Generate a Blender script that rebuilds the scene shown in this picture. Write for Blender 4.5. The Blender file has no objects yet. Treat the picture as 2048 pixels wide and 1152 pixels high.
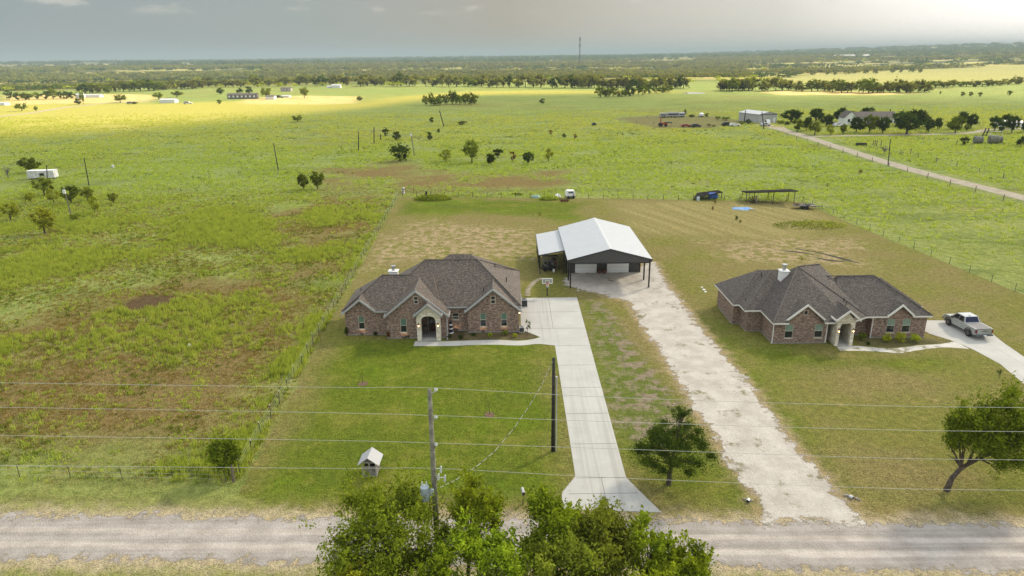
import bpy, math, random
import numpy as np
from mathutils import Vector, Matrix
from math import sin, cos, tan, atan, radians, pi, sqrt, atan2
S = bpy.context.scene
col = S.collection
rnd = random.Random(7)

# ------------------------------------------------------------------ camera
FPX = 1365.0; CH = 30.0
PITCH = atan(463 / FPX); ROLL = radians(.7)
_f = Vector((0, cos(PITCH), -sin(PITCH))); _r = Vector((1, 0, 0)); _u = Vector((0, sin(PITCH), cos(PITCH)))
_rt = _r * cos(ROLL) - _u * sin(ROLL); _up = _u * cos(ROLL) + _r * sin(ROLL)
cd = bpy.data.cameras.new('camera'); cam = bpy.data.objects.new('camera', cd); col.objects.link(cam)
cd.sensor_width = 36; cd.lens = 36 * FPX / 2048; cd.clip_start = .5; cd.clip_end = 60000
m = Matrix((_rt, _up, -_f)).transposed().to_4x4(); m.translation = (0, 0, CH); cam.matrix_world = m
S.camera = cam

# ------------------------------------------------------------------ light
SUN_AZ = radians(50); SUN_EL = radians(36)       # behind the houses, to the right
SUN_STRENGTH = 5.0; SUN_ANGLE = radians(6); SKY_STRENGTH = .1
sunv = Vector((sin(SUN_AZ) * cos(SUN_EL), cos(SUN_AZ) * cos(SUN_EL), sin(SUN_EL)))
ld = bpy.data.lights.new('sun', 'SUN'); ld.energy = SUN_STRENGTH; ld.angle = SUN_ANGLE; ld.color = (1, .88, .68)
lo = bpy.data.objects.new('sun', ld); col.objects.link(lo); lo.rotation_euler = sunv.to_track_quat('Z', 'Y').to_euler(); lo.location = (0, 0, 300)
S.view_settings.view_transform = 'Standard'; S.view_settings.look = 'None'; S.view_settings.gamma = 1
S.view_settings.use_curve_mapping = False; S.view_settings.exposure = 1.1

class NT:
    """Small wrapper round a node tree."""
    def __init__(s, tree): s.t = tree; s.n = tree.nodes; s.l = tree.links
    def add(s, ty, **kw):
        n = s.n.new(ty)
        for k, v in kw.items(): setattr(n, k, v)
        return n
    def put(s, sock, v):
        if isinstance(v, bpy.types.NodeSocket): s.l.new(v, sock)
        elif isinstance(v, (tuple, list)): sock.default_value = tuple(v) + ((1,) if len(v) == 3 and len(sock.default_value) == 4 else ())
        else: sock.default_value = v
    def math(s, op, a, b=0.0, clamp=False):
        n = s.add('ShaderNodeMath', operation=op, use_clamp=clamp); s.put(n.inputs[0], a); s.put(n.inputs[1], b); return n.outputs[0]
    def noise(s, scale, vec=None, detail=4, rough=.55, w=0):
        n = s.add('ShaderNodeTexNoise'); n.inputs['Scale'].default_value = scale; n.inputs['Detail'].default_value = detail; n.inputs['Roughness'].default_value = rough
        if vec is not None: s.l.new(vec, n.inputs['Vector'])
        return n.outputs['Fac']
    def mix(s, f, a, b, mode='MIX'):
        n = s.add('ShaderNodeMix', data_type='RGBA', blend_type=mode); s.put(n.inputs[0], f); s.put(n.inputs[6], a); s.put(n.inputs[7], b); return n.outputs[2]
    def step(s, v, lo, hi):
        n = s.add('ShaderNodeMapRange', interpolation_type='SMOOTHSTEP'); s.put(n.inputs[0], v); n.inputs[1].default_value = lo; n.inputs[2].default_value = hi; return n.outputs[0]
    def attr(s, name): return s.add('ShaderNodeAttribute', attribute_name=name).outputs['Fac']
    def ramp(s, f, stops):
        n = s.add('ShaderNodeValToRGB'); s.put(n.inputs[0], f); e = n.color_ramp.elements
        while len(e) < len(stops): e.new(.5)
        for q, (p, c) in zip(e, stops): q.position = p; q.color = tuple(c) + (1,)
        return n.outputs[0]
    def mapping(s, vec, scale=(1, 1, 1), rot=(0, 0, 0), loc=(0, 0, 0)):
        n = s.add('ShaderNodeMapping'); s.l.new(vec, n.inputs[0]); n.inputs['Scale'].default_value = scale; n.inputs['Rotation'].default_value = rot; n.inputs['Location'].default_value = loc; return n.outputs[0]
    def pos(s): return s.add('ShaderNodeNewGeometry').outputs['Position']
    def obj(s): return s.add('ShaderNodeTexCoord').outputs['Object']
    def uv(s): return s.add('ShaderNodeTexCoord').outputs['UV']
    def bump(s, h, strength=.5, dist=.05):
        n = s.add('ShaderNodeBump'); n.inputs['Strength'].default_value = strength; n.inputs['Distance'].default_value = dist; s.l.new(h, n.inputs['Height']); return n.outputs[0]

# sky: Nishita seen through a thin grey cloud layer, brightened overhead, out of view, as fill light
W = bpy.data.worlds.new('World'); S.world = W; W.use_nodes = True
t = NT(W.node_tree); t.n.clear()
sk = t.add('ShaderNodeTexSky', sky_type='NISHITA', sun_disc=False, sun_elevation=SUN_EL, sun_rotation=SUN_AZ, altitude=200, air_density=1.0, dust_density=2.0, ozone_density=1.0)
dirv = t.add('ShaderNodeTexCoord').outputs['Generated']
sep = t.add('ShaderNodeSeparateXYZ'); t.l.new(dirv, sep.inputs[0])
cn = t.noise(11.0, t.mapping(dirv, (1, 1, 3.2), loc=(2.3, .4, .13)), 6, .58)
cn2 = t.noise(1.3, t.mapping(dirv, (1, 1, 3), loc=(3, 1, 2)), 4, .5)
across = t.add('ShaderNodeMapRange'); t.l.new(sep.outputs[0], across.inputs[0]); across.inputs[1].default_value = -.68; across.inputs[2].default_value = .68
deck = t.ramp(across.outputs[0], [(0, (.110, .138, .148)), (.3, (.130, .142, .138)), (.5, (.178, .148, .112)), (.75, (.34, .32, .29)), (1, (.88, .85, .83))])
deck = t.mix(1, deck, (10, 10, 10), 'MULTIPLY')
puff = t.math('MULTIPLY', t.step(cn, .54, .66), t.step(sep.outputs[2], .050, .066))
deck = t.mix(t.math('MULTIPLY', puff, .6), deck, (3.6, 3.3, 2.8))
deck = t.mix(t.math('MULTIPLY', t.step(cn2, .4, .7), .12), deck, (3.2, 3.2, 3.1))
deck = t.mix(t.step(sep.outputs[2], .12, .38), deck, (6.6, 6.9, 7.1))
skc = t.mix(.9, sk.outputs[0], deck)
bg = t.add('ShaderNodeBackground'); t.l.new(skc, bg.inputs[0]); bg.inputs[1].default_value = SKY_STRENGTH
t.l.new(bg.outputs[0], t.add('ShaderNodeOutputWorld').inputs[0])

# ------------------------------------------------------------------ helpers
def ray(px, py):
    return _f + _rt * ((px - 1024) / FPX) + _up * ((576 - py) / FPX)
def at(px, py, z=0.0):
    d = ray(px, py); k = (z - CH) / d.z; return Vector((d.x * k, d.y * k, z))
def at_y(px, py, y):
    d = ray(px, py); k = y / d.y; return Vector((d.x * k, y, CH + d.z * k))

def pxs(p): return _f.dot(Vector(p) - Vector((0, 0, CH))) / FPX      # metres per photograph pixel at a point

def tag(o, label=None, cat=None, group=None, kind=None):
    if label: o['label'] = label
    if cat: o['category'] = cat
    if group: o['group'] = group
    if kind: o['kind'] = kind
    return o
def thing(name, label, cat, loc=(0, 0, 0), rz=0, group=None):
    o = bpy.data.objects.new(name, None); col.objects.link(o); o.location = loc; o.rotation_euler = (0, 0, rz)
    o.empty_display_size = .3
    return tag(o, label, cat, group)
def child(o, parent):
    o.parent = parent; return o
def copy_tree(o, parent=None):
    c = o.copy(); col.objects.link(c); c.parent = parent
    for k in list(o.children): copy_tree(k, c)
    return c

class MB:
    """Collects faces; build() links them as ONE mesh object with metric box-projected UVs."""
    def __init__(s): s.v = []; s.f = []; s.mi = []
    def face(s, pts, mi=0):
        b = len(s.v); s.v += [tuple(p) for p in pts]; s.f.append(tuple(range(b, b + len(pts)))); s.mi.append(mi); return s
    def box(s, x0, x1, y0, y1, z0, z1, mi=0, M=None):
        P = [(x0, y0, z0), (x1, y0, z0), (x1, y1, z0), (x0, y1, z0), (x0, y0, z1), (x1, y0, z1), (x1, y1, z1), (x0, y1, z1)]
        if M is not None: P = [tuple(M @ Vector(p)) for p in P]
        b = len(s.v); s.v += P
        for q in ((0, 3, 2, 1), (4, 5, 6, 7), (0, 1, 5, 4), (1, 2, 6, 5), (2, 3, 7, 6), (3, 0, 4, 7)):
            s.f.append(tuple(b + i for i in q)); s.mi.append(mi)
        return s
    def tube(s, pts, r, n=6, mi=0, cap=True):
        """Tapered tube along pts; r is a number or a list."""
        pts = [Vector(p) for p in pts]; rs = r if isinstance(r, (list, tuple)) else [r] * len(pts)
        rings = []
        for i, p in enumerate(pts):
            d = (pts[min(i + 1, len(pts) - 1)] - pts[max(i - 1, 0)]).normalized()
            a = d.orthogonal().normalized() if i == 0 else (a - d * a.dot(d)).normalized()
            c = d.cross(a); b = len(s.v)
            for k in range(n): s.v.append(tuple(p + (a * cos(2 * pi * k / n) + c * sin(2 * pi * k / n)) * rs[i]))
            rings.append(b)
        for i in range(len(pts) - 1):
            for k in range(n):
                k2 = (k + 1) % n; s.f.append((rings[i] + k, rings[i] + k2, rings[i + 1] + k2, rings[i + 1] + k)); s.mi.append(mi)
        if cap:
            s.f.append(tuple(rings[0] + k for k in reversed(range(n)))); s.mi.append(mi)
            s.f.append(tuple(rings[-1] + k for k in range(n))); s.mi.append(mi)
        return s
    def prism(s, poly, y0, y1, mi=0, M=None):
        """Extrude an (x, z) polygon along y."""
        A = [Vector((x, y0, z)) for x, z in poly]; B = [Vector((x, y1, z)) for x, z in poly]
        if M is not None: A = [M @ p for p in A]; B = [M @ p for p in B]
        b = len(s.v); n = len(poly); s.v += [tuple(p) for p in A + B]
        s.f.append(tuple(b + i for i in range(n))); s.f.append(tuple(b + n + i for i in reversed(range(n)))); s.mi += [mi, mi]
        for i in range(n):
            j = (i + 1) % n; s.f.append((b + j, b + i, b + n + i, b + n + j)); s.mi.append(mi)
        return s
    def dome(s, c, rx, ry, rz, n=10, m=5, mi=0, lo=-pi / 2):
        b = len(s.v)
        for i in range(m + 1):
            a = lo + (pi / 2 - lo) * i / m
            for k in range(n): s.v.append((c[0] + rx * cos(a) * cos(2 * pi * k / n), c[1] + ry * cos(a) * sin(2 * pi * k / n), c[2] + rz * sin(a)))
        for i in range(m):
            for k in range(n):
                k2 = (k + 1) % n; s.f.append((b + i * n + k, b + i * n + k2, b + (i + 1) * n + k2, b + (i + 1) * n + k)); s.mi.append(mi)
        return s
    def mesh(s, name, mats):
        me = bpy.data.meshes.new(name); me.from_pydata(s.v, [], s.f)
        for mm in (mats if isinstance(mats, (list, tuple)) else [mats]): me.materials.append(mm)
        me.polygons.foreach_set('material_index', s.mi)
        uv = me.uv_layers.new(name='UVMap'); me.update()
        for p in me.polygons:
            nx, ny, nz = p.normal
            h = sqrt(nx * nx + ny * ny)
            if h < 1e-3: U, V = Vector((1, 0, 0)), Vector((0, 1, 0))
            else: U = Vector((-ny / h, nx / h, 0)); V = Vector(p.normal).cross(U)
            for li in p.loop_indices:
                c = me.vertices[me.loops[li].vertex_index].co; uv.data[li].uv = (U.dot(c), V.dot(c))
        return me
    def build(s, name, mats, parent=None, smooth=False):
        me = s.mesh(name, mats); o = bpy.data.objects.new(name, me); col.objects.link(o); o.parent = parent
        if smooth: me.polygons.foreach_set('use_smooth', [True] * len(me.polygons))
        return o

def np_mesh(name, V, Fq, mats, attrs=None):
    """Mesh from numpy arrays: V (n,3), Fq (m,k)."""
    me = bpy.data.meshes.new(name); V = np.asarray(V, np.float32); Fq = np.asarray(Fq, np.int32); k = Fq.shape[1]
    me.vertices.add(len(V)); me.vertices.foreach_set('co', V.ravel())
    me.loops.add(Fq.size); me.loops.foreach_set('vertex_index', Fq.ravel())
    me.polygons.add(len(Fq)); me.polygons.foreach_set('loop_start', np.arange(0, Fq.size, k, dtype=np.int32))
    me.polygons.foreach_set('loop_total', np.full(len(Fq), k, np.int32))
    for mm in (mats if isinstance(mats, (list, tuple)) else [mats]): me.materials.append(mm)
    for an, (dom, arr) in (attrs or {}).items():
        a = me.attributes.new(an, 'FLOAT', dom); a.data.foreach_set('value', np.asarray(arr, np.float32))
    me.update(calc_edges=True); return me
def link(name, me, parent=None):
    o = bpy.data.objects.new(name, me); col.objects.link(o); o.parent = parent; return o

def _hash(i, j, seed):
    h = (i.astype(np.int64) * 374761393 + j.astype(np.int64) * 668265263 + seed * 974634777) & 0xffffffff
    h = ((h ^ (h >> 13)) * 1274126177) & 0xffffffff
    return ((h ^ (h >> 16)) & 0xffff) / 65535.0
def vnoise(x, y, seed=0):
    i = np.floor(x); j = np.floor(y); fx = x - i; fy = y - j; fx = fx * fx * (3 - 2 * fx); fy = fy * fy * (3 - 2 * fy)
    a = _hash(i, j, seed); b = _hash(i + 1, j, seed); c = _hash(i, j + 1, seed); d = _hash(i + 1, j + 1, seed)
    return (a + (b - a) * fx) * (1 - fy) + (c + (d - c) * fx) * fy
def fbm(x, y, seed=0, oct=4):
    s = 0; w = .5; tot = 0
    for o in range(oct): s = s + w * vnoise(x * 2 ** o, y * 2 ** o, seed + o); tot += w; w *= .55
    return s / tot
def sstep(v, a, b):
    q = np.clip((v - a) / (b - a), 0, 1); return q * q * (3 - 2 * q)
def sdf(P, x, y):
    """Signed distance to polygon P (positive inside)."""
    P = [(p[0], p[1]) for p in P]; d = np.full(x.shape, 1e9); ins = np.zeros(x.shape, bool)
    for (ax, ay), (bx, by) in zip(P, P[1:] + P[:1]):
        ex, ey = bx - ax, by - ay; tt = np.clip(((x - ax) * ex + (y - ay) * ey) / (ex * ex + ey * ey), 0, 1)
        d = np.minimum(d, (x - ax - ex * tt) ** 2 + (y - ay - ey * tt) ** 2)
        c = ((ay > y) != (by > y)) & (x < ex * (y - ay) / (ey if abs(ey) > 1e-9 else 1e-9) + ax); ins ^= c
    return np.where(ins, 1, -1) * np.sqrt(d)
def poly(*pp): return [at(*p) for p in pp]

# ------------------------------------------------------------------ materials
MATS = {}
def mat(name, c, rough=.7, metal=0, var=.15, scale=6, bump=0, c2=None, emit=None, spec=.4):
    if name in MATS: return MATS[name]
    mt = bpy.data.materials.new(name); mt.use_nodes = True; t = NT(mt.node_tree); b = t.n['Principled BSDF']
    n = t.noise(scale, t.obj(), 5, .6)
    d = c2 or tuple(max(0, q * (1 - 2 * var)) for q in c)
    cc = t.mix(t.step(n, .3, .7), d, tuple(q * (1 + .4 * var) for q in c))
    t.l.new(cc, b.inputs['Base Color']); b.inputs['Roughness'].default_value = rough; b.inputs['Metallic'].default_value = metal
    b.inputs['Specular IOR Level'].default_value = spec
    if bump: t.l.new(t.bump(n, bump, .03), b.inputs['Normal'])
    if emit: b.inputs['Emission Color'].default_value = tuple(emit[0]) + (1,); b.inputs['Emission Strength'].default_value = emit[1]
    MATS[name] = mt; return mt
def leafmat(name, dark, light, trans=.3):
    if name in MATS: return MATS[name]
    mt = bpy.data.materials.new(name); mt.use_nodes = True; t = NT(mt.node_tree); t.n.clear()
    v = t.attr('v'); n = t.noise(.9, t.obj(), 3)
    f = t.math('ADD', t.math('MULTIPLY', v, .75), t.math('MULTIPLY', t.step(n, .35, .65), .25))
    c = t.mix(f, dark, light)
    oi = t.add('ShaderNodeObjectInfo').outputs['Random']
    hs = t.add('ShaderNodeHueSaturation'); t.l.new(c, hs.inputs['Color'])
    t.l.new(t.math('ADD', t.math('MULTIPLY', oi, .020), .496), hs.inputs['Hue']); t.l.new(t.math('ADD', t.math('MULTIPLY', oi, .3), .87), hs.inputs['Value'])
    d = t.add('ShaderNodeBsdfDiffuse'); t.l.new(hs.outputs[0], d.inputs[0])
    tr = t.add('ShaderNodeBsdfTranslucent'); t.l.new(t.mix(1, hs.outputs[0], (1.3, 1.25, .6), 'MULTIPLY'), tr.inputs[0])
    ms = t.add('ShaderNodeMixShader'); ms.inputs[0].default_value = trans; t.l.new(d.outputs[0], ms.inputs[1]); t.l.new(tr.outputs[0], ms.inputs[2])
    t.l.new(ms.outputs[0], t.add('ShaderNodeOutputMaterial').inputs[0]); MATS[name] = mt; return mt

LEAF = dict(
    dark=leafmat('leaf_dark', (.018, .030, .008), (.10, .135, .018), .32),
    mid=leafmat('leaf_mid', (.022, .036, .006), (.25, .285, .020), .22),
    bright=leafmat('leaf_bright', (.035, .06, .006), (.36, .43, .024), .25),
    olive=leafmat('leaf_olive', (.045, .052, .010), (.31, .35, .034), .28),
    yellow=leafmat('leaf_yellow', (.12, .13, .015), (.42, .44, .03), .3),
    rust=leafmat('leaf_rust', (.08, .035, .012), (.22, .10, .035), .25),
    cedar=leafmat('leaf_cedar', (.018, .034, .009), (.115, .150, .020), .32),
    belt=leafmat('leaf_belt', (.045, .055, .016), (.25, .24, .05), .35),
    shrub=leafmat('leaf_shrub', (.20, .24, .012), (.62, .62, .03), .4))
BARK = mat('bark', (.10, .075, .055), .9, var=.3, scale=4, bump=.6)
BARKG = mat('bark_grey', (.20, .18, .16), .9, var=.3, scale=4, bump=.6)
# ------------------------------------------------------------------ ground
def graded(lo, hi, a, b, step, grow, cap):
    """Spacing `step` in [a, b], growing outside by `grow` up to `cap`, out to lo..hi."""
    c = list(np.arange(a, b + 1e-6, step)); s = step; x = b
    while x < hi: s = min(s * grow, cap); x += s; c.append(x)
    s = step; x = a; L = []
    while x > lo: s = min(s * grow, cap); x -= s; L.append(x)
    return np.array(L[::-1] + c)
def terrain(x, y):
    D = np.sqrt(x * x + y * y)
    z = 48 * sstep(D, 2600, 6500) * sstep(x / (np.abs(y) + 1), .12, .75)
    z = z + 21 * sstep(D, 1500, 6500) - 11 * sstep(D, 900, 1350) * (1 - sstep(D, 1350, 2600)) + 3 * sstep(D, 900, 1500) * np.sin(x * .0021 + y * .0016)
    return np.where(y > 0, z, 0)
def at_t(px, py):
    """Where the line of sight at a pixel meets the rolling ground."""
    d = ray(px, py); k = 300.0
    while k < 20000:
        p = Vector((0, 0, CH)) + d * k
        if p.z < float(terrain(np.array([p.x]), np.array([p.y]))[0]): break
        k *= 1.004
    return p
gx = graded(-22000, 22000, -62, 66, .8, 1.045, 900); gy = graded(-600, 24000, 30, 150, .8, 1.022, 900)
GX, GY = np.meshgrid(gx, gy); X = GX.ravel(); Y = GY.ravel()
RX0 = at(0, 1072); RX1 = at(2048, 1094)                                    # centre line of the road
rdir = (RX1 - RX0).normalized(); rnorm = Vector((-rdir.y, rdir.x, 0))
def roadpt(s_, off): return RX0 + rdir * s_ + rnorm * off
_yr = at(2048, 590)
YARD = [at(474, 990), at(797, 394), at(1240, 397), at(1605, 404), at(1720, 455), _yr, _yr + Vector((24, -22, 0)), roadpt(160, 2.6), roadpt(20, 2.6)]
LAWN = poly((520, 985), (560, 860), (650, 700), (690, 672), (1040, 668), (1106, 690), (1146, 950), (1120, 1000), (640, 1012))
GREENS = [LAWN, poly((1155, 870), (1300, 905), (1400, 880), (1470, 940), (1512, 1012), (1330, 1020), (1262, 955), (1235, 900)), poly((1395, 640), (1425, 650), (1530, 790), (1640, 910), (1720, 990), (1690, 985), (1600, 900), (1500, 780)), poly((1690, 975), (1860, 985), (2100, 975), (2100, 1022), (1745, 1022)), poly((1440, 640), (1480, 690), (1690, 712), (1900, 715), (1800, 740), (1560, 740), (1450, 690)), poly((-60, 975), (300, 985), (680, 985), (700, 1015), (-60, 1012)), poly((1165, 600), (1180, 610), (1215, 760), (1265, 940), (1250, 940), (1195, 740)), poly((800, 400), (1000, 400), (1180, 405), (1150, 440), (950, 425), (800, 430))]
STRIP = poly((1168, 600), (1205, 606), (1300, 740), (1385, 830), (1300, 905), (1225, 860), (1195, 740))
BARE = [poly((740, 470), (900, 440), (1080, 455), (1075, 520), (900, 520), (720, 545)), poly((800, 445), (870, 440), (870, 465), (790, 468)),
        poly((1380, 480), (1720, 470), (1750, 540), (1480, 530)), poly((1290, 950), (1420, 945), (1430, 990), (1300, 1000))]
MOW = poly((1212, 400), (1600, 406), (1690, 450), (1560, 480), (1270, 470))
BROWN = [poly((800, 345), (1160, 340), (1160, 372), (960, 386), (800, 386), (700, 400)), poly((560, 420), (790, 392), (720, 480), (640, 560), (590, 520)),
         poly((-200, 800), (-60, 700), (120, 600), (420, 560), (660, 520), (650, 640), (590, 760), (500, 890), (330, 930), (-60, 930), (-260, 900)), poly((640, 340), (830, 320), (830, 345), (660, 400))]
PATCH = poly((232, 610), (290, 588), (360, 590), (345, 612), (250, 628))
SUN_STRIP = poly((-60, 209), (150, 206), (300, 208), (470, 203), (720, 206), (760, 196), (940, 182), (1360, 181), (1360, 186), (940, 190), (720, 216), (560, 233), (400, 247), (200, 264), (-60, 276))  # mown strip, its ground coloured paler to carry part of the sunlight
FARF = [[at_t(*w) for w in q] for q in (((80, 170), (260, 166), (270, 169.5), (90, 174)), ((180, 147), (420, 144), (430, 146.8), (190, 150)), ((240, 156), (330, 155), (340, 157.5), (240, 158.5)), ((590, 157), (740, 155), (745, 160.5), (600, 162)), ((1205, 131.5), (1290, 129.5), (1290, 133), (1210, 135)), ((1540, 160), (1600, 151), (1800, 140), (2080, 130), (2080, 166), (1700, 168), (1560, 167)), ((1470, 143), (1560, 139), (1570, 142), (1490, 146.5)), ((1180, 146), (1300, 143.5), (1320, 146.5), (1180, 149.5)), ((780, 139), (930, 136), (940, 138.5), (800, 141.5)), ((340, 134), (520, 131.5), (520, 133), (350, 135.6)))]
HAY = [poly((480, 207), (500, 196), (600, 191), (735, 192), (715, 207), (600, 210)), poly((1520, 184), (1640, 181), (1860, 186), (1760, 190), (1560, 190)), poly((0, 190), (200, 188), (330, 190), (300, 205), (100, 207), (0, 212))]
PEN = poly((1225, 237), (1300, 231), (1430, 233), (1500, 244), (1420, 256), (1310, 256))
weed = fbm(X * .085, Y * .085, 3, 4)
wdark = fbm(X * .03 + 9, Y * .03, 11, 4)
def zmax(L): return np.max([sdf(p, X, Y) for p in L], axis=0)
DRVP = poly((1205, 590), (1255, 602), (1330, 720), (1400, 830), (1460, 925), (1520, 1010), (1530, 1044), (1712, 1047), (1690, 1000), (1610, 910), (1500, 770), (1390, 640), (1330, 560), (1312, 525), (1290, 520))
A = dict(drv=sdf(DRVP, X, Y), yard=sdf(YARD, X, Y), lawn=zmax(GREENS), strip=sdf(STRIP, X, Y), bare=zmax(BARE), mow=sdf(MOW, X, Y), brown=zmax(BROWN), patch=sdf(PATCH, X, Y), hay=zmax(HAY), pale=sdf(SUN_STRIP, X, Y), farf=zmax(FARF), pen=sdf(PEN, X, Y),
         road=np.abs((X - RX0.x) * rnorm.x + (Y - RX0.y) * rnorm.y), weed=weed, wdark=wdark)
ny_, nx_ = GX.shape
idx = np.arange(nx_ * ny_).reshape(ny_, nx_)
Fq = np.stack([idx[:-1, :-1], idx[:-1, 1:], idx[1:, 1:], idx[1:, :-1]], -1).reshape(-1, 4)
gm = bpy.data.materials.new('ground_cover'); gm.use_nodes = True; t = NT(gm.node_tree); b = t.n['Principled BSDF']; P = t.pos()
n1 = t.noise(.09, P, 5); n2 = t.noise(.7, P, 5, .65); n3 = t.noise(4.5, P, 4, .7); n0 = t.noise(.012, P, 5, .6); nf = t.noise(14, P, 3, .7)
far = t.noise(.0035, t.mapping(P, (1, 2.6, 1)), 5, .55)
past = t.mix(t.step(n2, .35, .65), (.15, .185, .042), (.235, .258, .075))
sepq = t.add('ShaderNodeSeparateXYZ'); t.l.new(P, sepq.inputs[0]); past = t.mix(t.math('MULTIPLY', t.step(n0, .35, .65), t.step(sepq.outputs[1], 110, 190)), past, t.mix(.6, past, (.17, .225, .06)))
past = t.mix(t.math('MULTIPLY', t.step(n1, .5, .68), .3), past, (.12, .15, .018)); stk = t.noise(.09, t.mapping(P, (.35, 1.6, 1), rot=(0, 0, .2)), 6, .65); past = t.mix(t.math('MULTIPLY', t.step(stk, .50, .64), .5), past, (.085, .115, .025)); past = t.mix(t.math('MULTIPLY', t.step(stk, .46, .34), .35), past, (.29, .28, .10))
brownc = t.mix(t.step(n3, .35, .65), (.110, .080, .030), (.215, .155, .060))
brownc = t.mix(t.math('MULTIPLY', t.step(n2, .5, .7), .5), brownc, (.15, .165, .035))
bz = t.step(t.math('ADD', t.attr('brown'), t.math('MULTIPLY', t.math('SUBTRACT', n1, .5), 34)), -7, 9)
wgap = t.step(t.attr('weed'), .56, .44)
past = t.mix(t.math('MULTIPLY', bz, t.math('ADD', t.math('MULTIPLY', wgap, .5), .5)), past, brownc)
past = t.mix(t.math('MULTIPLY', t.step(t.attr('wdark'), .62, .7), .25), past, brownc)
past = t.mix(t.step(t.math('ADD', t.attr('patch'), t.math('MULTIPLY', t.math('SUBTRACT', n2, .5), 4)), -.5, 1), past, (.095, .062, .03))
past = t.mix(t.step(t.math('ADD', t.attr('pale'), t.math('MULTIPLY', t.math('SUBTRACT', n0, .5), 50)), -24, 22), past, t.mix(t.step(n2, .3, .7), (.285, .265, .055), (.34, .31, .07)))  # pale mown grass, lightened further in colour to stand in for sun
hayc = t.mix(t.step(n1, .4, .6), (.40, .31, .11), (.46, .37, .16))
past = t.mix(t.step(t.math('ADD', t.attr('hay'), t.math('MULTIPLY', t.math('SUBTRACT', n0, .5), 40)), -6, 10), past, hayc)
past = t.mix(t.math('MULTIPLY', t.step(t.math('ADD', t.attr('pen'), t.math('MULTIPLY', t.math('SUBTRACT', n1, .5), 16)), -3, 4), .8), past, t.mix(n2, (.12, .10, .045), (.17, .15, .06)))
yard = t.mix(t.step(n3, .3, .7), (.14, .118, .040), (.225, .188, .075))
yard = t.mix(t.math('MULTIPLY', t.step(n1, .38, .62), .8), yard, t.mix(n3, (.110, .120, .020), (.185, .182, .040)))
yard = t.mix(t.math('MULTIPLY', t.step(n2, .55, .75), .5), yard, (.32, .245, .09))
wv_ = t.step(t.noise(1.0, t.mapping(t.mapping(P, rot=(0, 0, radians(-24))), (.55, .03, 1)), 3, .5), .36, .64)
mowc = t.mix(t.math('MULTIPLY', wv_, .55), (.20, .172, .062), (.29, .245, .105))
yard = t.mix(t.step(t.math('ADD', t.attr('mow'), t.math('MULTIPLY', t.math('SUBTRACT', n1, .5), 12)), -2, 4), yard, mowc)
bare = t.mix(t.step(n3, .35, .65), (.25, .185, .095), (.36, .28, .17))
yard = t.mix(t.math('MULTIPLY', t.step(t.math('ADD', t.attr('bare'), t.math('MULTIPLY', t.math('SUBTRACT', n1, .5), 18)), -2, 5), t.step(n2, .42, .58)), yard, bare)
strip = t.mix(t.step(n2, .44, .58), t.mix(n3, (.075, .105, .018), (.14, .155, .035)), t.mix(n3, (.16, .125, .08), (.27, .22, .16)))
yard = t.mix(t.step(t.math('ADD', t.attr('strip'), t.math('MULTIPLY', t.math('SUBTRACT', n2, .5), 4)), -1.2, 1), yard, strip)
lawn = t.mix(t.step(n3, .3, .7), (.062, .095, .006), (.118, .152, .011))
lawn = t.mix(t.math('MULTIPLY', t.step(n2, .5, .72), .55), lawn, (.175, .175, .024))
lawn = t.mix(t.math('MULTIPLY', t.step(n1, .5, .65), .5), lawn, (.10, .165, .007))
lbig = t.noise(.16, t.mapping(P, loc=(11, 5, 0)), 5, .65); lawn = t.mix(t.math('MULTIPLY', t.step(lbig, .50, .64), .55), lawn, (.185, .18, .034)); lawn = t.mix(t.math('MULTIPLY', t.step(lbig, .46, .36), .45), lawn, (.065, .105, .008))
lz = t.step(t.math('ADD', t.attr('lawn'), t.math('MULTIPLY', t.math('SUBTRACT', n1, .5), 7)), -2.5, 3)
yard = t.mix(t.math('MULTIPLY', lz, .9), yard, lawn)
c = t.mix(t.step(t.math('ADD', t.attr('yard'), t.math('MULTIPLY', t.math('SUBTRACT', n2, .5), 1.6)), -.2, .2), past, yard)
edge_d = t.math('ADD', t.attr('drv'), t.math('MULTIPLY', t.math('SUBTRACT', n2, .5), 3.2)); c = t.mix(t.math('MULTIPLY', t.step(edge_d, -1.3, .2), .8), c, t.mix(n3, (.25, .185, .10), (.36, .28, .17)))
dirt = t.mix(n3, (.34, .265, .16), (.46, .38, .27))
rd = t.math('ADD', t.attr('road'), t.math('MULTIPLY', t.math('SUBTRACT', n2, .5), 3.4))
c = t.mix(t.math('MULTIPLY', t.step(rd, 5.2, 3.4), .4), c, (.19, .155, .06))
c = t.mix(t.math('MULTIPLY', t.step(rd, 4.0, 2.0), .85), c, dirt)
sepp = t.add('ShaderNodeSeparateXYZ'); t.l.new(P, sepp.inputs[0])
farc = t.mix(t.step(far, .46, .54), (.055, .065, .018), t.mix(t.step(n0, .4, .6), (.26, .25, .05), (.38, .31, .12)))
c = t.mix(t.step(sepp.outputs[1], 750, 1000), c, farc)
c = t.mix(t.step(t.math('ADD', t.attr('farf'), t.math('MULTIPLY', t.math('SUBTRACT', n0, .5), 60)), -12, 12), c, t.mix(far, (.22, .225, .065), (.29, .265, .09)))
fa_ = t.noise(9.0, P, 6, .8); fb_ = t.noise(1.7, P, 5, .7); grad = t.add('ShaderNodeCombineColor')
amp = t.math('ADD', t.math('MULTIPLY', t.step(fa_, .32, .68), 1.1), t.math('MULTIPLY', t.step(fb_, .32, .68), .42)); amp = t.math('ADD', amp, .28)
for k in range(3): t.l.new(amp, grad.inputs[k])
c = t.mix(1, c, grad.outputs[0], 'MULTIPLY')
tint = t.noise(2.6, t.mapping(P, loc=(40, 7, 3)), 5, .75)
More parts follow.
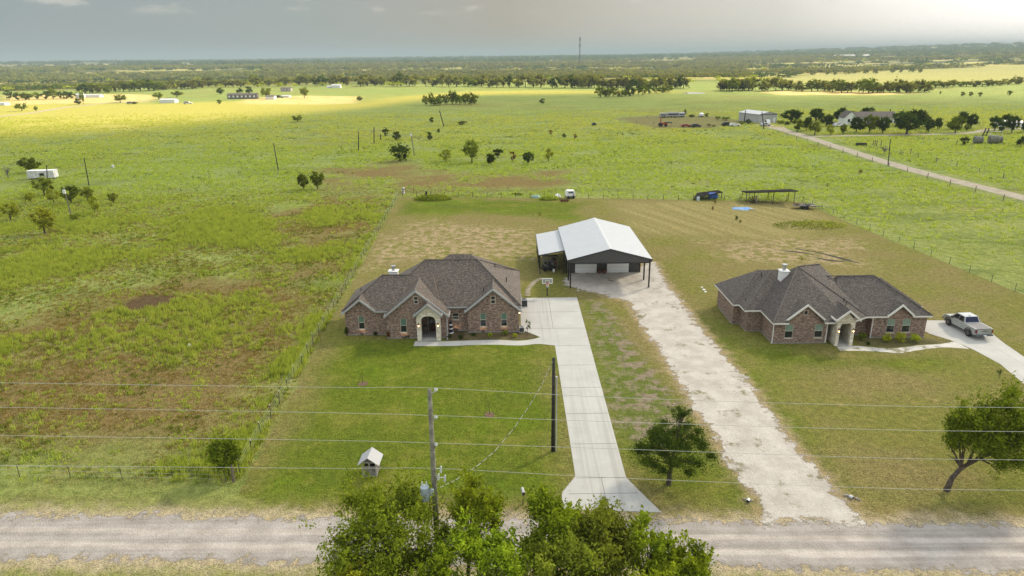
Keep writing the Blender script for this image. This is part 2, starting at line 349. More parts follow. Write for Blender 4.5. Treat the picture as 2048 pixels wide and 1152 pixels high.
c = t.mix(t.math('MULTIPLY', t.step(tint, .52, .66), .28), c, t.mix(1, c, (1.40, 1.14, 1.0), 'MULTIPLY')); c = t.mix(t.math('MULTIPLY', t.step(tint, .48, .34), .35), c, t.mix(1, c, (.72, .92, .6), 'MULTIPLY'))
t.l.new(c, b.inputs['Base Color']); b.inputs['Roughness'].default_value = 1; b.inputs['Specular IOR Level'].default_value = .05
t.l.new(t.bump(t.math('ADD', n3, t.math('MULTIPLY', n2, 1.5)), .8, .25), b.inputs['Normal'])
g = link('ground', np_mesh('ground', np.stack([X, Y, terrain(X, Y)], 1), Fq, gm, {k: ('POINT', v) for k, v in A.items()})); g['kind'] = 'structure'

def rough_outline(P, amp, step=.5, seed=0, scale=.9):
    """Subdivide a ground polygon's outline and roughen it."""
    out = []; n = len(P)
    for i in range(n):
        a, c_ = Vector(P[i][:2]), Vector(P[(i + 1) % n][:2]); L = (c_ - a).length; k = max(1, int(L / step))
        nn = Vector((-(c_ - a).y, (c_ - a).x)) / max(L, 1e-6)
        for j in range(k):
            q = a + (c_ - a) * (j / k); w = fbm(np.array([q.x * scale]), np.array([q.y * scale]), seed, 3)[0] - .5
            out.append(q + nn * (w * 2 * amp))
    return out
def sheet(name, P, z, m, kind='structure', thick=0, bevel=0):
    """Flat sheet (or slab) over an outline, triangulated."""
    import bmesh
    bm = bmesh.new(); vs = [bm.verts.new((p[0], p[1], z)) for p in P]; bm.faces.new(vs)
    bmesh.ops.triangulate(bm, faces=bm.faces[:])
    if thick:
        r = bmesh.ops.extrude_face_region(bm, geom=bm.faces[:]); 
        for v in r['geom']:
            if isinstance(v, bmesh.types.BMVert): v.co.z -= thick
    bmesh.ops.recalc_face_normals(bm, faces=bm.faces[:])
    if not thick and bm.faces[:] and bm.faces[:][0].normal.z < 0: bmesh.ops.reverse_faces(bm, faces=bm.faces[:])
    me = bpy.data.meshes.new(name); bm.to_mesh(me); bm.free(); me.materials.append(m); o = link(name, me)
    if kind: o['kind'] = kind
    return o

# gravel and concrete
def gravelmat(name, a, bcol, grass=.0, streak=None, edge=False):
    mt = bpy.data.materials.new(name); mt.use_nodes = True; t = NT(mt.node_tree); b = t.n['Principled BSDF']; P = t.pos()
    v = t.add('ShaderNodeTexVoronoi'); v.inputs['Scale'].default_value = 9; t.l.new(P, v.inputs['Vector'])
    n = t.noise(.55, P, 6, .65); n2 = t.noise(6, P, 4, .7)
    c = t.mix(t.step(n, .3, .7), a, bcol)
    c = t.mix(t.math('MULTIPLY', v.outputs['Distance'], .7), c, t.mix(1, c, (1.35, 1.33, 1.28), 'MULTIPLY'))
    c = t.mix(t.math('MULTIPLY', t.step(n2, .42, .25), .5), c, t.mix(1, c, (.55, .52, .48), 'MULTIPLY'))
    if streak:
        s = t.noise(1.0, t.mapping(P, (.035, 1.5, 1), rot=(0, 0, streak)), 5, .6)
        c = t.mix(t.step(s, .36, .64), t.mix(1, c, (.80, .79, .78), 'MULTIPLY'), c)
    if streak is not None and edge:
        dv = t.add('ShaderNodeVectorMath', operation='DOT_PRODUCT'); sv = t.add('ShaderNodeVectorMath', operation='SUBTRACT'); t.l.new(P, sv.inputs[0]); sv.inputs[1].default_value = RX0; t.l.new(sv.outputs[0], dv.inputs[0]); dv.inputs[1].default_value = rnorm; off_ = t.math('ADD', dv.outputs['Value'], t.math('MULTIPLY', t.math('SUBTRACT', t.noise(.25, P, 3), .5), .8))
        for o_, w_ in ((.62, .42), (-.8, .5)):
            c = t.mix(t.math('MULTIPLY', t.step(t.math('ABSOLUTE', t.math('SUBTRACT', off_, o_)), w_, .08), .75), c, t.mix(1, c, (1.42, 1.40, 1.37), 'MULTIPLY'))
    if grass:
        gn = t.noise(.45, t.mapping(P, loc=(30, 8, 0)), 6, .7)
        c = t.mix(t.math('MULTIPLY', t.step(gn, 1 - grass - .06, 1 - grass + .06), .9), c, t.mix(n2, (.09, .10, .03), (.2, .17, .08)))
    t.l.new(c, b.inputs['Base Color']); b.inputs['Roughness'].default_value = 1; b.inputs['Specular IOR Level'].default_value = .1
    t.l.new(t.bump(t.math('ADD', n2, v.outputs['Distance']), .7, .06), b.inputs['Normal'])
    if edge:
        en = t.noise(1.1, t.mapping(P, loc=(5, 9, 1)), 6, .72); ef = t.math('ADD', t.attr('edge'), t.math('MULTIPLY', t.math('SUBTRACT', en, .5), 4.2))
        tp = t.add('ShaderNodeBsdfTransparent'); ms = t.add('ShaderNodeMixShader'); t.l.new(t.step(ef, -.15, .35), ms.inputs[0]); t.l.new(tp.outputs[0], ms.inputs[1]); t.l.new(b.outputs[0], ms.inputs[2])
        t.l.new(ms.outputs[0], [n_ for n_ in t.n if n_.type == 'OUTPUT_MATERIAL'][0].inputs[0])
    return mt
G_ROAD = gravelmat('road_gravel', (.265, .24, .215), (.35, .32, .295), streak=atan2(rdir.y, rdir.x), edge=True)
G_DRIVE = gravelmat('drive_gravel', (.33, .30, .265), (.43, .40, .36), grass=.38, edge=True)
G_FARM = gravelmat('farm_gravel', (.24, .21, .16), (.34, .30, .24))
def ragged(name, P_, z, m, step=.3, margin=.9, seed=1, wob=1.0, xr=None):
    """Gravel sheet on a grid with its distance to the outline as an attribute; the material lets the ground through where the gravel thins out."""
    xs = [p[0] for p in P_]; ys = [p[1] for p in P_]; x0, x1 = (min(xs) - margin, max(xs) + margin) if xr is None else xr
    gx_, gy_ = np.meshgrid(np.arange(x0, x1, step), np.arange(min(ys) - margin, max(ys) + margin, step)); d = sdf(P_, gx_.ravel(), gy_.ravel()).reshape(gx_.shape)
    d = d + wob * (fbm(gx_ * .35, gy_ * .35, seed, 3) - .5); n = gx_.size; ii = np.arange(n).reshape(gx_.shape); ok = np.maximum.reduce([d[:-1, :-1], d[:-1, 1:], d[1:, 1:], d[1:, :-1]]) > -margin
    f = np.stack([ii[:-1, :-1], ii[:-1, 1:], ii[1:, 1:], ii[1:, :-1]], -1)[ok]; used, inv = np.unique(f, return_inverse=True); V = np.stack([gx_, gy_, np.full(gx_.shape, z)], -1).reshape(-1, 3)[used]
    o = link(name, np_mesh(name, V, inv.reshape(f.shape), m, {'edge': ('POINT', d.ravel()[used])})); o['kind'] = 'structure'; return o
ragged('gravel_road', [roadpt(-60, 2.3), roadpt(-60, -2.1), roadpt(110, -2.25), roadpt(110, 2.3)], .006, G_ROAD, .35, 1.0, 5, .8)
DRV = poly((1205, 590), (1255, 602), (1330, 720), (1400, 830), (1460, 925), (1520, 1010), (1525, 1047), (1725, 1047), (1690, 1000), (1610, 910), (1500, 770), (1390, 640), (1330, 560), (1312, 525), (1290, 520))
ragged('gravel_driveway', (DRV[:7] + [at(1530, 1044), at(1712, 1047)] + DRV[7:] + [Vector((18.9, 96, 0)), Vector((8.3, 95.2, 0)), Vector((7.0, 89.6, 0)), Vector((9, 87.6, 0)), Vector((11.5, 85.0, 0))]), .010, G_DRIVE, .3, 1.1, 9, 1.2)

cm = bpy.data.materials.new('concrete'); cm.use_nodes = True; t = NT(cm.node_tree); b = t.n['Principled BSDF']; P = t.pos()
n = t.noise(.35, P, 6, .6); n2 = t.noise(1.0, t.mapping(P, (.5, 3, 1)), 5, .6); n3 = t.noise(18, P, 3)
c = t.mix(t.step(n, .3, .7), (.37, .36, .33), (.43, .42, .39)); c = t.mix(t.math('MULTIPLY', t.step(n2, .5, .75), .35), c, (.33, .32, .295))
c = t.mix(t.math('MULTIPLY', n3, .2), c, (.31, .30, .28))
ty = t.noise(1.0, t.mapping(P, (1.6, .03, 1), loc=(.3, 0, 0)), 4, .6); c = t.mix(t.math('MULTIPLY', t.step(ty, .52, .68), .45), c, (.27, .26, .235)); n4 = t.noise(1.6, t.mapping(P, loc=(7, 2, 0)), 6, .75); c = t.mix(t.math('MULTIPLY', t.step(n4, .58, .70), .4), c, (.24, .225, .195)); c = t.mix(t.math('MULTIPLY', t.step(n4, .42, .32), .3), c, (.47, .46, .44))
t.l.new(c, b.inputs['Base Color']); b.inputs['Roughness'].default_value = .85
CONC = cm
JOINT = mat('joint_line', (.13, .125, .11), .9)
def spline(pp, k=8):
    """Catmull-Rom through 2-D points."""
    out = []; n = len(pp)
    for i in range(n - 1):
        p0, p1, p2, p3 = (Vector(pp[max(0, min(n - 1, i + q))][:2]) for q in (-1, 0, 1, 2))
        for j in range(k):
            u = j / k; out.append(.5 * ((2 * p1) + (p2 - p0) * u + (2 * p0 - 5 * p1 + 4 * p2 - p3) * u * u + (3 * p1 - p0 - 3 * p2 + p3) * u ** 3))
    out.append(Vector(pp[-1][:2])); return out
# driveway of the near brick house: apron by the house, then the long strip, then the flare at the road
sheet('concrete_driveway', [(1.0, 84.3), (8.5, 84.25), (8.38, 43.9), (8.9, 42.6), (10.15, 39.7), (3.3, 40.2), (3.45, 42.1), (4.6, 44.1), (4.62, 68.6), (3.9, 69.6), (3.0, 71.2), (1.4, 73.0), (1.0, 73.2)], .02, CONC, thick=.15)
jm = MB()
for y in np.arange(48.6, 69, 5.0): jm.box(4.68, 8.32, y - .02, y + .02, .0202, .0245)
for y in (73.6, 79.0): jm.box(1.06, 8.4, y - .02, y + .02, .0202, .0245)
jm.box(4.72, 4.76, 73.7, 84.1, .0202, .0245); jm.box(6.5, 6.54, 40.1, 43.8, .0202, .0245); jm.box(4.66, 8.3, 43.85, 43.9, .0202, .0245); jm.box(3.9, 8.9, 41.9, 41.94, .0202, .0245)
tag(jm.build('joint_markings', JOINT), kind='structure')
wk = spline([at(832, 688), at(900, 688), at(975, 681), at(1040, 681), at(1075, 676), at(1098, 664)]) ; wk2 = spline([at(1108, 683), at(1085, 686), at(1040, 691), at(975, 690), at(900, 692.5), at(831, 692.5)])
wkA = spline([Vector((-10.9, 70.3, 0)), Vector((-7.6, 70.2, 0)), at(960, 680.5), at(1000, 680), at(1040, 681.5), at(1070, 677.5), Vector((3.6, 71.5, 0))])
wkB = spline([Vector((4.55, 68.7, 0)), at(1075, 688), at(1040, 691), at(990, 689.5), at(945, 690), at(900, 692), Vector((-10.9, 69.0, 0))])
sheet('front_path', wkA + wkB, .014, CONC, thick=.1)
MULCH = gravelmat('mulch_soil', (.055, .042, .024), (.12, .10, .045))
sheet('planting_bed', [(-7.7, 73.2), (-5.1, 73.2), (-5.05, 72.6), (.75, 72.65), (1.5, 72.8), (3.0, 71.6)] + [at(1070, 677), at(1040, 680), at(1000, 679), at(960, 680)] + [(-7.7, 70.4)], .008, MULCH)
# second house: drive and path
D2 = [(47.0, 74.0), (50.3, 76.5), (53.3, 76.4), (53.9, 70.5), (54.4, 68.8), (56.0, 66.3), (60.5, 58.0), (57.0, 57.6), (51.8, 64.9), (49.9, 66.9), (47.6, 66.6), (46.4, 69.6), (45.9, 70.0), (46.0, 73)]
def onward(a, b_, y): d = b_ - a; return a + d * ((y - a.y) / d.y)
D2 = poly((1846, 641), (1900, 641), (1960, 646), (1985, 668), (2010, 688), (2060, 722)) + [onward(at(2010, 688), at(2060, 722), 40.5), onward(at(2000, 728), at(2060, 778), 40.5)] + poly((2060, 778), (2000, 728), (1948, 700), (1925, 690), (1900, 680), (1860, 668), (1845, 660))
sheet('concrete_driveway', D2, .02, CONC, thick=.15)
p2a = spline(poly((1672, 693), (1712, 692), (1745, 695), (1785, 697), (1830, 692), (1880, 688), (1912, 682))); p2b = spline(poly((1938, 698), (1890, 695), (1840, 700), (1800, 706), (1750, 703), (1720, 702), (1680, 702)))
PATH2 = gravelmat('worn_path', (.40, .385, .35), (.52, .50, .46), grass=.42)
sheet('front_path', rough_outline(p2a + p2b, .12, .3, 3, 2), .012, PATH2)
sheet('planting_bed', poly((1712, 690), (1745, 693), (1785, 695), (1830, 690), (1905, 686), (1895, 680), (1845, 676), (1720, 676)), .007, gravelmat('weedy_soil', (.06, .06, .022), (.14, .12, .05)))
# farm tracks
def track(name, pts, w, m, z=.03, seed=1, amp=.4):
    c_ = spline(pts, 6); L = []; R = []
    for i, p in enumerate(c_):
        d = (c_[min(i + 1, len(c_) - 1)] - c_[max(i - 1, 0)]).normalized(); q = Vector((-d.y, d.x)); ww = w(i / (len(c_) - 1)) if callable(w) else w
        L.append(p + q * ww / 2); R.append(p - q * ww / 2)
    return sheet(name, rough_outline(L + R[::-1], amp, 2, seed, .3), z, m)
track('farm_road', poly((1535, 249), (1560, 258), (1620, 276), (1700, 302), (1800, 333), (1900, 359), (2048, 396), (2200, 434)), lambda u: 12 - 7.4 * min(1, u * 6), G_FARM, seed=2)
track('farm_road', poly((1606, 273), (1640, 272.5), (1700, 271.5), (1800, 270), (1900, 268), (1955, 264), (1975, 259), (2060, 257)), 3.2, G_FARM, .02, 3)
track('dirt_track', poly((-40, 236), (60, 226), (140, 214), (230, 205), (330, 201)), 5, G_FARM, .02, 4)
POND = mat('pond_water', (.5, .5, .48), .08, spec=.8, var=.03)
sheet('pond', rough_outline(poly((1363, 186), (1380, 184.5), (1412, 186), (1405, 187.5), (1375, 188)), 2, 4, 8, .1), .05, POND)
# eroded ruts in the yard of the second house
RUT = mat('rut_soil', (.05, .043, .025), 1, var=.3, scale=2)
for k, pp in enumerate((((1590, 497), (1640, 506), (1690, 519), (1722, 527)), ((1620, 513), (1660, 521), (1700, 523)), ((1560, 501), (1600, 505), (1640, 512)))):
    track('dirt_rut', poly(*pp), lambda u: .9 * sin(pi * min(max(u, .06), .94)), RUT, .006 + .004 * k, 11 + k, .3)
# ------------------------------------------------------------------ building materials
def brickmat():
    mt = bpy.data.materials.new('brick'); mt.use_nodes = True; t = NT(mt.node_tree); b = t.n['Principled BSDF']; uv = t.uv()
    br = t.add('ShaderNodeTexBrick'); t.l.new(uv, br.inputs['Vector']); br.inputs['Scale'].default_value = 1
    br.inputs['Brick Width'].default_value = .30; br.inputs['Row Height'].default_value = .10; br.inputs['Mortar Size'].default_value = .012; br.inputs['Bias'].default_value = -.1
    br.inputs['Color1'].default_value = (.12, .070, .052, 1); br.inputs['Color2'].default_value = (.33, .21, .155, 1); br.inputs['Mortar'].default_value = (.26, .22, .18, 1)
    n = t.noise(3.4, t.mapping(uv, (1, 1.6, 1)), 5, .75); n2 = t.noise(.5, uv, 4)
    c = t.mix(t.math('MULTIPLY', t.step(n, .52, .62), .75), br.outputs['Color'], (.46, .35, .27)); c = t.mix(t.math('MULTIPLY', t.step(n, .47, .38), .75), c, (.045, .028, .026))
    c = t.mix(t.math('MULTIPLY', t.step(n2, .4, .65), .3), c, t.mix(1, c, (.75, .72, .7), 'MULTIPLY'))
    t.l.new(c, b.inputs['Base Color']); b.inputs['Roughness'].default_value = .9; t.l.new(t.bump(br.outputs['Fac'], .4, -.02), b.inputs['Normal']); return mt
def shinglemat(name, a, bcol, spk):
    mt = bpy.data.materials.new(name); mt.use_nodes = True; t = NT(mt.node_tree); b = t.n['Principled BSDF']; uv = t.uv()
    br = t.add('ShaderNodeTexBrick'); t.l.new(uv, br.inputs['Vector']); br.inputs['Scale'].default_value = 1; br.offset_frequency = 2; br.offset = .37
    br.inputs['Brick Width'].default_value = .34; br.inputs['Row Height'].default_value = .16; br.inputs['Mortar Size'].default_value = .010
    br.inputs['Color1'].default_value = a + (1,); br.inputs['Color2'].default_value = bcol + (1,); br.inputs['Mortar'].default_value = tuple(q * .45 for q in a) + (1,)
    n = t.noise(4.5, t.mapping(uv, (1, 2, 1)), 4, .7); n2 = t.noise(.35, uv, 5, .6)
    c = t.mix(t.math('MULTIPLY', t.step(n, .53, .62), .85), br.outputs['Color'], spk); c = t.mix(t.math('MULTIPLY', t.step(n, .46, .38), .75), c, tuple(q * .6 for q in a))
    c = t.mix(t.math('MULTIPLY', t.step(n2, .35, .65), .4), c, t.mix(1, c, (.72, .72, .74), 'MULTIPLY'))
    t.l.new(c, b.inputs['Base Color']); b.inputs['Roughness'].default_value = .85; t.l.new(t.bump(br.outputs['Fac'], .5, -.03), b.inputs['Normal']); return mt
def ribmat(name, c, rough=.35, metal=.0, pitch=.3, spec=.5, axis=0):
    mt = bpy.data.materials.new(name); mt.use_nodes = True; t = NT(mt.node_tree); b = t.n['Principled BSDF']; uv = t.uv()
    w = t.add('ShaderNodeTexWave', wave_type='BANDS', bands_direction='X' if axis == 0 else 'Y', wave_profile='SIN'); t.l.new(uv, w.inputs['Vector']); w.inputs['Scale'].default_value = 2 * pi / 20 / pitch
    r = t.step(w.outputs['Fac'], .75, .98); n = t.noise(.7, uv, 5, .6)
    cc = t.mix(t.math('MULTIPLY', t.step(n, .35, .7), .3), c, tuple(q * .8 for q in c)); cc = t.mix(t.math('MULTIPLY', r, .25), cc, tuple(q * .6 for q in c))
    t.l.new(cc, b.inputs['Base Color']); b.inputs['Roughness'].default_value = rough; b.inputs['Metallic'].default_value = metal; b.inputs['Specular IOR Level'].default_value = spec
    t.l.new(t.bump(r, .6, .03), b.inputs['Normal']); return mt
def stonemat():
    mt = bpy.data.materials.new('pale_stone'); mt.use_nodes = True; t = NT(mt.node_tree); b = t.n['Principled BSDF']; uv = t.uv()
    br = t.add('ShaderNodeTexBrick'); t.l.new(uv, br.inputs['Vector']); br.inputs['Scale'].default_value = 1; br.offset = .4
    br.inputs['Brick Width'].default_value = .55; br.inputs['Row Height'].default_value = .24; br.inputs['Mortar Size'].default_value = .02
    br.inputs['Color1'].default_value = (.52, .46, .35, 1); br.inputs['Color2'].default_value = (.74, .69, .58, 1); br.inputs['Mortar'].default_value = (.42, .38, .31, 1)
    n = t.noise(2.3, uv, 5, .6); c = t.mix(t.math('MULTIPLY', t.step(n, .55, .7), .6), br.outputs['Color'], (.42, .26, .14))
    t.l.new(c, b.inputs['Base Color']); b.inputs['Roughness'].default_value = .85; t.l.new(t.bump(br.outputs['Fac'], .5, -.04), b.inputs['Normal']); return mt
BRICK = brickmat(); STONE = stonemat()
SHING = shinglemat('shingles_brown', (.068, .056, .046), (.145, .116, .094), (.26, .20, .155))
SHING2 = shinglemat('shingles_dark', (.058, .049, .044), (.115, .096, .084), (.21, .165, .13))
ROOFW = ribmat('white_metal_roof', (.43, .445, .46), .45, 0, .45)
SIDING = ribmat('charcoal_siding', (.062, .060, .060), .5, 0, .3)
WDOOR = ribmat('white_sectional_door', (.80, .81, .80), .5, 0, .55, axis=1)
FASC = mat('grey_fascia', (.36, .37, .37), .6, var=.06); FASCW = mat('white_fascia', (.68, .66, .61), .6, var=.06)
TRIM = mat('tan_trim', (.52, .46, .38), .6, var=.06); FOUND = mat('foundation', (.26, .25, .23), .9)
BLACK = mat('black_steel', (.022, .022, .023), .45, var=.1); WHITE = mat('white_paint', (.74, .74, .72), .5, var=.06); GALV = mat('galvanised', (.50, .51, .52), .38, .7, var=.15)
DARK = mat('dark_void', (.012, .012, .013), .6); DGLASS = mat('dark_glass', (.018, .022, .026), .06, var=.02, spec=.8); BLIND = mat('blind_glass', (.115, .19, .155), .12, var=.1, scale=3, spec=.7); BLIND2 = mat('pale_blind_glass', (.22, .30, .25), .12, var=.1, spec=.7)
WOODD = mat('door_wood', (.085, .032, .018), .45, var=.3); WOODG = mat('weathered_wood', (.25, .23, .21), .9, var=.3, scale=3); RUSTM = mat('rusty_steel', (.16, .06, .03), .8, var=.35); BARREL = mat('barrel_wood', (.12, .09, .065), .7, var=.3)
GLOWW = mat('lamp_glow', (1, .75, .45), .4, var=0, emit=((1, .62, .28), 5))

class Build:
    """A building in world coordinates whose parts hang from one Empty at its base."""
    def __init__(s, name, label, cat, loc, group=None):
        s.o = thing(name, label, cat, loc, 0, group); s.inv = -Vector(loc)
    def part(s, mb, name, mats, smooth=False):
        o = mb.build(name, mats, s.o, smooth); o.location = s.inv; return o
    def sub(s, mb, name, mats, parent, smooth=False): return mb.build(name, mats, parent, smooth)
def hip(mb, fa, x0, x1, y0, y1, ze, rx0, rx1, ry, rz, th=.18, notch=None):
    """Hip roof; notch = (xa, xb, depth) leaves the front eave out where a gable wall stands."""
    a, b_, c, d = (x0, y0, ze), (x1, y0, ze), (x1, y1, ze), (x0, y1, ze); p, q = (rx0, ry, rz), (rx1, ry, rz); front = [a, b_]
    if notch:
        xa, xb, dp = notch; zz = ze + (rz - ze) * dp / (ry - y0); front = [a, (xa, y0, ze), (xa, y0 + dp, zz), (xb, y0 + dp, zz), (xb, y0, ze), b_]
    mb.face(front + [q, p]).face([c, d, p, q]).face([d, a, p]).face([b_, c, q])
    ring = front + [c, d]
    for i in range(len(ring)):
        u, v = ring[i], ring[(i + 1) % len(ring)]; fa.face([(u[0], u[1], u[2] - th), (v[0], v[1], v[2] - th), v, u])
    fa.face([(v[0], v[1], ze - th) for v in ring][::-1])
def gable(mb, fa, xl, xa, xr, ze, za, y0, y1, zer=None, th=.2):
    zer = ze if zer is None else zer
    mb.prism([(xl, ze), (xa, za), (xa, za - th), (xl, ze - th)], y0, y1); mb.prism([(xa, za), (xr, zer), (xr, zer - th), (xa, za - th)], y0, y1)
    e = .03
    fa.prism([(xl - .02, ze + e), (xa, za + e), (xa, za - th - e), (xl - .02, ze - th - e)], y0 - .04, y0 + .05); fa.prism([(xa, za + e), (xr + .02, zer + e), (xr + .02, zer - th - e), (xa, za - th - e)], y0 - .04, y0 + .05)
    fa.box(xl - .06, xl + .01, y0 + .05, y1, ze - th - .01, ze + .01); fa.box(xr - .01, xr + .06, y0 + .05, y1, zer - th - .01, zer + .01)
def wall_y(mb, x0, x1, z0, z1, y, holes=(), depth=.12):
    """A wall in the plane y facing -y with rectangular openings and reveals."""
    xs = sorted({x0, x1, *[h[0] for h in holes], *[h[1] for h in holes]}); zs = sorted({z0, z1, *[h[2] for h in holes], *[h[3] for h in holes]})
    for a, b_ in zip(xs, xs[1:]):
        for c, d in zip(zs, zs[1:]):
            if not any(h[0] <= a and b_ <= h[1] and h[2] <= c and d <= h[3] for h in holes): mb.face([(a, y, c), (b_, y, c), (b_, y, d), (a, y, d)])
    for a, b_, c, d in holes:
        mb.face([(a, y, c), (a, y, d), (a, y + depth, d), (a, y + depth, c)]); mb.face([(b_, y, d), (b_, y, c), (b_, y + depth, c), (b_, y + depth, d)])
        mb.face([(a, y, d), (b_, y, d), (b_, y + depth, d), (a, y + depth, d)]); mb.face([(b_, y, c), (a, y, c), (a, y + depth, c), (b_, y + depth, c)])
def wall_x(mb, y0, y1, z0, z1, x): mb.face([(x, y0, z0), (x, y1, z0), (x, y1, z1), (x, y0, z1)])
def window(B, x0, x1, z0, z1, y, up=None, lo=None, sill=True, split=.5, frame=None, inset=.10):
    f = .05; zm = z0 + (z1 - z0) * split; yf = y + inset - .05; m = MB()
    for a in ((x0, x0 + f, z0, z1), (x1 - f, x1, z0, z1), (x0 + f, x1 - f, z0, z0 + f), (x0 + f, x1 - f, z1 - f, z1), (x0 + f, x1 - f, zm - f / 2, zm + f / 2)): m.box(a[0], a[1], yf, yf + .06, a[2], a[3])
    w = B.part(m, 'window', frame or TRIM)
    B.sub(MB().box(x0 + f, x1 - f, yf + .03, yf + .05, zm + f / 2, z1 - f), 'pane', up or BLIND, w); B.sub(MB().box(x0 + f, x1 - f, yf + .02, yf + .045, z0 + f, zm - f / 2), 'pane', lo or DGLASS, w)
    if sill: B.sub(MB().box(x0 - .06, x1 + .06, y - .06, y + .02, z0 - .09, z0 - .005), 'sill', frame or TRIM, w)
    return w
def vent_window(B, x0, x1, z0, z1, y, two=True):
    m = MB(); f = .07; zm = (z0 + z1) / 2
    L = [(x0 - f, x0, z0 - f, z1 + f), (x1, x1 + f, z0 - f, z1 + f), (x0, x1, z0 - f, z0), (x0, x1, z1, z1 + f)] + ([(x0, x1, zm - .04, zm + .04)] if two else [])
    for a in L: m.box(a[0], a[1], y - .05, y + .04, a[2], a[3])
    w = B.part(m, 'attic_vent', TRIM); s = MB()
    for k in range(7):
        z = z0 + (z1 - z0) * (k + .5) / 7; s.face([(x0, y - .03, z - .06), (x1, y - .03, z - .06), (x1, y - .004, z + .05), (x0, y - .004, z + .05)])
    B.sub(s, 'louvre', DARK, w)
def lantern(B, x, z, y):
    m = MB().box(x - .05, x + .05, y - .03, y, z - .06, z + .16).box(x - .02, x + .02, y - .14, y - .03, z + .13, z + .16)
    m.prism([(x - .10, z + .12), (x, z + .24), (x + .10, z + .12)], y - .22, y - .06).box(x - .09, x + .09, y - .22, y - .06, z - .20, z - .17)
    for sx in (-1, 1):
        for sy in (-.215, -.075): m.box(x + sx * .08 - .008, x + sx * .08 + .008, y + sy - .008, y + sy + .008, z - .17, z + .12)
    w = B.part(m, 'wall_lantern', BLACK)
    B.sub(MB().box(x - .035, x + .035, y - .17, y - .10, z - .168, z - .04), 'bulb', GLOWW, w)
def pipe_vent(B, roof, x, y, z, h=.4, r=.05): B.sub(MB().tube([(x, y, z - .3), (x, y, z + h)], r, 8).tube([(x, y, z + h * .7), (x, y, z + h)], r * 1.5, 8), 'roof_vent', BLACK, roof)
def arch_front(mb, x0, x1, ax0, ax1, zs, zt, ytop, y, th, gab=None, n=14):
    """Stone front with an arched opening; top edge follows the gable points gab."""
    pts = [(ax0 + (ax1 - ax0) * k / n) for k in range(n + 1)]
    arc = [zs + (zt - zs) * sqrt(max(0, 1 - ((p - (ax0 + ax1) / 2) / ((ax1 - ax0) / 2)) ** 2)) ** .9 for p in pts]
    def top(x):
        if not gab: return ytop
        xl, zl, xa, za, xr, zr = gab
        return zl + (za - zl) * (x - xl) / (xa - xl) if x <= xa else zr + (za - zr) * (xr - x) / (xr - xa)
    for yy, flip in ((y, 0), (y + th, 1)):
        def q(p): mb.face(p[::-1] if flip else p)
        q([(x0, yy, 0), (ax0, yy, 0), (ax0, yy, zs), (x0, yy, zs)]); q([(ax1, yy, 0), (x1, yy, 0), (x1, yy, zs), (ax1, yy, zs)])
        q([(x0, yy, zs), (ax0, yy, zs), (ax0, yy, top(ax0)), (x0, yy, top(x0))]); q([(ax1, yy, zs), (x1, yy, zs), (x1, yy, top(x1)), (ax1, yy, top(ax1))])
        xa = gab[2] if gab else None
        for a, b_, za, zb in zip(pts, pts[1:], arc, arc[1:]):
            if xa and a < xa < b_: q([(a, yy, za), (b_, yy, zb), (b_, yy, top(b_)), (xa, yy, top(xa)), (a, yy, top(a))])
            else: q([(a, yy, za), (b_, yy, zb), (b_, yy, top(b_)), (a, yy, top(a))])
    for a, b_, za, zb in zip(pts, pts[1:], arc, arc[1:]): mb.face([(a, y, za), (a, y + th, za), (b_, y + th, zb), (b_, y, zb)])
    mb.face([(ax0, y, 0), (ax0, y + th, 0), (ax0, y + th, zs), (ax0, y, zs)]); mb.face([(ax1, y, zs), (ax1, y + th, zs), (ax1, y + th, 0), (ax1, y, 0)])

# ------------------------------------------------------------------ near brick house
H1 = Build('brick_house', 'brown brick house with grey gable trim and lit lamps beside the long concrete drive', 'house', (-9, 77, 0), 'brick houses')
wl = MB(); PL = 3.05
wall_y(wl, -19.0, -14.1, .12, PL, 72.35, [(-17.53, -16.83, .72, 2.32)]); wl.face([(-19.0, 72.35, PL), (-15.4, 72.35, PL), (-17.15, 72.35, 4.36)])
wall_x(wl, 71.2, 72.35, .12, PL, -14.1)
wall_y(wl, -14.1, -10.25, .12, PL, 71.2, [(-12.58, -11.86, .73, 2.38)]); wall_y(wl, -8.15, -7.3, .12, PL, 71.2); wall_y(wl, -10.25, -8.15, 2.98, PL, 71.2)
wl.face([(-14.1, 71.2, PL), (-7.25, 71.2, PL), (-10.68, 71.2, 5.6)])
wall_x(wl, 71.2, 73.2, .1, 3, -10.25); wall_x(wl, 73.2, 71.2, .1, 3, -8.15); wall_y(wl, -10.25, -8.15, .1, 3, 73.0); wl.face([(-10.25, 71.2, 2.98), (-10.25, 73, 2.98), (-8.15, 73, 2.98), (-8.15, 71.2, 2.98)][::-1])
wall_x(wl, 71.2, 73.25, .12, PL, -7.3)
wall_y(wl, -7.3, -5.1, .12, PL, 73.25, [(-6.9, -6.15, 1.42, 2.2)]); wall_x(wl, 73.25, 72.7, .12, PL, -5.1)
wall_y(wl, -5.1, .75, .12, PL, 72.7, [(-3.7, -2.99, .73, 2.35), (-1.32, -.6, .73, 2.35)]); wl.face([(-5.1, 72.7, PL), (.75, 72.7, PL), (-2.17, 72.7, 5.3)])
wall_x(wl, 72.7, 85.2, .12, PL, .75); wall_x(wl, 79.1, 72.35, .12, PL, -19.0); wl.face([(.75, 85.2, .12), (-9.5, 85.2, .12), (-9.5, 85.2, PL), (.75, 85.2, PL)]); wl.face([(-9.5, 82.6, .12), (-19, 79.1, .12), (-19, 79.1, PL), (-9.5, 82.6, PL)])
H1.part(wl, 'wall', BRICK)
fd = MB().box(-19.05, -14.05, 72.30, 79, 0, .118).box(-14.15, -7.25, 71.15, 78, 0, .119).box(-7.4, -5.0, 73.2, 78, 0, .117).box(-5.15, .80, 72.65, 85, 0, .116)
H1.part(fd, 'foundation', FOUND)
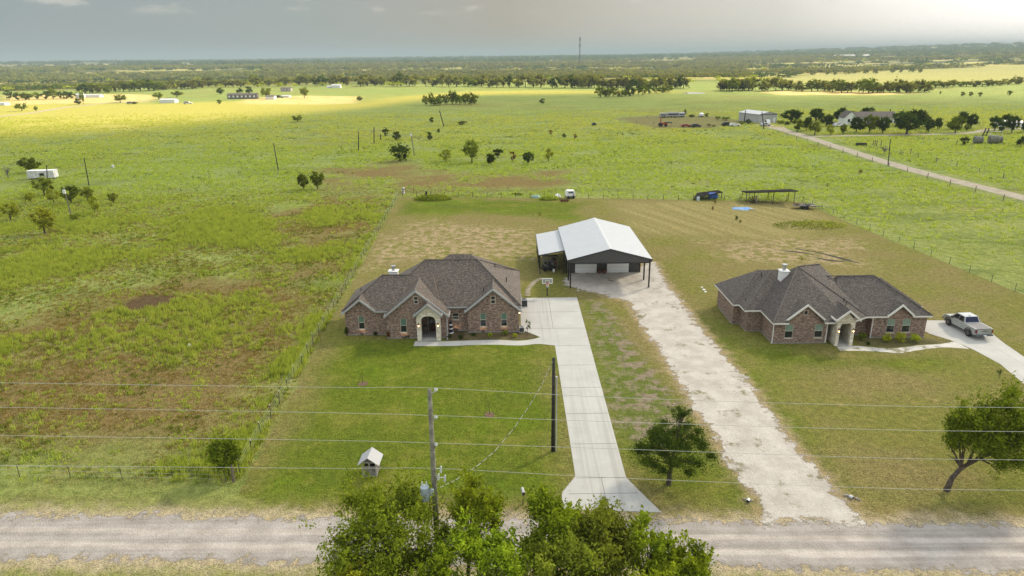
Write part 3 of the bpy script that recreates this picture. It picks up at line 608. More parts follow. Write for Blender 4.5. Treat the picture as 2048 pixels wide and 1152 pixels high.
rf = MB(); fa = MB()
hip(rf, fa, -15.9, 1.05, 72.82, 82.9, 3.12, -10.3, -4.1, 77.8, 7.25)
hip(rf, fa, -19.25, -8, 72.0, 79.5, 3.02, -15.1, -9.2, 75.72, 6.08, notch=(-18.9, -15.55, .42))
hip(rf, fa, -11.2, 1.02, 75.5, 86.4, 3.1, -7.6, -5.0, 80.2, 7.25)
gable(rf, fa, -19.28, -17.15, -15.5, 2.74, 4.45, 71.98, 75.5, 3.08)
gable(rf, fa, -14.3, -10.68, -7.08, 2.75, 5.76, 70.95, 78.2, 2.75)
gable(rf, fa, -10.88, -9.33, -7.80, 3.14, 4.46, 70.15, 73.5)
gable(rf, fa, -5.38, -2.17, 1.05, 2.72, 5.38, 72.38, 78.4)
R1 = H1.part(rf, 'roof', SHING); H1.sub(fa, 'fascia', FASC, R1)
cap = MB()
def caps(mb, pts, r=.09): mb.tube([Vector(p) + Vector((0, 0, .02)) for p in pts], r, 5)
RIDGE = shinglemat('ridge_caps', (.10, .085, .075), (.17, .14, .12), (.2, .16, .13))
for pp in (((-15.9, 72.82, 3.12), (-10.3, 77.8, 7.25), (-4.1, 77.8, 7.25), (1.05, 72.82, 3.12)), ((-19.25, 72, 3.02), (-15.1, 75.72, 6.08), (-11.6, 75.72, 6.08)), ((-4.1, 77.8, 7.25), (1.02, 86.4, 3.1)), ((-2.17, 72.4, 5.38), (-2.17, 77, 5.38)), ((-10.68, 71, 5.76), (-10.68, 77, 5.76)), ((-9.33, 70.2, 4.46), (-9.33, 72.6, 4.46)), ((-17.15, 72, 4.45), (-17.15, 74, 4.45))): caps(cap, pp)
H1.sub(cap, 'ridge_cap', RIDGE, R1)
window(H1, -17.53, -16.83, .72, 2.32, 72.35); window(H1, -12.58, -11.86, .73, 2.38, 71.2); window(H1, -6.9, -6.15, 1.42, 2.2, 73.25, up=DGLASS, split=.45)
window(H1, -3.7, -2.99, .73, 2.35, 72.7); window(H1, -1.32, -.6, .73, 2.35, 72.7)
vent_window(H1, -10.84, -10.46, 4.2, 4.95, 71.2); vent_window(H1, -2.37, -1.95, 3.55, 4.38, 72.7)
st = MB(); arch_front(st, -10.62, -8.02, -10.14, -8.5, 2.35, 2.95, 3, 70.4, .5, (-10.62, 2.95, -9.33, 4.22, -8.02, 2.95))
wall_x(st, 71.2, 70.4, 0, 3, -10.62); wall_x(st, 70.4, 71.2, 0, 3, -8.02); H1.part(st, 'stone_porch', STONE)
H1.part(MB().box(-10.6, -8.04, 70.42, 73.0, 0, .09), 'porch_floor', CONC)
dr = MB().box(-9.62, -8.62, 72.93, 72.99, .12, 2.45); d = H1.part(dr, 'door', WOODD)
H1.sub(MB().box(-9.47, -9.16, 72.90, 72.93, 1.1, 2.25).box(-9.08, -8.77, 72.90, 72.93, 1.1, 2.25), 'pane', DGLASS, d); H1.sub(MB().tube([(-8.70, 72.86, 1.0), (-8.70, 72.86, 1.3)], .02, 6), 'handle', BLACK, d)
H1.sub(MB().box(-9.72, -9.63, 72.90, 72.995, .1, 2.55).box(-8.61, -8.52, 72.90, 72.995, .1, 2.55).box(-9.63, -8.61, 72.90, 72.995, 2.455, 2.55), 'door_frame', TRIM, d)
wr = MB(); wr.tube([(-9.12 + .2 * cos(a), 72.86, 1.95 + .2 * sin(a)) for a in np.linspace(0, 2 * pi, 13)], .055, 6)
o = wr.build('wreath', mat('wreath_twigs', (.12, .10, .04), .9, var=.4, scale=20)); tag(o, 'round twig wreath hanging on the wooden front door behind the stone arch', 'wreath')
for x in (-10.40, -8.26): lantern(H1, x, 1.95, 70.4)
ds = MB().box(-7.36, -7.27, 71.05, 71.14, .1, 2.6).box(-7.36, -7.27, 70.5, 71.05, .03, .11); H1.part(ds, 'downspout', FASC)
chm = MB().box(-15.15, -14.1, 80.2, 81.1, 2.5, 5.05).box(-15.25, -14.0, 80.1, 81.2, 5.05, 5.13); ch = H1.part(chm, 'chimney', WHITE); H1.sub(MB().tube([(-14.62, 80.65, 5.1), (-14.62, 80.65, 5.6)], .2, 12).tube([(-14.62, 80.65, 5.62), (-14.62, 80.65, 5.74)], .3, 12), 'flue', GALV, ch)
for (px, py, z) in ((967, 578, 4.9), (972, 585, 4.6), (965, 593, 4.3), (738, 568, 4.5), (722, 579, 4.2), (1013, 562, 4.6), (990, 534, 5.6)):
    p = at(px, py, z); pipe_vent(H1, R1, p.x, p.y, p.z, .15 if py > 565 else .45)
# side lantern by the garage and the dryer box
sd = Build.part(H1, MB().box(.76, .86, 74.02, 74.16, 1.9, 2.15), 'wall_lantern', BLACK); H1.sub(MB().box(.78, .87, 74.04, 74.14, 1.76, 1.89), 'bulb', GLOWW, sd)

# ------------------------------------------------------------------ second brick house
H2 = Build('brick_house', 'brown brick house with white gable trim and tall white chimney beside the pickup', 'house', (35, 74, 0), 'brick houses')
wl = MB(); PL = 2.7
wall_y(wl, 28.3, 34.2, .1, PL, 68.5, [(29.55, 30.45, .62, 2.22), (32.78, 33.68, .64, 2.22)]); wl.face([(29.6, 68.5, PL), (33.55, 68.5, PL), (31.55, 68.5, 4.45)])
wall_x(wl, 72.05, 68.5, .1, PL, 28.3); wall_y(wl, 26.6, 28.3, .1, PL, 72.05); wall_x(wl, 74.35, 72.05, .1, PL, 26.6); wall_y(wl, 25.75, 26.6, .1, PL, 74.35); wall_x(wl, 80.6, 74.35, .1, PL, 25.75)
wall_x(wl, 68.5, 70.6, .1, PL, 34.2); wall_y(wl, 34.2, 39.5, .1, PL, 70.6, [(37.2, 37.8, 1.35, 2.2)]); wall_x(wl, 70.6, 69.7, .1, PL, 39.5)
wall_y(wl, 39.5, 45.55, .1, PL, 69.7, [(41.25, 42.15, .62, 2.22), (42.95, 43.85, .62, 2.22)]); wl.face([(41.1, 69.7, PL), (43.78, 69.7, PL), (42.42, 69.7, 3.88)]); wall_x(wl, 69.7, 78, .1, PL, 45.55)
wl.face([(45.5, 78, .1), (25.75, 80.6, .1), (25.75, 80.6, PL), (45.5, 78, PL)]); H2.part(wl, 'wall', BRICK)
fd = MB().box(28.25, 34.25, 68.45, 78, 0, .098).box(26.55, 28.4, 72.0, 78, 0, .097).box(25.7, 26.7, 74.3, 80, 0, .096).box(34, 39.6, 70.55, 78, 0, .095).box(39.45, 45.6, 69.65, 78, 0, .099); H2.part(fd, 'foundation', FOUND)
rf = MB(); fa = MB(); ze = 2.74
hip(rf, fa, 25.36, 38, 73.45, 81, ze, 29.15, 36, 77.2, 5.7)
hip(rf, fa, 26.06, 38, 71.55, 80.2, ze, 30.3, 36, 75.85, 6.12)
A1, B1, C1, D1, E1 = (27.9, 67.85, ze - .1), (36.2, 67.85, ze - .1), (38.8, 69.38, ze - .04), (40.5, 78.5, ze), (27.9, 79, ze)
T1, T2 = (32.3, 73.7, 7.15), (35.5, 75.2, 6.95)
N1, N2, N3, N4 = (29.65, 67.85, ze - .1), (29.65, 68.56, ze + .44), (33.5, 68.56, ze + .44), (33.5, 67.85, ze - .1)
rf.face([A1, N1, N2, N3, N4, B1, T1]).face([B1, C1, T1]).face([C1, T2, T1]).face([C1, D1, T2]).face([D1, E1, T1]).face([D1, T1, T2]).face([E1, A1, T1])
for p, q in ((A1, N1), (N1, N2), (N3, N4), (N4, B1), (B1, C1), (C1, D1), (E1, A1)): fa.face([(p[0], p[1], p[2] - .18), (q[0], q[1], q[2] - .18), q, p])
fa.face([(p[0], p[1], p[2] - .17) for p in (A1, E1, D1, C1, B1, N4, (N3[0], N3[1], A1[2]), (N2[0], N2[1], A1[2]), N1)])
hip(rf, fa, 34.6, 45.9, 69.35, 77.9, ze - .06, 37.0, 41.05, 73.6, 6.0, notch=(41.15, 43.72, .40))
hip(rf, fa, 38.5, 46.4, 72.2, 79.5, ze - .03, 41.5, 43.2, 75.9, 5.0)
gable(rf, fa, 29.35, 31.55, 33.75, 2.78, 4.62, 68.15, 71.5); gable(rf, fa, 34.36, 35.66, 36.96, 3.16, 4.24, 67.2, 71); gable(rf, fa, 41.02, 42.42, 43.86, 2.78, 4.04, 69.32, 72)
R2 = H2.part(rf, 'roof', SHING2); H2.sub(fa, 'fascia', FASCW, R2)
cap = MB()
for pp in ((A1, T1, T2), (T1, C1), ((34.9, 73.6, 6), (41.05, 73.6, 6), (45.9, 69.35, ze - .06)), ((26.06, 71.55, ze), (30.3, 75.85, 6.12)), ((25.36, 73.45, ze), (29.15, 77.2, 5.7)), ((35.66, 67.3, 4.24), (35.66, 69.6, 4.24)), ((41.05, 73.6, 6), (45.9, 77.9, ze))): caps(cap, pp, .075)
H2.sub(cap, 'ridge_cap', RIDGE, R2)
for a in ((29.55, 30.45, .62, 2.22, 68.5), (32.78, 33.68, .64, 2.22, 68.5), (41.25, 42.15, .62, 2.22, 69.7), (42.95, 43.85, .62, 2.22, 69.7)): window(H2, *a, up=BLIND2)
window(H2, 37.2, 37.8, 1.35, 2.2, 70.6, up=DGLASS); vent_window(H2, 31.38, 31.74, 3.35, 3.78, 68.5, False)
st = MB(); arch_front(st, 34.72, 36.62, 35.05, 36.25, 2.2, 2.72, 3, 67.6, .45, (34.72, 2.85, 35.66, 3.95, 36.62, 2.85)); wall_x(st, 70.6, 67.6, 0, 2.9, 34.72); wall_x(st, 67.6, 70.6, 0, 2.9, 36.62); wall_x(st, 70.6, 68.05, 0, 2.9, 36.5); wall_x(st, 68.05, 70.6, 0, 2.9, 34.84)
H2.part(st, 'stone_porch', STONE); H2.part(MB().box(34.74, 36.6, 67.62, 70.58, 0, .08), 'porch_floor', CONC)
d = H2.part(MB().box(35.45, 36.35, 70.53, 70.59, .1, 2.4), 'door', WOODD); H2.sub(MB().tube([(35.55, 70.46, 1.0), (35.55, 70.46, 1.25)], .02, 6), 'handle', BLACK, d)
for x in (34.9, 36.44): lantern(H2, x, 1.85, 67.6)
H2.part(MB().box(28.22, 28.30, 68.40, 68.49, .05, 2.5).box(28.14, 28.22, 68.40, 68.49, .05, .12), 'downspout', FASCW); H2.part(MB().box(34.0, 34.09, 68.38, 68.49, .05, 2.5), 'downspout', FASCW); H2.part(MB().box(39.52, 39.6, 69.59, 69.69, .05, 2.5), 'downspout', FASCW)
ch = H2.part(MB().box(30.55, 31.45, 73.65, 74.55, 4.0, 6.55).box(30.48, 31.52, 73.58, 74.62, 6.55, 6.62), 'chimney', WHITE); H2.sub(MB().tube([(31.0, 74.1, 6.6), (31.0, 74.1, 7.1)], .2, 12).tube([(31.0, 74.1, 7.14), (31.0, 74.1, 7.32)], .3, 12), 'flue', GALV, ch)
for (px, py, z, h) in ((1535, 574, 4.4, .5), (1523, 551, 5.4, .4), (1688, 600, 4.2, .2), (1692, 607, 4.0, .25), (1657, 587, 4.6, .15), (1492, 598, 3.8, .15), (1770, 640, 3, .1)):
    p = at(px, py, z); pipe_vent(H2, R2, p.x, p.y, p.z, h)

# ------------------------------------------------------------------ metal shop with carport front and lean-to
SH = Build('metal_shop', 'charcoal metal workshop with a white metal roof, open carport front and side lean-to', 'workshop', (13, 97, 0))
w = MB().box(8.35, 18.5, 95.0, 106.2, 0, 3.75); SH.part(w, 'wall', SIDING)
rf = MB(); th = .12
for (xa, za, xb, zb) in ((7.5, 4.02, 13.22, 5.52), (13.22, 5.52, 18.92, 4.02)): rf.prism([(xa, za), (xb, zb), (xb, zb - th), (xa, za - th)], 87.9, 106.5)
r = SH.part(rf, 'roof', ROOFW); SH.sub(MB().prism([(12.95, 5.47), (13.22, 5.56), (13.49, 5.47), (13.49, 5.44), (13.22, 5.53), (12.95, 5.44)], 87.88, 106.52), 'ridge_cap', mat('ridge_metal', (.50, .51, .52), .45, var=.06), r)
SH.sub(MB().prism([(7.47, 4.03), (13.22, 5.54), (13.22, 5.36), (7.47, 3.86)], 87.82, 87.895).prism([(13.22, 5.54), (18.95, 4.03), (18.95, 3.86), (13.22, 5.36)], 87.82, 87.895), 'fascia', mat('charcoal_trim', (.05, .05, .052), .5), r)
SH.part(MB().prism([(7.6, 3.85), (13.22, 5.33), (18.85, 3.85), (18.85, 3.62), (7.6, 3.62)], 87.93, 88.02), 'gable_panel', SIDING)
SH.part(MB().prism([(8.35, 3.75), (18.5, 3.75), (13.22, 5.3)], 95.0, 95.1), 'gable_wall', SIDING)
for a, b_ in ((9.2, 12.36), (13.85, 17.02)):
    d = SH.part(MB().box(a, b_, 94.90, 94.96, .02, 2.75), 'garage_door', WDOOR); SH.sub(MB().box(a - .1, a, 94.88, 94.995, 0, 2.85).box(b_, b_ + .1, 94.88, 94.995, 0, 2.85).box(a - .1, b_ + .1, 94.88, 94.995, 2.76, 2.86), 'door_frame', BLACK, d)
SH.part(MB().prism([(8.35, 3.75), (18.5, 3.75), (13.22, 5.3)], 106.1, 106.2), 'gable_wall', SIDING)
SH.part(MB().box(8.30, 8.345, 96.0, 97.0, .02, 2.1), 'door', WDOOR)
for x, y in ((7.95, 88.15), (18.6, 88.0), (7.95, 91.5), (18.55, 91.35), (18.6, 94.9), (7.95, 94.9)): SH.part(MB().box(x - .09, x + .09, y - .09, y + .09, 0, 3.88), 'post', BLACK)
SH.part(MB().box(7.9, 18.65, 87.98, 88.1, 3.45, 3.6).box(7.87, 8.02, 88.1, 95, 3.62, 3.82).box(18.5, 18.66, 88.1, 95, 3.62, 3.82), 'beam', BLACK)
lt = MB().prism([(3.95, 2.95), (7.62, 3.62), (7.62, 3.52), (3.95, 2.85)], 94.3, 106.45); r2 = SH.part(lt, 'lean_to_roof', ROOFW)
SH.sub(MB().prism([(3.92, 2.97), (7.62, 3.64), (7.62, 3.48), (3.92, 2.81)], 94.22, 94.295).box(3.86, 3.945, 94.2, 106.5, 2.80, 2.97), 'fascia', MATS['charcoal_trim'], r2)
for y in (94.5, 97.4, 100.3, 103.2, 106.2): SH.part(MB().box(4.03, 4.15, y - .06, y + .06, 0, 2.84), 'post', BLACK)
SH.part(MB().box(7.45, 7.58, 94.45, 94.58, 0, 3.48), 'post', BLACK)
# ------------------------------------------------------------------ vegetation
def leaf_quads(C, size, R, up=.35, flat=.75):
    """Leaf-sized quads at centres C: random tilt, a diamond outline."""
    n = len(C); a = R.normal(size=(n, 3)); a[:, 2] += up; a /= np.linalg.norm(a, axis=1)[:, None] + 1e-9
    b = np.cross(a, R.normal(size=(n, 3))); b /= np.linalg.norm(b, axis=1)[:, None] + 1e-9; c = np.cross(a, b)
    s = size * R.uniform(.6, 1.35, n)[:, None]
    V = np.stack([C - b * s, C - c * s * flat * .6, C + b * s, C + c * s * flat * .6], 1).reshape(-1, 3)
    return V, np.arange(4 * n).reshape(n, 4)
def crown_points(R, n, H, rad, base, shape='round', clumps=26, spread=.34):
    """Leaf centres: lumpy clumps filling a crown from `base` to H with radius rad. Returns points, clump id, clump centres."""
    K = []; h = H - base
    while len(K) < clumps:
        u = R.uniform(-1, 1, 3)
        if u @ u > 1: continue
        q = u / (np.linalg.norm(u) + 1e-9) * R.uniform(.35, 1) ** .6; zz = (q[2] + 1) / 2
        w = {'round': 1, 'cone': 1.25 - 1.1 * zz, 'vase': .45 + .65 * zz, 'flat': 1}[shape]
        K.append((q[0] * rad * w * .8, q[1] * rad * w * .8, base + h * (.08 + .84 * zz)))
    K = np.array(K); cr = R.uniform(.6, 1.3, clumps) * spread
    i = R.integers(0, clumps, n); d = R.normal(size=(n, 3)); d /= np.linalg.norm(d, axis=1)[:, None]
    d *= (np.minimum(np.abs(R.normal(size=n)) * .54, 1.4) * cr[i])[:, None]
    P = K[i] + d * np.array([rad, rad, h * .55]); P[:, 2] = np.maximum(P[:, 2], base * .6)
    return P, i, K
def tree_meshes(seed, H=8, rad=3, base=2, n=4000, leaf=.2, shape='round', clumps=26, spread=.34, leafm='mid', bark=None, lean=(0, 0), trunk=.14, limbs=8, sprays=0):
    R = np.random.default_rng(seed)
    P, i, K = crown_points(R, n, H, rad, base, shape, clumps, spread)
    if sprays:                                                        # upright shoots that break the outline
        top = K[np.argsort(-K[:, 2] - .4 * np.hypot(K[:, 0], K[:, 1]))[:max(6, clumps * 2 // 3)]]; L = []
        for k in range(sprays):
            c = top[R.integers(len(top))] + R.normal(size=3) * rad * .12; d = np.array([c[0] / rad * .6, c[1] / rad * .6, 1]) + R.normal(size=3) * .3; d /= np.linalg.norm(d); q = R.uniform(.25, .55) * rad * .8
            tt = R.uniform(.2, 1, 34)[:, None]; L.append(c + d * q * tt + R.normal(size=(34, 3)) * .06 * rad * (1.15 - tt))
        X_ = np.concatenate(L); P = np.concatenate([P, X_]); i = np.concatenate([i, R.integers(0, clumps, len(X_))])
    P[:, 0] += lean[0] * (P[:, 2] / H); P[:, 1] += lean[1] * (P[:, 2] / H); K = K + np.stack([lean[0] * K[:, 2] / H, lean[1] * K[:, 2] / H, 0 * K[:, 2]], 1)
    V, Fq = leaf_quads(P, leaf, R)
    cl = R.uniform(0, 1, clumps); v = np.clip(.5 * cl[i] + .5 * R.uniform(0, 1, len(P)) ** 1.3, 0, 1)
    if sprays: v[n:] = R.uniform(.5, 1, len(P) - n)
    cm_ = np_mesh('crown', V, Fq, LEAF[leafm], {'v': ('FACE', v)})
    m = MB(); zt = base + (H - base) * .45; bx, by = lean[0] * zt / H, lean[1] * zt / H
    m.tube([(0, 0, -.15), (bx * .05, by * .05, .25), (bx * .45 + R.normal() * .05, by * .45, zt * .5), (bx, by, zt)], [trunk * 1.5, trunk * 1.05, trunk * .8, trunk * .45], 8)
    for c in K[R.permutation(len(K))[:limbs]]:
        z0 = R.uniform(.35, .8) * zt; s0 = np.array([bx * z0 / zt, by * z0 / zt, z0]); mid = (s0 + c) / 2 + np.array([0, 0, .08 * H * R.uniform(-.3, 1)])
        m.tube([tuple(s0), tuple(mid), tuple(c)], [trunk * .5, trunk * .3, trunk * .1], 5, cap=False)
    return m.mesh('trunk', bark or BARK), cm_
def plant(name, label, cat, loc, meshes, sc=(1, 1, 1), rz=0, group=None):
    r = thing(name, label, cat, loc, rz, group); r.scale = sc
    link('trunk', meshes[0], r); link('crown', meshes[1], r); return r
def px_tree(px, py, top, w, meshes, dim, name, label, cat='tree', group=None, rz=None, nominal=None):
    """Place a tree whose foot is seen at (px, py); its height and width come from the photograph."""
    p = at(px, py); h = at_y(px, top, p.y).z; rad = w / 2 * pxs(p)
    s = rad / dim[1]; return plant(name, label, cat, p, meshes, (s, s, h / dim[0]), rnd.uniform(0, 6.28) if rz is None else rz, group)

# --- roadside thicket in the foreground
def fg(seed, px, py, top, y, wpx, kind, n, label, name='tree', shape='round', leaf=.10, base=None, clumps=34, sprays=22, spread=.30, bark=None, lean=(0, 0)):
    p = at_y(px, py, y); h = at_y(px, top, y).z; rad = wpx / 2 * (Vector((p.x, y, h * .7)) - Vector((0, 0, CH))).length / FPX
    m = tree_meshes(seed, h, rad, base if base else h * .25, n, leaf, shape, clumps, spread, kind, bark, lean, .12, 12, sprays)
    return plant(name, label, 'tree', (p.x, y, 0), m, group='trees in the roadside thicket')
fg(1, 780, 1080, 985, 31.5, 290, 'mid', 36000, 'broad dark green tree forming the left end of the roadside thicket', sprays=130, clumps=48)
fg(2, 930, 1050, 962, 32.6, 150, 'bright', 17000, 'tree in front of the utility pole with loose sprays leaning right', sprays=80, spread=.24, lean=(.7, 0), clumps=24)
fg(3, 1100, 1062, 988, 31.4, 150, 'bright', 24000, 'round bright green tree beside the foot of the concrete drive', sprays=40)
fg(4, 1205, 1080, 1022, 30.8, 165, 'olive', 24000, 'olive yellowish tree between the bright round tree and the right end of the thicket', sprays=60, shape='vase')
fg(5, 1300, 1090, 1032, 30.6, 120, 'bright', 14000, 'slim green tree rising at the right end of the roadside thicket', sprays=70, clumps=26)
fg(6, 1365, 1130, 1085, 29.6, 130, 'bright', 12000, 'low spreading tree at the right edge of the roadside thicket', sprays=80, clumps=26)
fg(7, 960, 1120, 1060, 29.3, 200, 'bright', 21000, 'light green bushy tree in the middle front of the thicket', sprays=30)
fg(8, 1130, 1140, 1075, 28.6, 200, 'olive', 21000, 'olive green bushy tree low in front of the round bright tree', sprays=30)
fg(9, 870, 1150, 1112, 28.2, 110, 'bright', 4500, 'small yellow green tree low in front of the broad dark one', sprays=30, clumps=20)
fg(10, 1290, 1150, 1100, 28.2, 150, 'bright', 6000, 'low light green tree at the front below the slim green tree', sprays=30, clumps=22)
fg(11, 710, 1150, 1118, 28.4, 80, 'yellow', 2600, 'small yellowish sapling at the lower left of the thicket', sprays=16, clumps=14)

# --- trees in the front yards
p = at(1337, 968); R = np.random.default_rng(21)
def cedar(seed, H, rad, n, base, lean=0):
    """Round bushy crown with a bare wispy leader above it."""
    R = np.random.default_rng(seed); m = MB(); Hr = H * .78
    P, i, K = crown_points(R, n, Hr, rad, base, 'round', 46, .23); K[:, 2] = np.maximum(K[:, 2], base); P[:, 2] = np.maximum(P[:, 2], base * .7 + .2 * R.uniform(0, 1, n))
    P[:, 0] += lean * P[:, 2] / H; v = list(np.clip(.5 * R.uniform(0, 1, 46)[i] + .5 * R.uniform(0, 1, n), 0, 1)); L = [P]
    m.tube([(0, 0, -.2), (.03, 0, base * .7), (lean * .5, 0, H * .5), (lean, 0, H * .98)], [.22, .16, .1, .012], 8)
    for c in K[::2]: z = max(base * .7, c[2] - .9); m.tube([(lean * z / H, 0, z), ((c[0] + lean * z / H) / 2, c[1] / 2, (z + c[2]) / 2 - .1), tuple(c)], [.05, .035, .01], 4, cap=False)
    for k in range(34):
        u = R.uniform(.62, 1); z = H * u; a = R.uniform(0, 2 * pi); ln = rad * .75 * (1.06 - u) * 2.2 * R.uniform(.6, 1.1); d = np.array([cos(a), sin(a), R.uniform(.5, 1.1)]); d /= np.linalg.norm(d); s0 = np.array([lean * u, 0, z - .25])
        m.tube([tuple(s0), tuple(s0 + d * ln)], [.02, .006], 4, cap=False); q = 46; tt = R.uniform(.1, 1, q)[:, None]; L.append(s0 + d * ln * tt + R.normal(size=(q, 3)) * .06); v += list(R.uniform(.2, .8, q))
    V, Fq = leaf_quads(np.concatenate(L), .085, R, .2, .6)
    return m.mesh('trunk', BARK), np_mesh('crown', V, Fq, LEAF['cedar'], {'v': ('FACE', np.array(v))})
Hc = at_y(1360, 812, p.y).z; plant('cedar_tree', 'dark cedar with a wispy top between the concrete and gravel drives', 'tree', p, cedar(21, Hc, 3.5, 26000, 1.2, lean=.6), group=None)
p = at(1893, 981); Hh = at_y(1960, 768, p.y).z
def leaning_tree():
    R = np.random.default_rng(33); H = Hh; m = MB()
    m.tube([(0, 0, -.2), (.05, 0, .3), (.28, .1, 1.0), (.85, .2, 1.75), (1.9, .35, 2.3), (3.3, .4, 3.0)], [.26, .2, .17, .15, .12, .05], 8)
    C = []
    for (x, y, z, r) in ((-.15, .2, 3.2, .75), (.2, -.3, 4.1, .75), (.9, .4, 3.6, 1.0), (1.2, -.5, 2.9, .8), (1.7, .3, 4.4, 1.0), (2.3, -.4, 5.0, .8), (2.6, .5, 3.7, 1.2), (3.4, -.5, 4.5, 1.2), (3.1, .2, 5.5, .7), (3.6, .4, 3.1, 1.2), (2.9, -.8, 1.9, .7), (4.4, 0, 3.9, 1.4), (4.6, .6, 2.6, 1.2), (5.2, -.3, 3.4, 1.2), (4.0, -.8, 2.1, .9), (1.0, .9, 2.6, .7), (5.6, .5, 4.4, .9), (.3, .5, 2.5, .6), (-.6, .2, 3.9, .6), (-.3, -.2, 4.7, .5), (-.4, .1, 2.9, .5), (.6, 0, 3.1, .8), (1.5, .3, 3.3, 1.0), (2.0, -.3, 3.1, 1.1), (.4, .2, 3.5, .8), (2.6, -.5, 2.6, .9), (3.4, .6, 2.3, .9)):
        C.append((x, y, z, r)); s0 = (.85 + min(2.2, max(0, x - .85) * .6), .25, 1.75 + min(1.1, max(0, x - .85) * .35)); m.tube([s0, ((s0[0] + x) / 2, (s0[1] + y) / 2, (s0[2] + z) / 2 + .15), (x, y, z)], [.085, .05, .015], 5, cap=False)
    L = []; v = []
    for (x, y, z, r) in C:
        r *= 1.0; q = int(1650 * r * r); d = R.normal(size=(q, 3)); d /= np.linalg.norm(d, axis=1)[:, None]; L.append(np.array([x, y, z]) + d * (np.minimum(np.abs(R.normal(size=q)) * .62, 1.5) * r)[:, None] * np.array([1, .9, .72])); v.append(.45 * R.uniform() + .55 * R.uniform(0, 1, q))
        for k in range(11):
            dd = np.array([R.normal() * .5, R.normal() * .5, R.uniform(.3, 1)]); tt = R.uniform(.1, 1, 26)[:, None]; L.append(np.array([x, y, z]) + R.normal(size=3) * r * .4 + dd * (r * 1.25) * tt + R.normal(size=(26, 3)) * .07); v.append(R.uniform(.3, 1, 26))
    P = np.concatenate(L); P[:, 2] *= H / 6.1; V, Fq = leaf_quads(P, .088, R)
    return m.mesh('trunk', BARK), np_mesh('crown', V, Fq, LEAF['mid'], {'v': ('FACE', np.concatenate(v))})
plant('leaning_tree', 'leafy tree with a bent dark trunk leaning right on the lawn of the second house', 'tree', p, leaning_tree())
p = at(466, 962); hz = at_y(452, 882, p.y).z
plant('elm_tree', 'small dense round tree at the corner of the roadside fence', 'tree', (p.x - .45, p.y + .5, 0), tree_meshes(44, hz, 1.32, hz * .28, 9000, .085, 'round', 30, .40, 'mid', trunk=.06, sprays=16))
for (px, py, top, w, lab) in ((725, 768, 738, 26, 'thin young sapling on bare soil at the left of the front lawn'), (979, 829, 780, 24, 'thin young sapling in the middle of the front lawn beyond the wires')):
    q = at(px, py); h = at_y(px, top, q.y).z; plant('sapling', lab, 'sapling', q, tree_meshes(px, h, w / 2 * .05, h * .3, 170, .05, 'round', 8, .4, 'olive', trunk=.018, limbs=4), group='saplings on the front lawn')
    sheet('bare_soil', rough_outline([(q.x + .5 * cos(a), q.y + .5 * sin(a)) for a in np.linspace(0, 2 * pi, 14)[:-1]], .18, .2, px, 2), .005, mat('reddish_soil', (.16, .10, .06), 1, var=.3))
q = at(1999, 757); plant('sapling', 'small dark twiggy sapling beside the drive of the second house', 'sapling', q, tree_meshes(5, 1.1, .35, .3, 160, .06, 'round', 8, .4, 'dark', trunk=.02, limbs=6))

# --- shrubs and bed plants by the houses
def shrub(px, py, top, w, kind, label, name='shrub', shape='round', n=900, leaf=.055):
    q = at(px, py); h = at_y(px, top, q.y).z; rad = w / 2 * pxs(q)
    m = tree_meshes(px * 7 + py, h, rad, h * .08, n, leaf, shape, 16, .42, kind, trunk=.03, limbs=6); return plant(name, label, 'shrub', q, m, group='shrubs around the houses')
shrub(694, 672, 652, 11, 'dark', 'dark upright conifer at the left corner of the near brick house', shape='cone')
shrub(751, 671, 663, 9, 'dark', 'small dark round shrub under the left wing of the near brick house')
shrub(778, 677, 659, 10, 'rust', 'rusty brown dead conifer left of the arched porch', shape='cone')
shrub(816, 676, 669, 10, 'dark', 'dark low shrub between the rusty conifer and the arched porch')
shrub(981, 673, 665, 11, 'shrub', 'small yellow green shrub in the bed under the lit brick wall')
shrub(1010, 671, 658, 15, 'bright', 'larger green shrub beside a lit uplight under the window')
shrub(1029, 674, 666, 12, 'shrub', 'bright yellow shrub near the right end of the curved bed')
shrub(899, 675, 669, 14, 'dark', 'low dark green plant in the bed right of the arched porch')
shrub(922, 677, 671, 12, 'dark', 'second low dark green plant in the bed near the path')
shrub(946, 671, 666, 11, 'dark', 'low dark plant at the foot of the right hand gable wall')
q = at(1055, 671); plant('sapling', 'thin staked sapling with loose leaves where the path meets the drive', 'sapling', q, tree_meshes(77, 2.1, .55, .5, 260, .07, 'round', 11, .3, 'dark', trunk=.02, limbs=9))
shrub(1772, 685, 665, 22, 'shrub', 'yellow green shrub nearest the porch of the second house', n=1500)
shrub(1800, 686, 664, 25, 'shrub', 'large yellow green shrub in the middle of the row of three', n=1700)
shrub(1830, 684, 667, 21, 'shrub', 'yellow green shrub at the right of the row of three', n=1500)
shrub(1724, 680, 664, 22, 'mid', 'dark green shrub beside the stone porch of the second house', n=1200)
shrub(1736, 690, 684, 7, 'dark', 'tiny dark plant in the weedy bed of the second house')

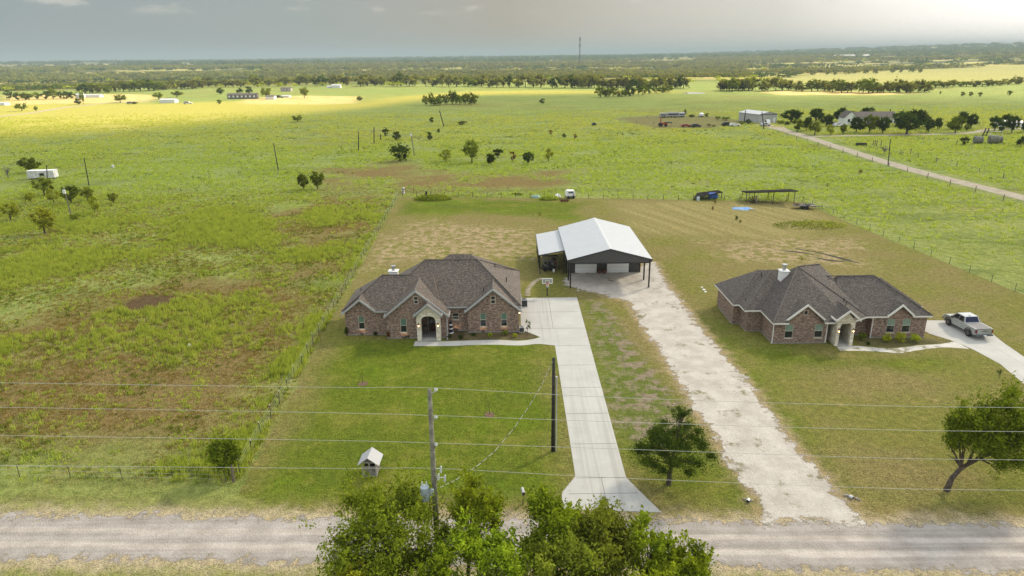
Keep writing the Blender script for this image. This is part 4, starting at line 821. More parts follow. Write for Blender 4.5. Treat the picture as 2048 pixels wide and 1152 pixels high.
# --- variants shared by the more distant trees (unit size)
def variants(kind, k, H, rad, base, n, leaf, **kw): return [tree_meshes(900 + i * 13 + len(kind), H, rad, base, n, leaf, leafm=kind, **kw) for i in range(k)]
V_DARK = variants('dark', 5, 8, 4.0, .9, 3000, .40, clumps=36, spread=.29, trunk=.28)
V_MID = variants('mid', 4, 8, 4.0, 1.0, 2600, .40, clumps=32, spread=.28, trunk=.25)
V_OLIVE = variants('olive', 3, 6, 3, .7, 1900, .28, clumps=24, spread=.36, trunk=.2)
V_YELL = variants('yellow', 3, 6, 3, .8, 1500, .28, clumps=22, spread=.36, trunk=.2)
V_RUST = variants('rust', 2, 6, 3, 1.0, 800, .30, clumps=16, spread=.36, trunk=.2)
V_BUSH = variants('dark', 3, 6, 3, .3, 1700, .32, clumps=18, spread=.38, trunk=.2)
KIND = dict(dark=(V_DARK, (8, 4.2)), mid=(V_MID, (8, 4.0)), olive=(V_OLIVE, (6, 3)), yellow=(V_YELL, (6, 3)), rust=(V_RUST, (6, 3)), bush=(V_BUSH, (6, 3)))
def put(px, py, top, w, kind, label, name='tree', cat='tree', group=None):
    L, dim = KIND[kind]; return px_tree(px, py, top, w, L[rnd.randrange(len(L))], dim, name, label, cat, group)
GM = 'scattered trees in the middle pasture'
for a in ((800, 322, 288, 46, 'bush', 'largest dark round tree in the pasture beside the leaning white topped pole'),
          (772, 272, 256, 15, 'bush', 'small dark tree just left of another in the far pasture'), (793, 280, 262, 21, 'bush', 'low wide dark tree right of the smaller dark one in the pasture'),
          (860, 281, 263, 13, 'bush', 'narrow upright dark bush right of the leaning poles'), (877, 265, 257, 9, 'bush', 'tiny dark bush above the narrow upright one'),
          (863, 245, 234, 11, 'bush', 'small dark bush left of the farthest leaning pole'), (925, 250, 242, 21, 'bush', 'low wide dark bush right of the farthest leaning pole'),
          (1084, 207, 197, 14, 'bush', 'lone round bush in the open pasture right of the tree clump'), (1101, 272, 259, 10, 'rust', 'leftmost of three small bushes in the green pasture'),
          (1128, 276, 266, 9, 'bush', 'middle one of three small bushes in the green pasture'), (1150, 279, 267, 10, 'rust', 'rightmost of three small bushes in the green pasture'),
          (720, 202, 192, 14, 'bush', 'single dark bush at the edge of the pale mown strip'), (892, 324, 299, 30, 'yellow', 'pale yellow green tree at the left end of the row of small trees'),
          (944, 326, 277, 40, 'olive', 'tallest light green tree in the row of small trees'), (982, 330, 306, 25, 'dark', 'dark tree in the row with a second dark one behind it'),
          (996, 315, 296, 24, 'dark', 'dark tree standing behind the row of small trees'), (1026, 325, 301, 17, 'rust', 'reddish brown thin tree in the row of small trees'),
          (1056, 329, 302, 27, 'dark', 'dark round tree right of the reddish brown one'), (1097, 323, 296, 22, 'yellow', 'olive yellow tree at the right end of the row of small trees'),
          (608, 380, 344, 29, 'mid', 'left one of a pair of trees in the rough pasture'), (636, 379, 338, 31, 'mid', 'right and taller one of a pair of trees in the rough pasture'),
          (595, 244, 229, 22, 'olive', 'sparse olive tree at the edge of the sunlit field'), (63, 346, 312, 46, 'mid', 'green tree behind the white storage trailer'),
          (90, 392, 350, 46, 'olive', 'olive tree in front of the white storage trailer'), (62, 405, 383, 24, 'yellow', 'small yellowish tree left of the olive one by the trailer'),
          (108, 406, 376, 30, 'yellow', 'yellow green tree below the pole by the white trailer'), (143, 408, 367, 36, 'mid', 'green bushy tree beside the thin leaning pole'),
          (176, 403, 370, 32, 'olive', 'yellow green bushy tree below the tall dark pole'), (22, 441, 403, 44, 'yellow', 'yellow leaved tree at the left edge of the rough pasture'),
          (90, 467, 412, 56, 'yellow', 'sparse yellow tree with a thin reddish trunk nearest the camera in the left pasture'), (190, 428, 390, 24, 'yellow', 'thin yellowish tree right of the yellow green bushy trees'),
          (228, 407, 383, 22, 'olive', 'small olive bush on the bare patch in the left pasture'), (152, 440, 426, 22, 'olive', 'low olive bush at the foot of the thin leaning pole')):
    put(*a, group=GM)
def bare(px, py, top, w, label, seed):
    q = at(px, py); h = at_y(px, top, q.y).z; sc = pxs(q); R = np.random.default_rng(seed); m = MB(); m.tube([(0, 0, -.1), (.05, 0, h * .3), (0, 0, h * .55)], [.14, .1, .07], 6)
    for k in range(26):
        a = R.uniform(0, 6.28); z0 = R.uniform(.25, .55) * h; r_ = w / 2 * sc * R.uniform(.4, 1); e = (r_ * cos(a), r_ * sin(a), min(h, z0 + h * R.uniform(.15, .5))); mdl = (e[0] * .5, e[1] * .5, z0 + (e[2] - z0) * .7); m.tube([(0, 0, z0), mdl, e], [.05, .035, .02], 4)
        e2 = (e[0] * 1.1 + R.normal() * .3, e[1] + R.normal() * .3, mdl[2] + R.uniform(0, .7)); m.tube([mdl, e2], [.03, .015], 4)
    o = m.build('bare_tree', BARKG); o.location = q; tag(o, label, 'tree')
bare(17, 358, 330, 24, 'leafless grey tree left of the white storage trailer', 1); bare(1768, 309, 292, 24, 'leafless spreading shrub beside the tall pole by the farm road', 2)
GG = 'trees around the farmhouse'
for a in ((1632, 242, 214, 37, 'dark', 'rounded dark tree at the back of the farm grove behind the drive'), (1582, 244, 218, 50, 'dark', 'wide dark tree next to the white metal building'), (1594, 263, 236, 27, 'mid', 'green tree at the bend of the farm road'),
          (1613, 261, 233, 24, 'dark', 'dark tree second from the bend of the farm road'), (1629, 270, 239, 32, 'olive', 'tree with orange tinted crown near the farm road'), (1652, 253, 228, 32, 'dark', 'very dark round tree left of the white farmhouse'),
          (1680, 244, 214, 31, 'dark', 'dark globe shaped tree behind the parked cars left of the farmhouse'), (1706, 240, 221, 30, 'rust', 'reddish brown tree behind the farmhouse gable'), (1731, 239, 214, 42, 'dark', 'dark tree rising behind the farmhouse roof'),
          (1660, 270, 250, 18, 'yellow', 'pale young tree on the grass near the farm road fork'), (1686, 268, 247, 17, 'mid', 'young green tree in front of the farmhouse gable'), (1712, 265, 233, 38, 'dark', 'dark tree in front of the left half of the farmhouse'),
          (1738, 266, 227, 36, 'mid', 'leafy tree in front of the middle of the farmhouse'), (1765, 267, 231, 37, 'dark', 'dark tree in front of the right end of the farmhouse'), (1813, 268, 226, 60, 'dark', 'largest spreading dark tree on the farmhouse lawn'),
          (1835, 256, 218, 56, 'dark', 'broad dark tree behind the largest one on the farmhouse lawn'), (1800, 251, 220, 40, 'dark', 'dark tree just right of the farmhouse roof'), (1857, 265, 236, 26, 'dark', 'narrow dark tree at the right end of the grove'),
          (1875, 259, 233, 20, 'dark', 'small separate round tree right of the grove'), (1910, 266, 230, 38, 'mid', 'mid green tree on the lawn left of a dark pair'), (1922, 256, 219, 25, 'dark', 'tall dark tree of the pair beyond the lawn'),
          (1941, 257, 227, 28, 'dark', 'shorter dark tree of the pair beyond the lawn'), (1933, 262, 247, 14, 'mid', 'tiny tree under the dark pair'), (1900, 259, 241, 15, 'mid', 'tiny tree left of the dark pair'),
          (1988, 262, 230, 27, 'dark', 'left dark tree of the group at the far right of the lane'), (2003, 266, 240, 20, 'dark', 'small middle tree of the group at the far right of the lane'), (2013, 256, 226, 28, 'dark', 'back tree of the group at the far right of the lane'),
          (2023, 266, 229, 28, 'dark', 'right dark tree of the group at the far right of the lane'), (2047, 265, 240, 16, 'dark', 'dark shrub at the picture edge beside the lane'),
          (1929, 290, 273, 20, 'bush', 'small dark round tree left of the hay bales'), (2041, 293, 272, 20, 'bush', 'dark tree at the picture edge right of the hay bales'), (1720, 446 - 98, 339, 10, 'rust', 'tiny brown bush in the field right of the farm road')):
    put(*a, group=GG)
for a in ((442, 189, 175, 18, 'bush', 'leftmost of three dark round trees behind the mobile home'), (480, 187, 176, 16, 'bush', 'middle one of three dark round trees behind the mobile home'), (499, 187, 172, 18, 'bush', 'rightmost of three dark round trees behind the mobile home'),
          (533, 197, 172, 25, 'olive', 'tree at the right end of the mobile home'), (609, 196, 172, 21, 'olive', 'lone tree in the pale field right of the mobile home'), (438, 208, 199, 12, 'bush', 'dark bush in the sunlit field in front of the mobile home'),
          (241, 205, 187, 30, 'olive', 'spreading olive tree left of the white barn roof'), (318, 199, 184, 26, 'olive', 'olive tree behind the long white shed'), (354, 194, 181, 28, 'olive', 'olive tree right of the long white shed'),
          (157, 209, 196, 16, 'bush', 'dark bush beside the far left track'), (167, 209, 181, 12, 'olive', 'tall thin tree above the dark bush by the far left track'), (44, 222, 204, 25, 'olive', 'rounded olive tree beside the dirt track'),
          (73, 223, 211, 9, 'olive', 'tiny tree right of the rounded olive tree by the dirt track'), (270, 208, 203, 14, 'bush', 'low bush beside the parked car in the sunlit field'), (1925, 192, 183, 10, 'bush', 'leftmost of three dark shrubs on the far right pasture'), (1941, 192, 183, 10, 'bush', 'middle one of three dark shrubs on the far right pasture'),
          (1960, 193, 184, 9, 'bush', 'rightmost of three dark shrubs on the far right pasture'), (1890 - 10, 189, 182, 4, 'bush', 'tiny upright shrub left of the three dark shrubs'), (2018, 190, 181, 12, 'bush', 'pale shrub at the right end of the far pasture')):
    put(*a, group='trees by the distant homes')
# belts of trees along the far field edges: one mesh each, trunk and crown
def belt_mesh(seed, kind):
    R = np.random.default_rng(seed); P, i, K = crown_points(R, 640, 12, 6, 1.0 * R.uniform(.5, 1.3), 'round', 16, .42); V, Fq = leaf_quads(P, .9, R)
    v = np.clip(.5 * R.uniform(0, 1, 16)[i] + .5 * R.uniform(0, 1, len(P)), 0, 1); tr = np.array([(-.3, -.3, -.3), (.3, -.3, -.3), (.3, .3, -.3), (-.3, .3, -.3), (-.2, -.2, 5), (.2, -.2, 5), (.2, .2, 5), (-.2, .2, 5)]); n = len(V)
    me = np_mesh('tree', np.concatenate([V, tr]), np.concatenate([Fq, np.array([[n + a, n + (a + 1) % 4, n + 4 + (a + 1) % 4, n + 4 + a] for a in range(4)])]), [LEAF[kind], BARK], {'v': ('FACE', np.append(v, [0, 0, 0, 0]))})
    
    for a in range(4): me.polygons[len(Fq) + a].material_index = 1
    return me
BELT = [belt_mesh(300 + k, 'belt') for k in range(7)] + [belt_mesh(330 + k, 'mid') for k in range(2)] + [belt_mesh(340 + k, 'dark') for k in range(2)]
def belt(pts, n, top, w, label, group, jit=2, pick=(0, 11), seed=1):
    R = random.Random(seed)
    for k in range(n):
        u = (k + R.uniform(.15, .85)) / n * (len(pts) - 1); i = min(int(u), len(pts) - 2); q = u - i
        px = pts[i][0] * (1 - q) + pts[i + 1][0] * q; py = pts[i][1] * (1 - q) + pts[i + 1][1] * q - R.uniform(0, jit); p = at(px, py)
        if p.y > 900: p = at_t(px, py)
        h = at_y(px, py - top * R.uniform(.7, 1.2), p.y).z - p.z; rad = w / 2 * R.uniform(.7, 1.35) * pxs(p)
        o = link('tree', BELT[R.randrange(*pick)]); o.location = p; o.scale = (rad / 6, rad / 6, h / 12); o.rotation_euler = (0, 0, R.uniform(0, 6.28)); tag(o, label, 'tree', group)
belt(((15, 201), (150, 198)), 10, 19, 20, 'dark tree in the short row at the far left behind the dirt track', 'tree row at the far left', 2, (7, 11), 1)
belt(((150, 189), (300, 183), (420, 176), (640, 172)), 36, 20, 28, 'tree in the wood edge behind the distant homes on the left', 'wood edge behind the left homes', 3, (0, 11), 2)
belt(((640, 173), (900, 174), (1140, 177), (1240, 176), (1370, 178)), 62, 24, 27, 'tree in the long straight belt beyond the sunlit strip of the main pasture', 'long tree belt beyond the pasture', 2, (0, 11), 3)
belt(((848, 212), (955, 210)), 11, 24, 20, 'tree in the dense clump standing alone in the middle of the main pasture', 'tree clump in the pasture', 3, (7, 9), 4)
belt(((1195, 197), (1300, 190)), 11, 21, 20, 'tree in the dark clump jutting from the long belt beside the pond', 'tree clump beside the pond', 3, (7, 11), 5)
belt(((1310, 188), (1345, 185)), 3, 14, 18, 'tree in the small group between the clump and the pond', 'trees by the pond', 2, (7, 9), 55)
belt(((1436, 184), (1500, 182), (1640, 184), (1740, 187), (1850, 186)), 40, 26, 30, 'tree in the rounded belt beyond the right hand pasture', 'rounded tree belt on the right', 3, (0, 9), 6)
belt(((1780, 178), (1900, 176), (2048, 170)), 22, 15, 26, 'tree in the loose row at the far right beyond the shrubs', 'loose tree row at the far right', 3, (0, 9), 7)
belt(((1620, 153), (1700, 150), (1790, 147), (1850, 145)), 12, 11, 12, 'small tree in the loose line across the pale sloping field', 'loose tree line on the sloping field', 2, (0, 9), 8)

# far woods: crowns too many to count
def woods(name, label, n, seed, area, dens, big=1.0, kind='belt'):
    R = np.random.default_rng(seed); px = R.uniform(area[0], area[1], n * 3); dd = np.exp(R.uniform(np.log(area[2]), np.log(area[3]), n * 3)); ang = np.arctan((px - 1024) / FPX); x = dd * np.tan(ang); y = dd
    nv = fbm(x * .0010, y * .0046, seed, 4); keep = (nv > dens) & ~(zmax_xy(FARF, x, y) > -6); x, y = x[keep][:n], y[keep][:n]; n = len(x); z = terrain(x, y)
    sc = big * np.clip(np.hypot(x, y) / 1000, .9, 3.2) ** .75; k = 26
    d = R.normal(size=(n, k, 3)); d /= np.linalg.norm(d, axis=2)[:, :, None]; d[:, :, 2] = np.abs(d[:, :, 2]) * .9 + .05
    C = np.stack([x, y, z], 1)[:, None, :] + np.array([0, 0, 2.5]) + d * R.uniform(.55, 1, (n, k, 1)) * np.array([7.5, 7.5, 8]) * (sc * R.uniform(.75, 1.2, n))[:, None, None] * np.array([1, 1, .5])
    V, Fq = leaf_quads(C.reshape(-1, 3), 1, R); s = np.repeat(np.repeat(sc, k), 4)[:, None]; cen = np.repeat(C.reshape(-1, 3), 4, 0); V = cen + (V - cen) * 2.1 * s
    v = np.clip(.5 * np.repeat(R.uniform(0, 1, n), k) + .5 * R.uniform(0, 1, n * k), 0, 1)
    o = link(name, np_mesh(name, V, Fq, LEAF[kind], {'v': ('FACE', v)})); tag(o, label, 'woodland', kind='stuff')
def zmax_xy(L, x, y): return np.max([sdf(p, x, y) for p in L], axis=0)
woods('woodland', 'rolling wood behind the homes on the left with paler gaps', 2600, 71, (-60, 720, 760, 2600), .49)
woods('woodland', 'wide wood filling the valley beyond the long tree belt', 3400, 72, (560, 1480, 960, 3200), .50, 1.0, 'belt')
woods('woodland', 'broken woods beyond the pale sloping field on the right', 1800, 73, (1380, 2150, 1500, 3600), .50)
woods('woodland', 'golden crowns scattered through the distant woods', 420, 75, (-60, 2100, 760, 2600), .40, .8, 'yellow')
woods('woodland', 'dark green crowns scattered through the distant woods', 1500, 76, (-60, 2150, 800, 3400), .42, .9, 'dark')
woods('woodland', 'hazy blue woods along the horizon', 3400, 74, (-150, 2200, 3000, 9000), .50, 1.5, 'dark')

# --- weeds and rough grass of the pastures
def seg_d(x, y, a, b_, off=0):
    e = b_ - a; L2 = e.x ** 2 + e.y ** 2; tt = np.clip(((x - a.x) * e.x + (y - a.y) * e.y) / L2, 0, 1); nx_, ny_ = -e.y / sqrt(L2), e.x / sqrt(L2)
    return np.hypot(x - a.x - e.x * tt + nx_ * off, y - a.y - e.y * tt + ny_ * off)
def weeds(name, label, seed, n, xr, yr, size, height, thr, kinds, blades=9, near=True, ns=3, fs=.085, bwid=.30, mask=None):
    R = np.random.default_rng(seed); y = R.uniform(yr[0] ** 1.0, yr[1], n * (3 if mask is None else 25)) if near else np.sqrt(R.uniform(yr[0] ** 2, yr[1] ** 2, n * 3)); xx = R.uniform(0, 1, len(y)); x = (xr[0] + (xr[1] - xr[0]) * xx)
    lim = .80 * y + 8; ok = np.abs(x) < lim
    w = fbm(x * fs, y * fs, ns, 4) + .05 * R.normal(size=len(x)); ok &= w > thr
    ok &= sdf(YARD, x, y) < -.25; rr = (x - RX0.x) * rnorm.x + (y - RX0.y) * rnorm.y; ok &= rr > 6.5 + R.uniform(-.6, 1.6, len(x))
    ok &= ~(sdf(PATCH, x, y) > .5); ok &= ~((zmax_xy(BROWN, x, y) > -2) & (w < thr + (.04 if yr[0] < 80 else .19))); ok &= ~(zmax_xy(HAY, x, y) > -4); ok &= ~(sdf(PEN, x, y) > -1)
    for (a, b_, hw) in FARMSEG:
        e = b_ - a; L2 = e.x ** 2 + e.y ** 2; tt = np.clip(((x - a.x) * e.x + (y - a.y) * e.y) / L2, 0, 1); ok &= (x - a.x - e.x * tt) ** 2 + (y - a.y - e.y * tt) ** 2 > hw ** 2
    if mask is not None: ok &= mask(x, y)
    else: rg = yr[1] - yr[0]; jit = 18 * (fbm(x * .02, y * .02, 41, 3) - .5); ok &= R.uniform(0, 1, len(y)) < (1 if yr[0] < 60 else sstep(y + jit, yr[0], yr[0] + .35 * rg)) * (1 - sstep(y + jit, yr[1] - .4 * rg, yr[1]))
    x, y, w = x[ok][:n], y[ok][:n], w[ok][:n]; n = len(x)
    s = R.uniform(.6, 1.3, n) * (.75 + 2.2 * np.clip(w - thr, 0, .15)); k = blades; a = R.uniform(0, 2 * pi, (n, k)); r = R.uniform(.05, 1, (n, k)) * size * s[:, None]
    bx = x[:, None] + r * np.cos(a); by = y[:, None] + r * np.sin(a); hh = height * s[:, None] * R.uniform(.5, 1.15, (n, k)); a2 = R.uniform(0, 2 * pi, (n, k)); bw = size * bwid * R.uniform(.6, 1.3, (n, k))
    lx = R.normal(size=(n, k)) * .22 * hh; ly = R.normal(size=(n, k)) * .22 * hh
    V = np.stack([np.stack([bx - bw * np.cos(a2) * .5, by - bw * np.sin(a2) * .5, 0 * bx - .02], -1), np.stack([bx + bw * np.cos(a2) * .5, by + bw * np.sin(a2) * .5, 0 * bx - .02], -1),
                  np.stack([bx + bw * np.cos(a2) * .62 + lx * .6, by + bw * np.sin(a2) * .62 + ly * .6, hh * .65], -1), np.stack([bx + lx - bw * .3 * np.cos(a2), by + ly - bw * .3 * np.sin(a2), hh], -1)], 2).reshape(-1, 3)
    v = np.clip(np.repeat(R.uniform(0, 1, n), k) * .6 + R.uniform(0, .4, n * k), 0, 1)
    o = link(name, np_mesh(name, V, np.arange(len(V)).reshape(-1, 4), LEAF[kinds], {'v': ('FACE', v)})); tag(o, label, 'weeds', kind='stuff')
_fr = poly((1560, 258), (1620, 276), (1700, 302), (1800, 333), (1900, 359), (2048, 396), (2200, 434)); _ln = poly((1606, 273), (1700, 271.5), (1800, 270), (1900, 268), (1960, 263), (2060, 257))
FARMSEG = [(a, b_, 5.5) for a, b_ in zip(_fr, _fr[1:])] + [(a, b_, 3.5) for a, b_ in zip(_ln, _ln[1:])]
LEAF['weed'] = leafmat('leaf_weed', (.18, .235, .030), (.48, .50, .095), .42); LEAF['grass'] = leafmat('leaf_grass', (.28, .31, .06), (.54, .52, .13), .42); LEAF['dry'] = leafmat('leaf_dry', (.16, .12, .03), (.36, .27, .08), .3)
weeds('pasture_weeds', 'tall yellow green weeds in drifts over the rough left pasture', 1, 26000, (-120, 0), (42, 165), .34, .66, .518, 'weed', 14, bwid=.13)
weeds('pasture_weeds', 'tall green weeds in the pasture beyond the back fence', 2, 34000, (-230, 240), (85, 300), .5, .44, .37, 'weed', 9, bwid=.18)
weeds('pasture_weeds', 'green weeds over the far open pasture', 3, 34000, (-340, 340), (190, 430), .75, .34, .36, 'grass', 8, False, bwid=.22)
weeds('dry_grass', 'short dry brown grass between the weeds of the left pasture', 4, 30000, (-120, 0), (42, 175), .36, .16, .30, 'dry', 9, bwid=.14)
weeds('green_tufts', 'low green tufts scattered through the left pasture', 5, 30000, (-120, 0), (42, 175), .24, .30, .545, 'weed', 8, True, 17, .4, .16)
weeds('shadow_gap_weeds', 'weeds coloured darker for the shadowy gaps in streaks through the pastures', 6, 9000, (-330, 330), (105, 360), .6, .36, .57, 'mid', 9, False, 23, .09, .2)  # dark leaf colour stands in for shadow in the gaps between clumps
weeds('shadow_gap_weeds', 'low weeds coloured dark for the shade between the brighter drifts of the left pasture', 7, 14000, (-120, 0), (42, 175), .30, .26, .55, 'mid', 9, True, 29, .25, .16)  # dark leaf colour paints the shade at the feet of the bright weeds
weeds('fence_weeds', 'strip of tall weeds against the left fence and the roadside fence', 8, 3000, (-60, 0), (42, 135), .3, .62, .44, 'weed', 12, bwid=.14, mask=lambda x, y: np.minimum(seg_d(x, y, at(468, 964), at(797, 393), -1.0), seg_d(x, y, at(-60, 950), at(462, 962), -.9)) < .9 + 1.6 * (vnoise(x * .3, y * .3, 4) - .3))
# ------------------------------------------------------------------ utility poles and wires
POLEW = mat('pole_wood', (.20, .19, .14), .9, var=.25, scale=3, bump=.4); POLED = mat('creosote_wood', (.035, .030, .026), .8, var=.25, scale=3); WIREM = mat('wire_aluminium', (.40, .40, .36), .6, 0, var=.05); PORC = mat('grey_porcelain', (.60, .62, .64), .3, var=.05)
PY = 33.5
ptop = at_y(859, 779, PY); pbot0 = at_y(868.5, 968, PY); k_ = (0 - pbot0.z) / (ptop.z - pbot0.z); pbase = pbot0 + (ptop - pbot0) * k_; pbase.z = 0
pl = thing('utility_pole', 'weathered wooden utility pole carrying four wires and a transformer behind the thicket', 'utility pole', pbase); ax = ptop - pbase
def onpole(z): return ax * (z / ptop.z)
MB().tube([(0, 0, -1), tuple(onpole(6)), tuple(ax)], [.19, .16, .12], 12).build('shaft', POLEW, pl, True)
wire_px = [776, 831, 886, 937]; att = []
for i, py in enumerate(wire_px):
    p = at_y(871.5 if i < 3 else 876, py, PY); att.append(p); q = p - pbase
    if i < 3:
        z0 = q.z - .38; b0 = onpole(z0); br = MB().tube([tuple(b0), (q.x - .05, q.y, q.z - .22), (q.x, q.y, q.z - .16)], .035, 6).build('bracket', GALV, pl)
        MB().tube([(q.x, q.y, q.z - .18), (q.x, q.y, q.z - .02)], [.06, .045], 8).tube([(q.x, q.y, q.z - .13), (q.x, q.y, q.z - .09)], .10, 10).tube([(q.x, q.y, q.z - .06), (q.x, q.y, q.z - .02)], .085, 10).build('insulator', PORC, pl)
q = at_y(850, 985, PY - .3) - pbase
tr = MB().tube([(q.x, q.y, q.z - .5), (q.x, q.y, q.z + .38)], .25, 16).tube([(q.x, q.y, q.z + .38), (q.x, q.y, q.z + .46)], [.26, .1], 16).box(q.x + .2, q.x + .5, q.y - .05, q.y + .1, q.z - .2, q.z + .2).build('transformer', mat('transformer_grey', (.38, .44, .48), .45, var=.08), pl)
MB().tube([(q.x - .1, q.y, q.z + .42), (q.x - .14, q.y, q.z + .72)], [.05, .035], 8).tube([(q.x + .1, q.y, q.z + .42), (q.x + .12, q.y, q.z + .72)], [.05, .035], 8).build('bushing', PORC, tr)
for a, b_ in ((881, 938), (876, 953), (889, 956)):
    e = at_y(a, b_, PY) - pbase; MB().tube([tuple(onpole(e.z)), (e.x, e.y, e.z + .05)], .025, 6).tube([(e.x, e.y, e.z - .22), (e.x + .05, e.y, e.z + .18)], [.07, .04], 8).build('cutout', PORC, pl)
def on_line(px, py, off=0):
    """Point seen at a pixel on the vertical plane of the pole line."""
    d = ray(px, py); n = rnorm; k = (pbase.x * n.x + pbase.y * n.y + off) / (d.x * n.x + d.y * n.y); return Vector((0, 0, CH)) + d * k
LEFTW = [[(700, 775), (350, 770.5), (0, 765.5)], [(700, 826.3), (350, 820), (0, 814.5)], [(700, 881.5), (350, 876), (0, 870.8)], [(700, 937.0), (350, 934), (0, 930.8)]]
RIGHTW = [[(1240, 795.4), (1748, 811), (2048, 815.4)], [(1240, 844), (1748, 859), (2048, 863.5)], [(1240, 898), (1748, 915.5), (2048, 920)], [(1240, 956), (1748, 975.8), (2048, 980.7)]]
nm = ('topmost', 'second from the top', 'third from the top', 'lowest')
for i in range(4):
    L = [on_line(*p) for p in LEFTW[i]][::-1]; Rr = [on_line(*p) for p in RIGHTW[i]]; pts = [L[0] * 2 - L[1]] + L + [att[i]] + Rr + [Rr[-1] * 2 - Rr[-2]]
    out = []
    for a in range(len(pts) - 1):
        p0, p1, p2, p3 = (pts[max(0, min(len(pts) - 1, a + o_))] for o_ in (-1, 0, 1, 2))
        for j in range(6):
            u = j / 6; out.append(.5 * ((2 * p1) + (p2 - p0) * u + (2 * p0 - 5 * p1 + 4 * p2 - p3) * u * u + (3 * p1 - p0 - 3 * p2 + p3) * u ** 3))
    out.append(pts[-1]); tag(MB().tube(out, .011, 5).build('power_line', WIREM), f'thin pale overhead wire across the whole front yard, {nm[i]} of the four', 'wire', 'overhead wires')
# service pole with its conduit and the twisted service drop
sp = at(1106, 902); st_ = at_y(1107.5, 716, sp.y)
o = thing('service_pole', 'black wooden service pole with a grey conduit on the lawn edge by the concrete drive', 'utility pole', sp)
MB().tube([(0, 0, -.5), (st_.x - sp.x, 0, st_.z)], [.17, .12], 12).build('shaft', POLED, o, True); MB().tube([(.24, 0, 0), (.24, 0, st_.z * .78)], .045, 8).tube([(.24, 0, st_.z * .78), (.2, -.02, st_.z * .81), (.28, -.05, st_.z * .80)], .06, 8).build('conduit', mat('conduit_grey', (.45, .47, .48), .5), o)
MB().tube([(-.1, 0, st_.z * .97), (-.35, 0, st_.z * .86), (-.3, 0, st_.z * .8), (.1, -.05, st_.z * .79), (.24, 0, st_.z * .8)], .012, 5).build('drip_loop', BLACK, o)
a0 = at_y(880, 975, PY); b0 = Vector((sp.x + .0, sp.y, st_.z - .2)); nn = Vector((-(b0 - a0).y, (b0 - a0).x, 0))
dp = [a0]
for (px, py) in ((911.7, 959.7), (953, 933), (989, 903), (1029.7, 854), (1059, 811), (1084, 769), (1103, 727)):
    d = ray(px, py); k = (a0.x * nn.x + a0.y * nn.y) / (d.x * nn.x + d.y * nn.y); dp.append(Vector((0, 0, CH)) + d * k)
dp.append(b0); fine = []
for a, b_ in zip(dp, dp[1:]):
    for j in range(9): fine.append(a + (b_ - a) * j / 9)
mb = MB()
for j, (a, b_) in enumerate(zip(fine, fine[1:])): mb.tube([a, b_], .019, 5, j % 3 == 2, cap=False)
tag(mb.build('service_drop', [mat('pale_cable', (.36, .35, .32), .6), BLACK]), 'twisted black and white cable sagging from the transformer pole to the black service pole', 'cable')
GP = 'utility poles across the far pastures'
for (xb, yb, xt, yt, dark, lab) in ((178, 371, 168, 315, 1, 'tall dark pole leaning left beside the yellow green bushy trees'), (95, 368, 93, 330, 1, 'dark pole standing in front of the white storage trailer'), (145, 440, 128, 376, 0, 'thin grey leaning pole with a white meter head in the left pasture'),
                                    (557, 342, 547, 286, 1, 'slim dark pole leaning left in the middle of the left pasture'), (717, 302, 717, 263, 1, 'thin upright pole left of another upright pole'), (748, 287, 748, 254, 1, 'second thin upright pole near the small dark trees'),
                                    (829, 312, 822, 265, 0, 'leaning grey pole with a white top beside the largest dark tree'), (888, 253, 879, 221, 1, 'farthest leaning pole below the tree clump'), (761, 280, 761, 268, 1, 'short thin post near the small dark trees'),
                                    (1776, 331, 1781, 278, 1, 'tall pole beside the farm road bend'), (1528, 258, 1524, 224, 1, 'dark pole at the corner of the white metal building'), (1488, 248, 1491, 221, 1, 'pole left of the white metal building'), (1779, 231, 1781, 218, 1, 'short pole with a crossbar above the farmhouse roof')):
    p = at(xb, yb); q = at_y(xt, yt, p.y) - p; r_ = max(.11, .0007 * p.y); o = thing('utility_pole', lab, 'utility pole', p, 0, GP)
    MB().tube([(0, 0, -.3), tuple(q)], [r_ * 1.1, r_ * .85], 8).build('shaft', POLED if dark else POLEW, o)
    MB().box(q.x - .5, q.x + .5, q.y - .06, q.y + .06, q.z - .5, q.z - .38).build('crossarm', POLED, o) if lab.endswith('roof') else MB().tube([(q.x, q.y, q.z), (q.x, q.y, q.z + .25)], .06, 6).build('insulator', PORC, o)
    if 'white' in lab and not dark: MB().box(q.x - .28, q.x + .22, q.y - .3, q.y - .1, q.z - 1.1, q.z - .3).build('meter_box', WHITE, o)

# ------------------------------------------------------------------ fences
POSTM = mat('post_steel', (.05, .05, .045), .7); POSTT = mat('post_tip_white', (.7, .7, .68), .6); POSTW = mat('post_wood', (.20, .165, .12), .9, var=.3, scale=5)
def fence(label, A_, B_, step, h=1.25, r=.045, wires=4, tips=True, wood=False, wr=.006):
    L = (B_ - A_).length; n = min(99, max(2, int(L / step))); o = thing('wire_fence', label, 'fence', A_, 0, 'wire fences'); d = (B_ - A_) / n; pm = None
    m = MB().tube([(0, 0, -.1), (0, 0, h)], r, 6)
    if tips: m.tube([(0, 0, h), (0, 0, h + .12)], r * 1.1, 6, 1)
    me = m.mesh('post', [POSTW if wood else POSTM, POSTT])
    for k in range(n + 1):
        p = link('post', me, o); p.location = d * k + Vector((rnd.gauss(0, .04), rnd.gauss(0, .04), 0)); p.rotation_euler = (rnd.gauss(0, .03), rnd.gauss(0, .03), rnd.uniform(0, 3)); p.scale = (1, 1, rnd.uniform(.93, 1.07))
    w = MB()
    for j in range(wires): w.tube([(0, 0, h * (.25 + .7 * j / max(1, wires - 1))), tuple(B_ - A_ + Vector((0, 0, h * (.25 + .7 * j / max(1, wires - 1)))))], wr, 4)
    w.build('wire', WIREM, o); return o
cA = at(468, 964); cB = at(797, 393); cC = at(1605, 403)
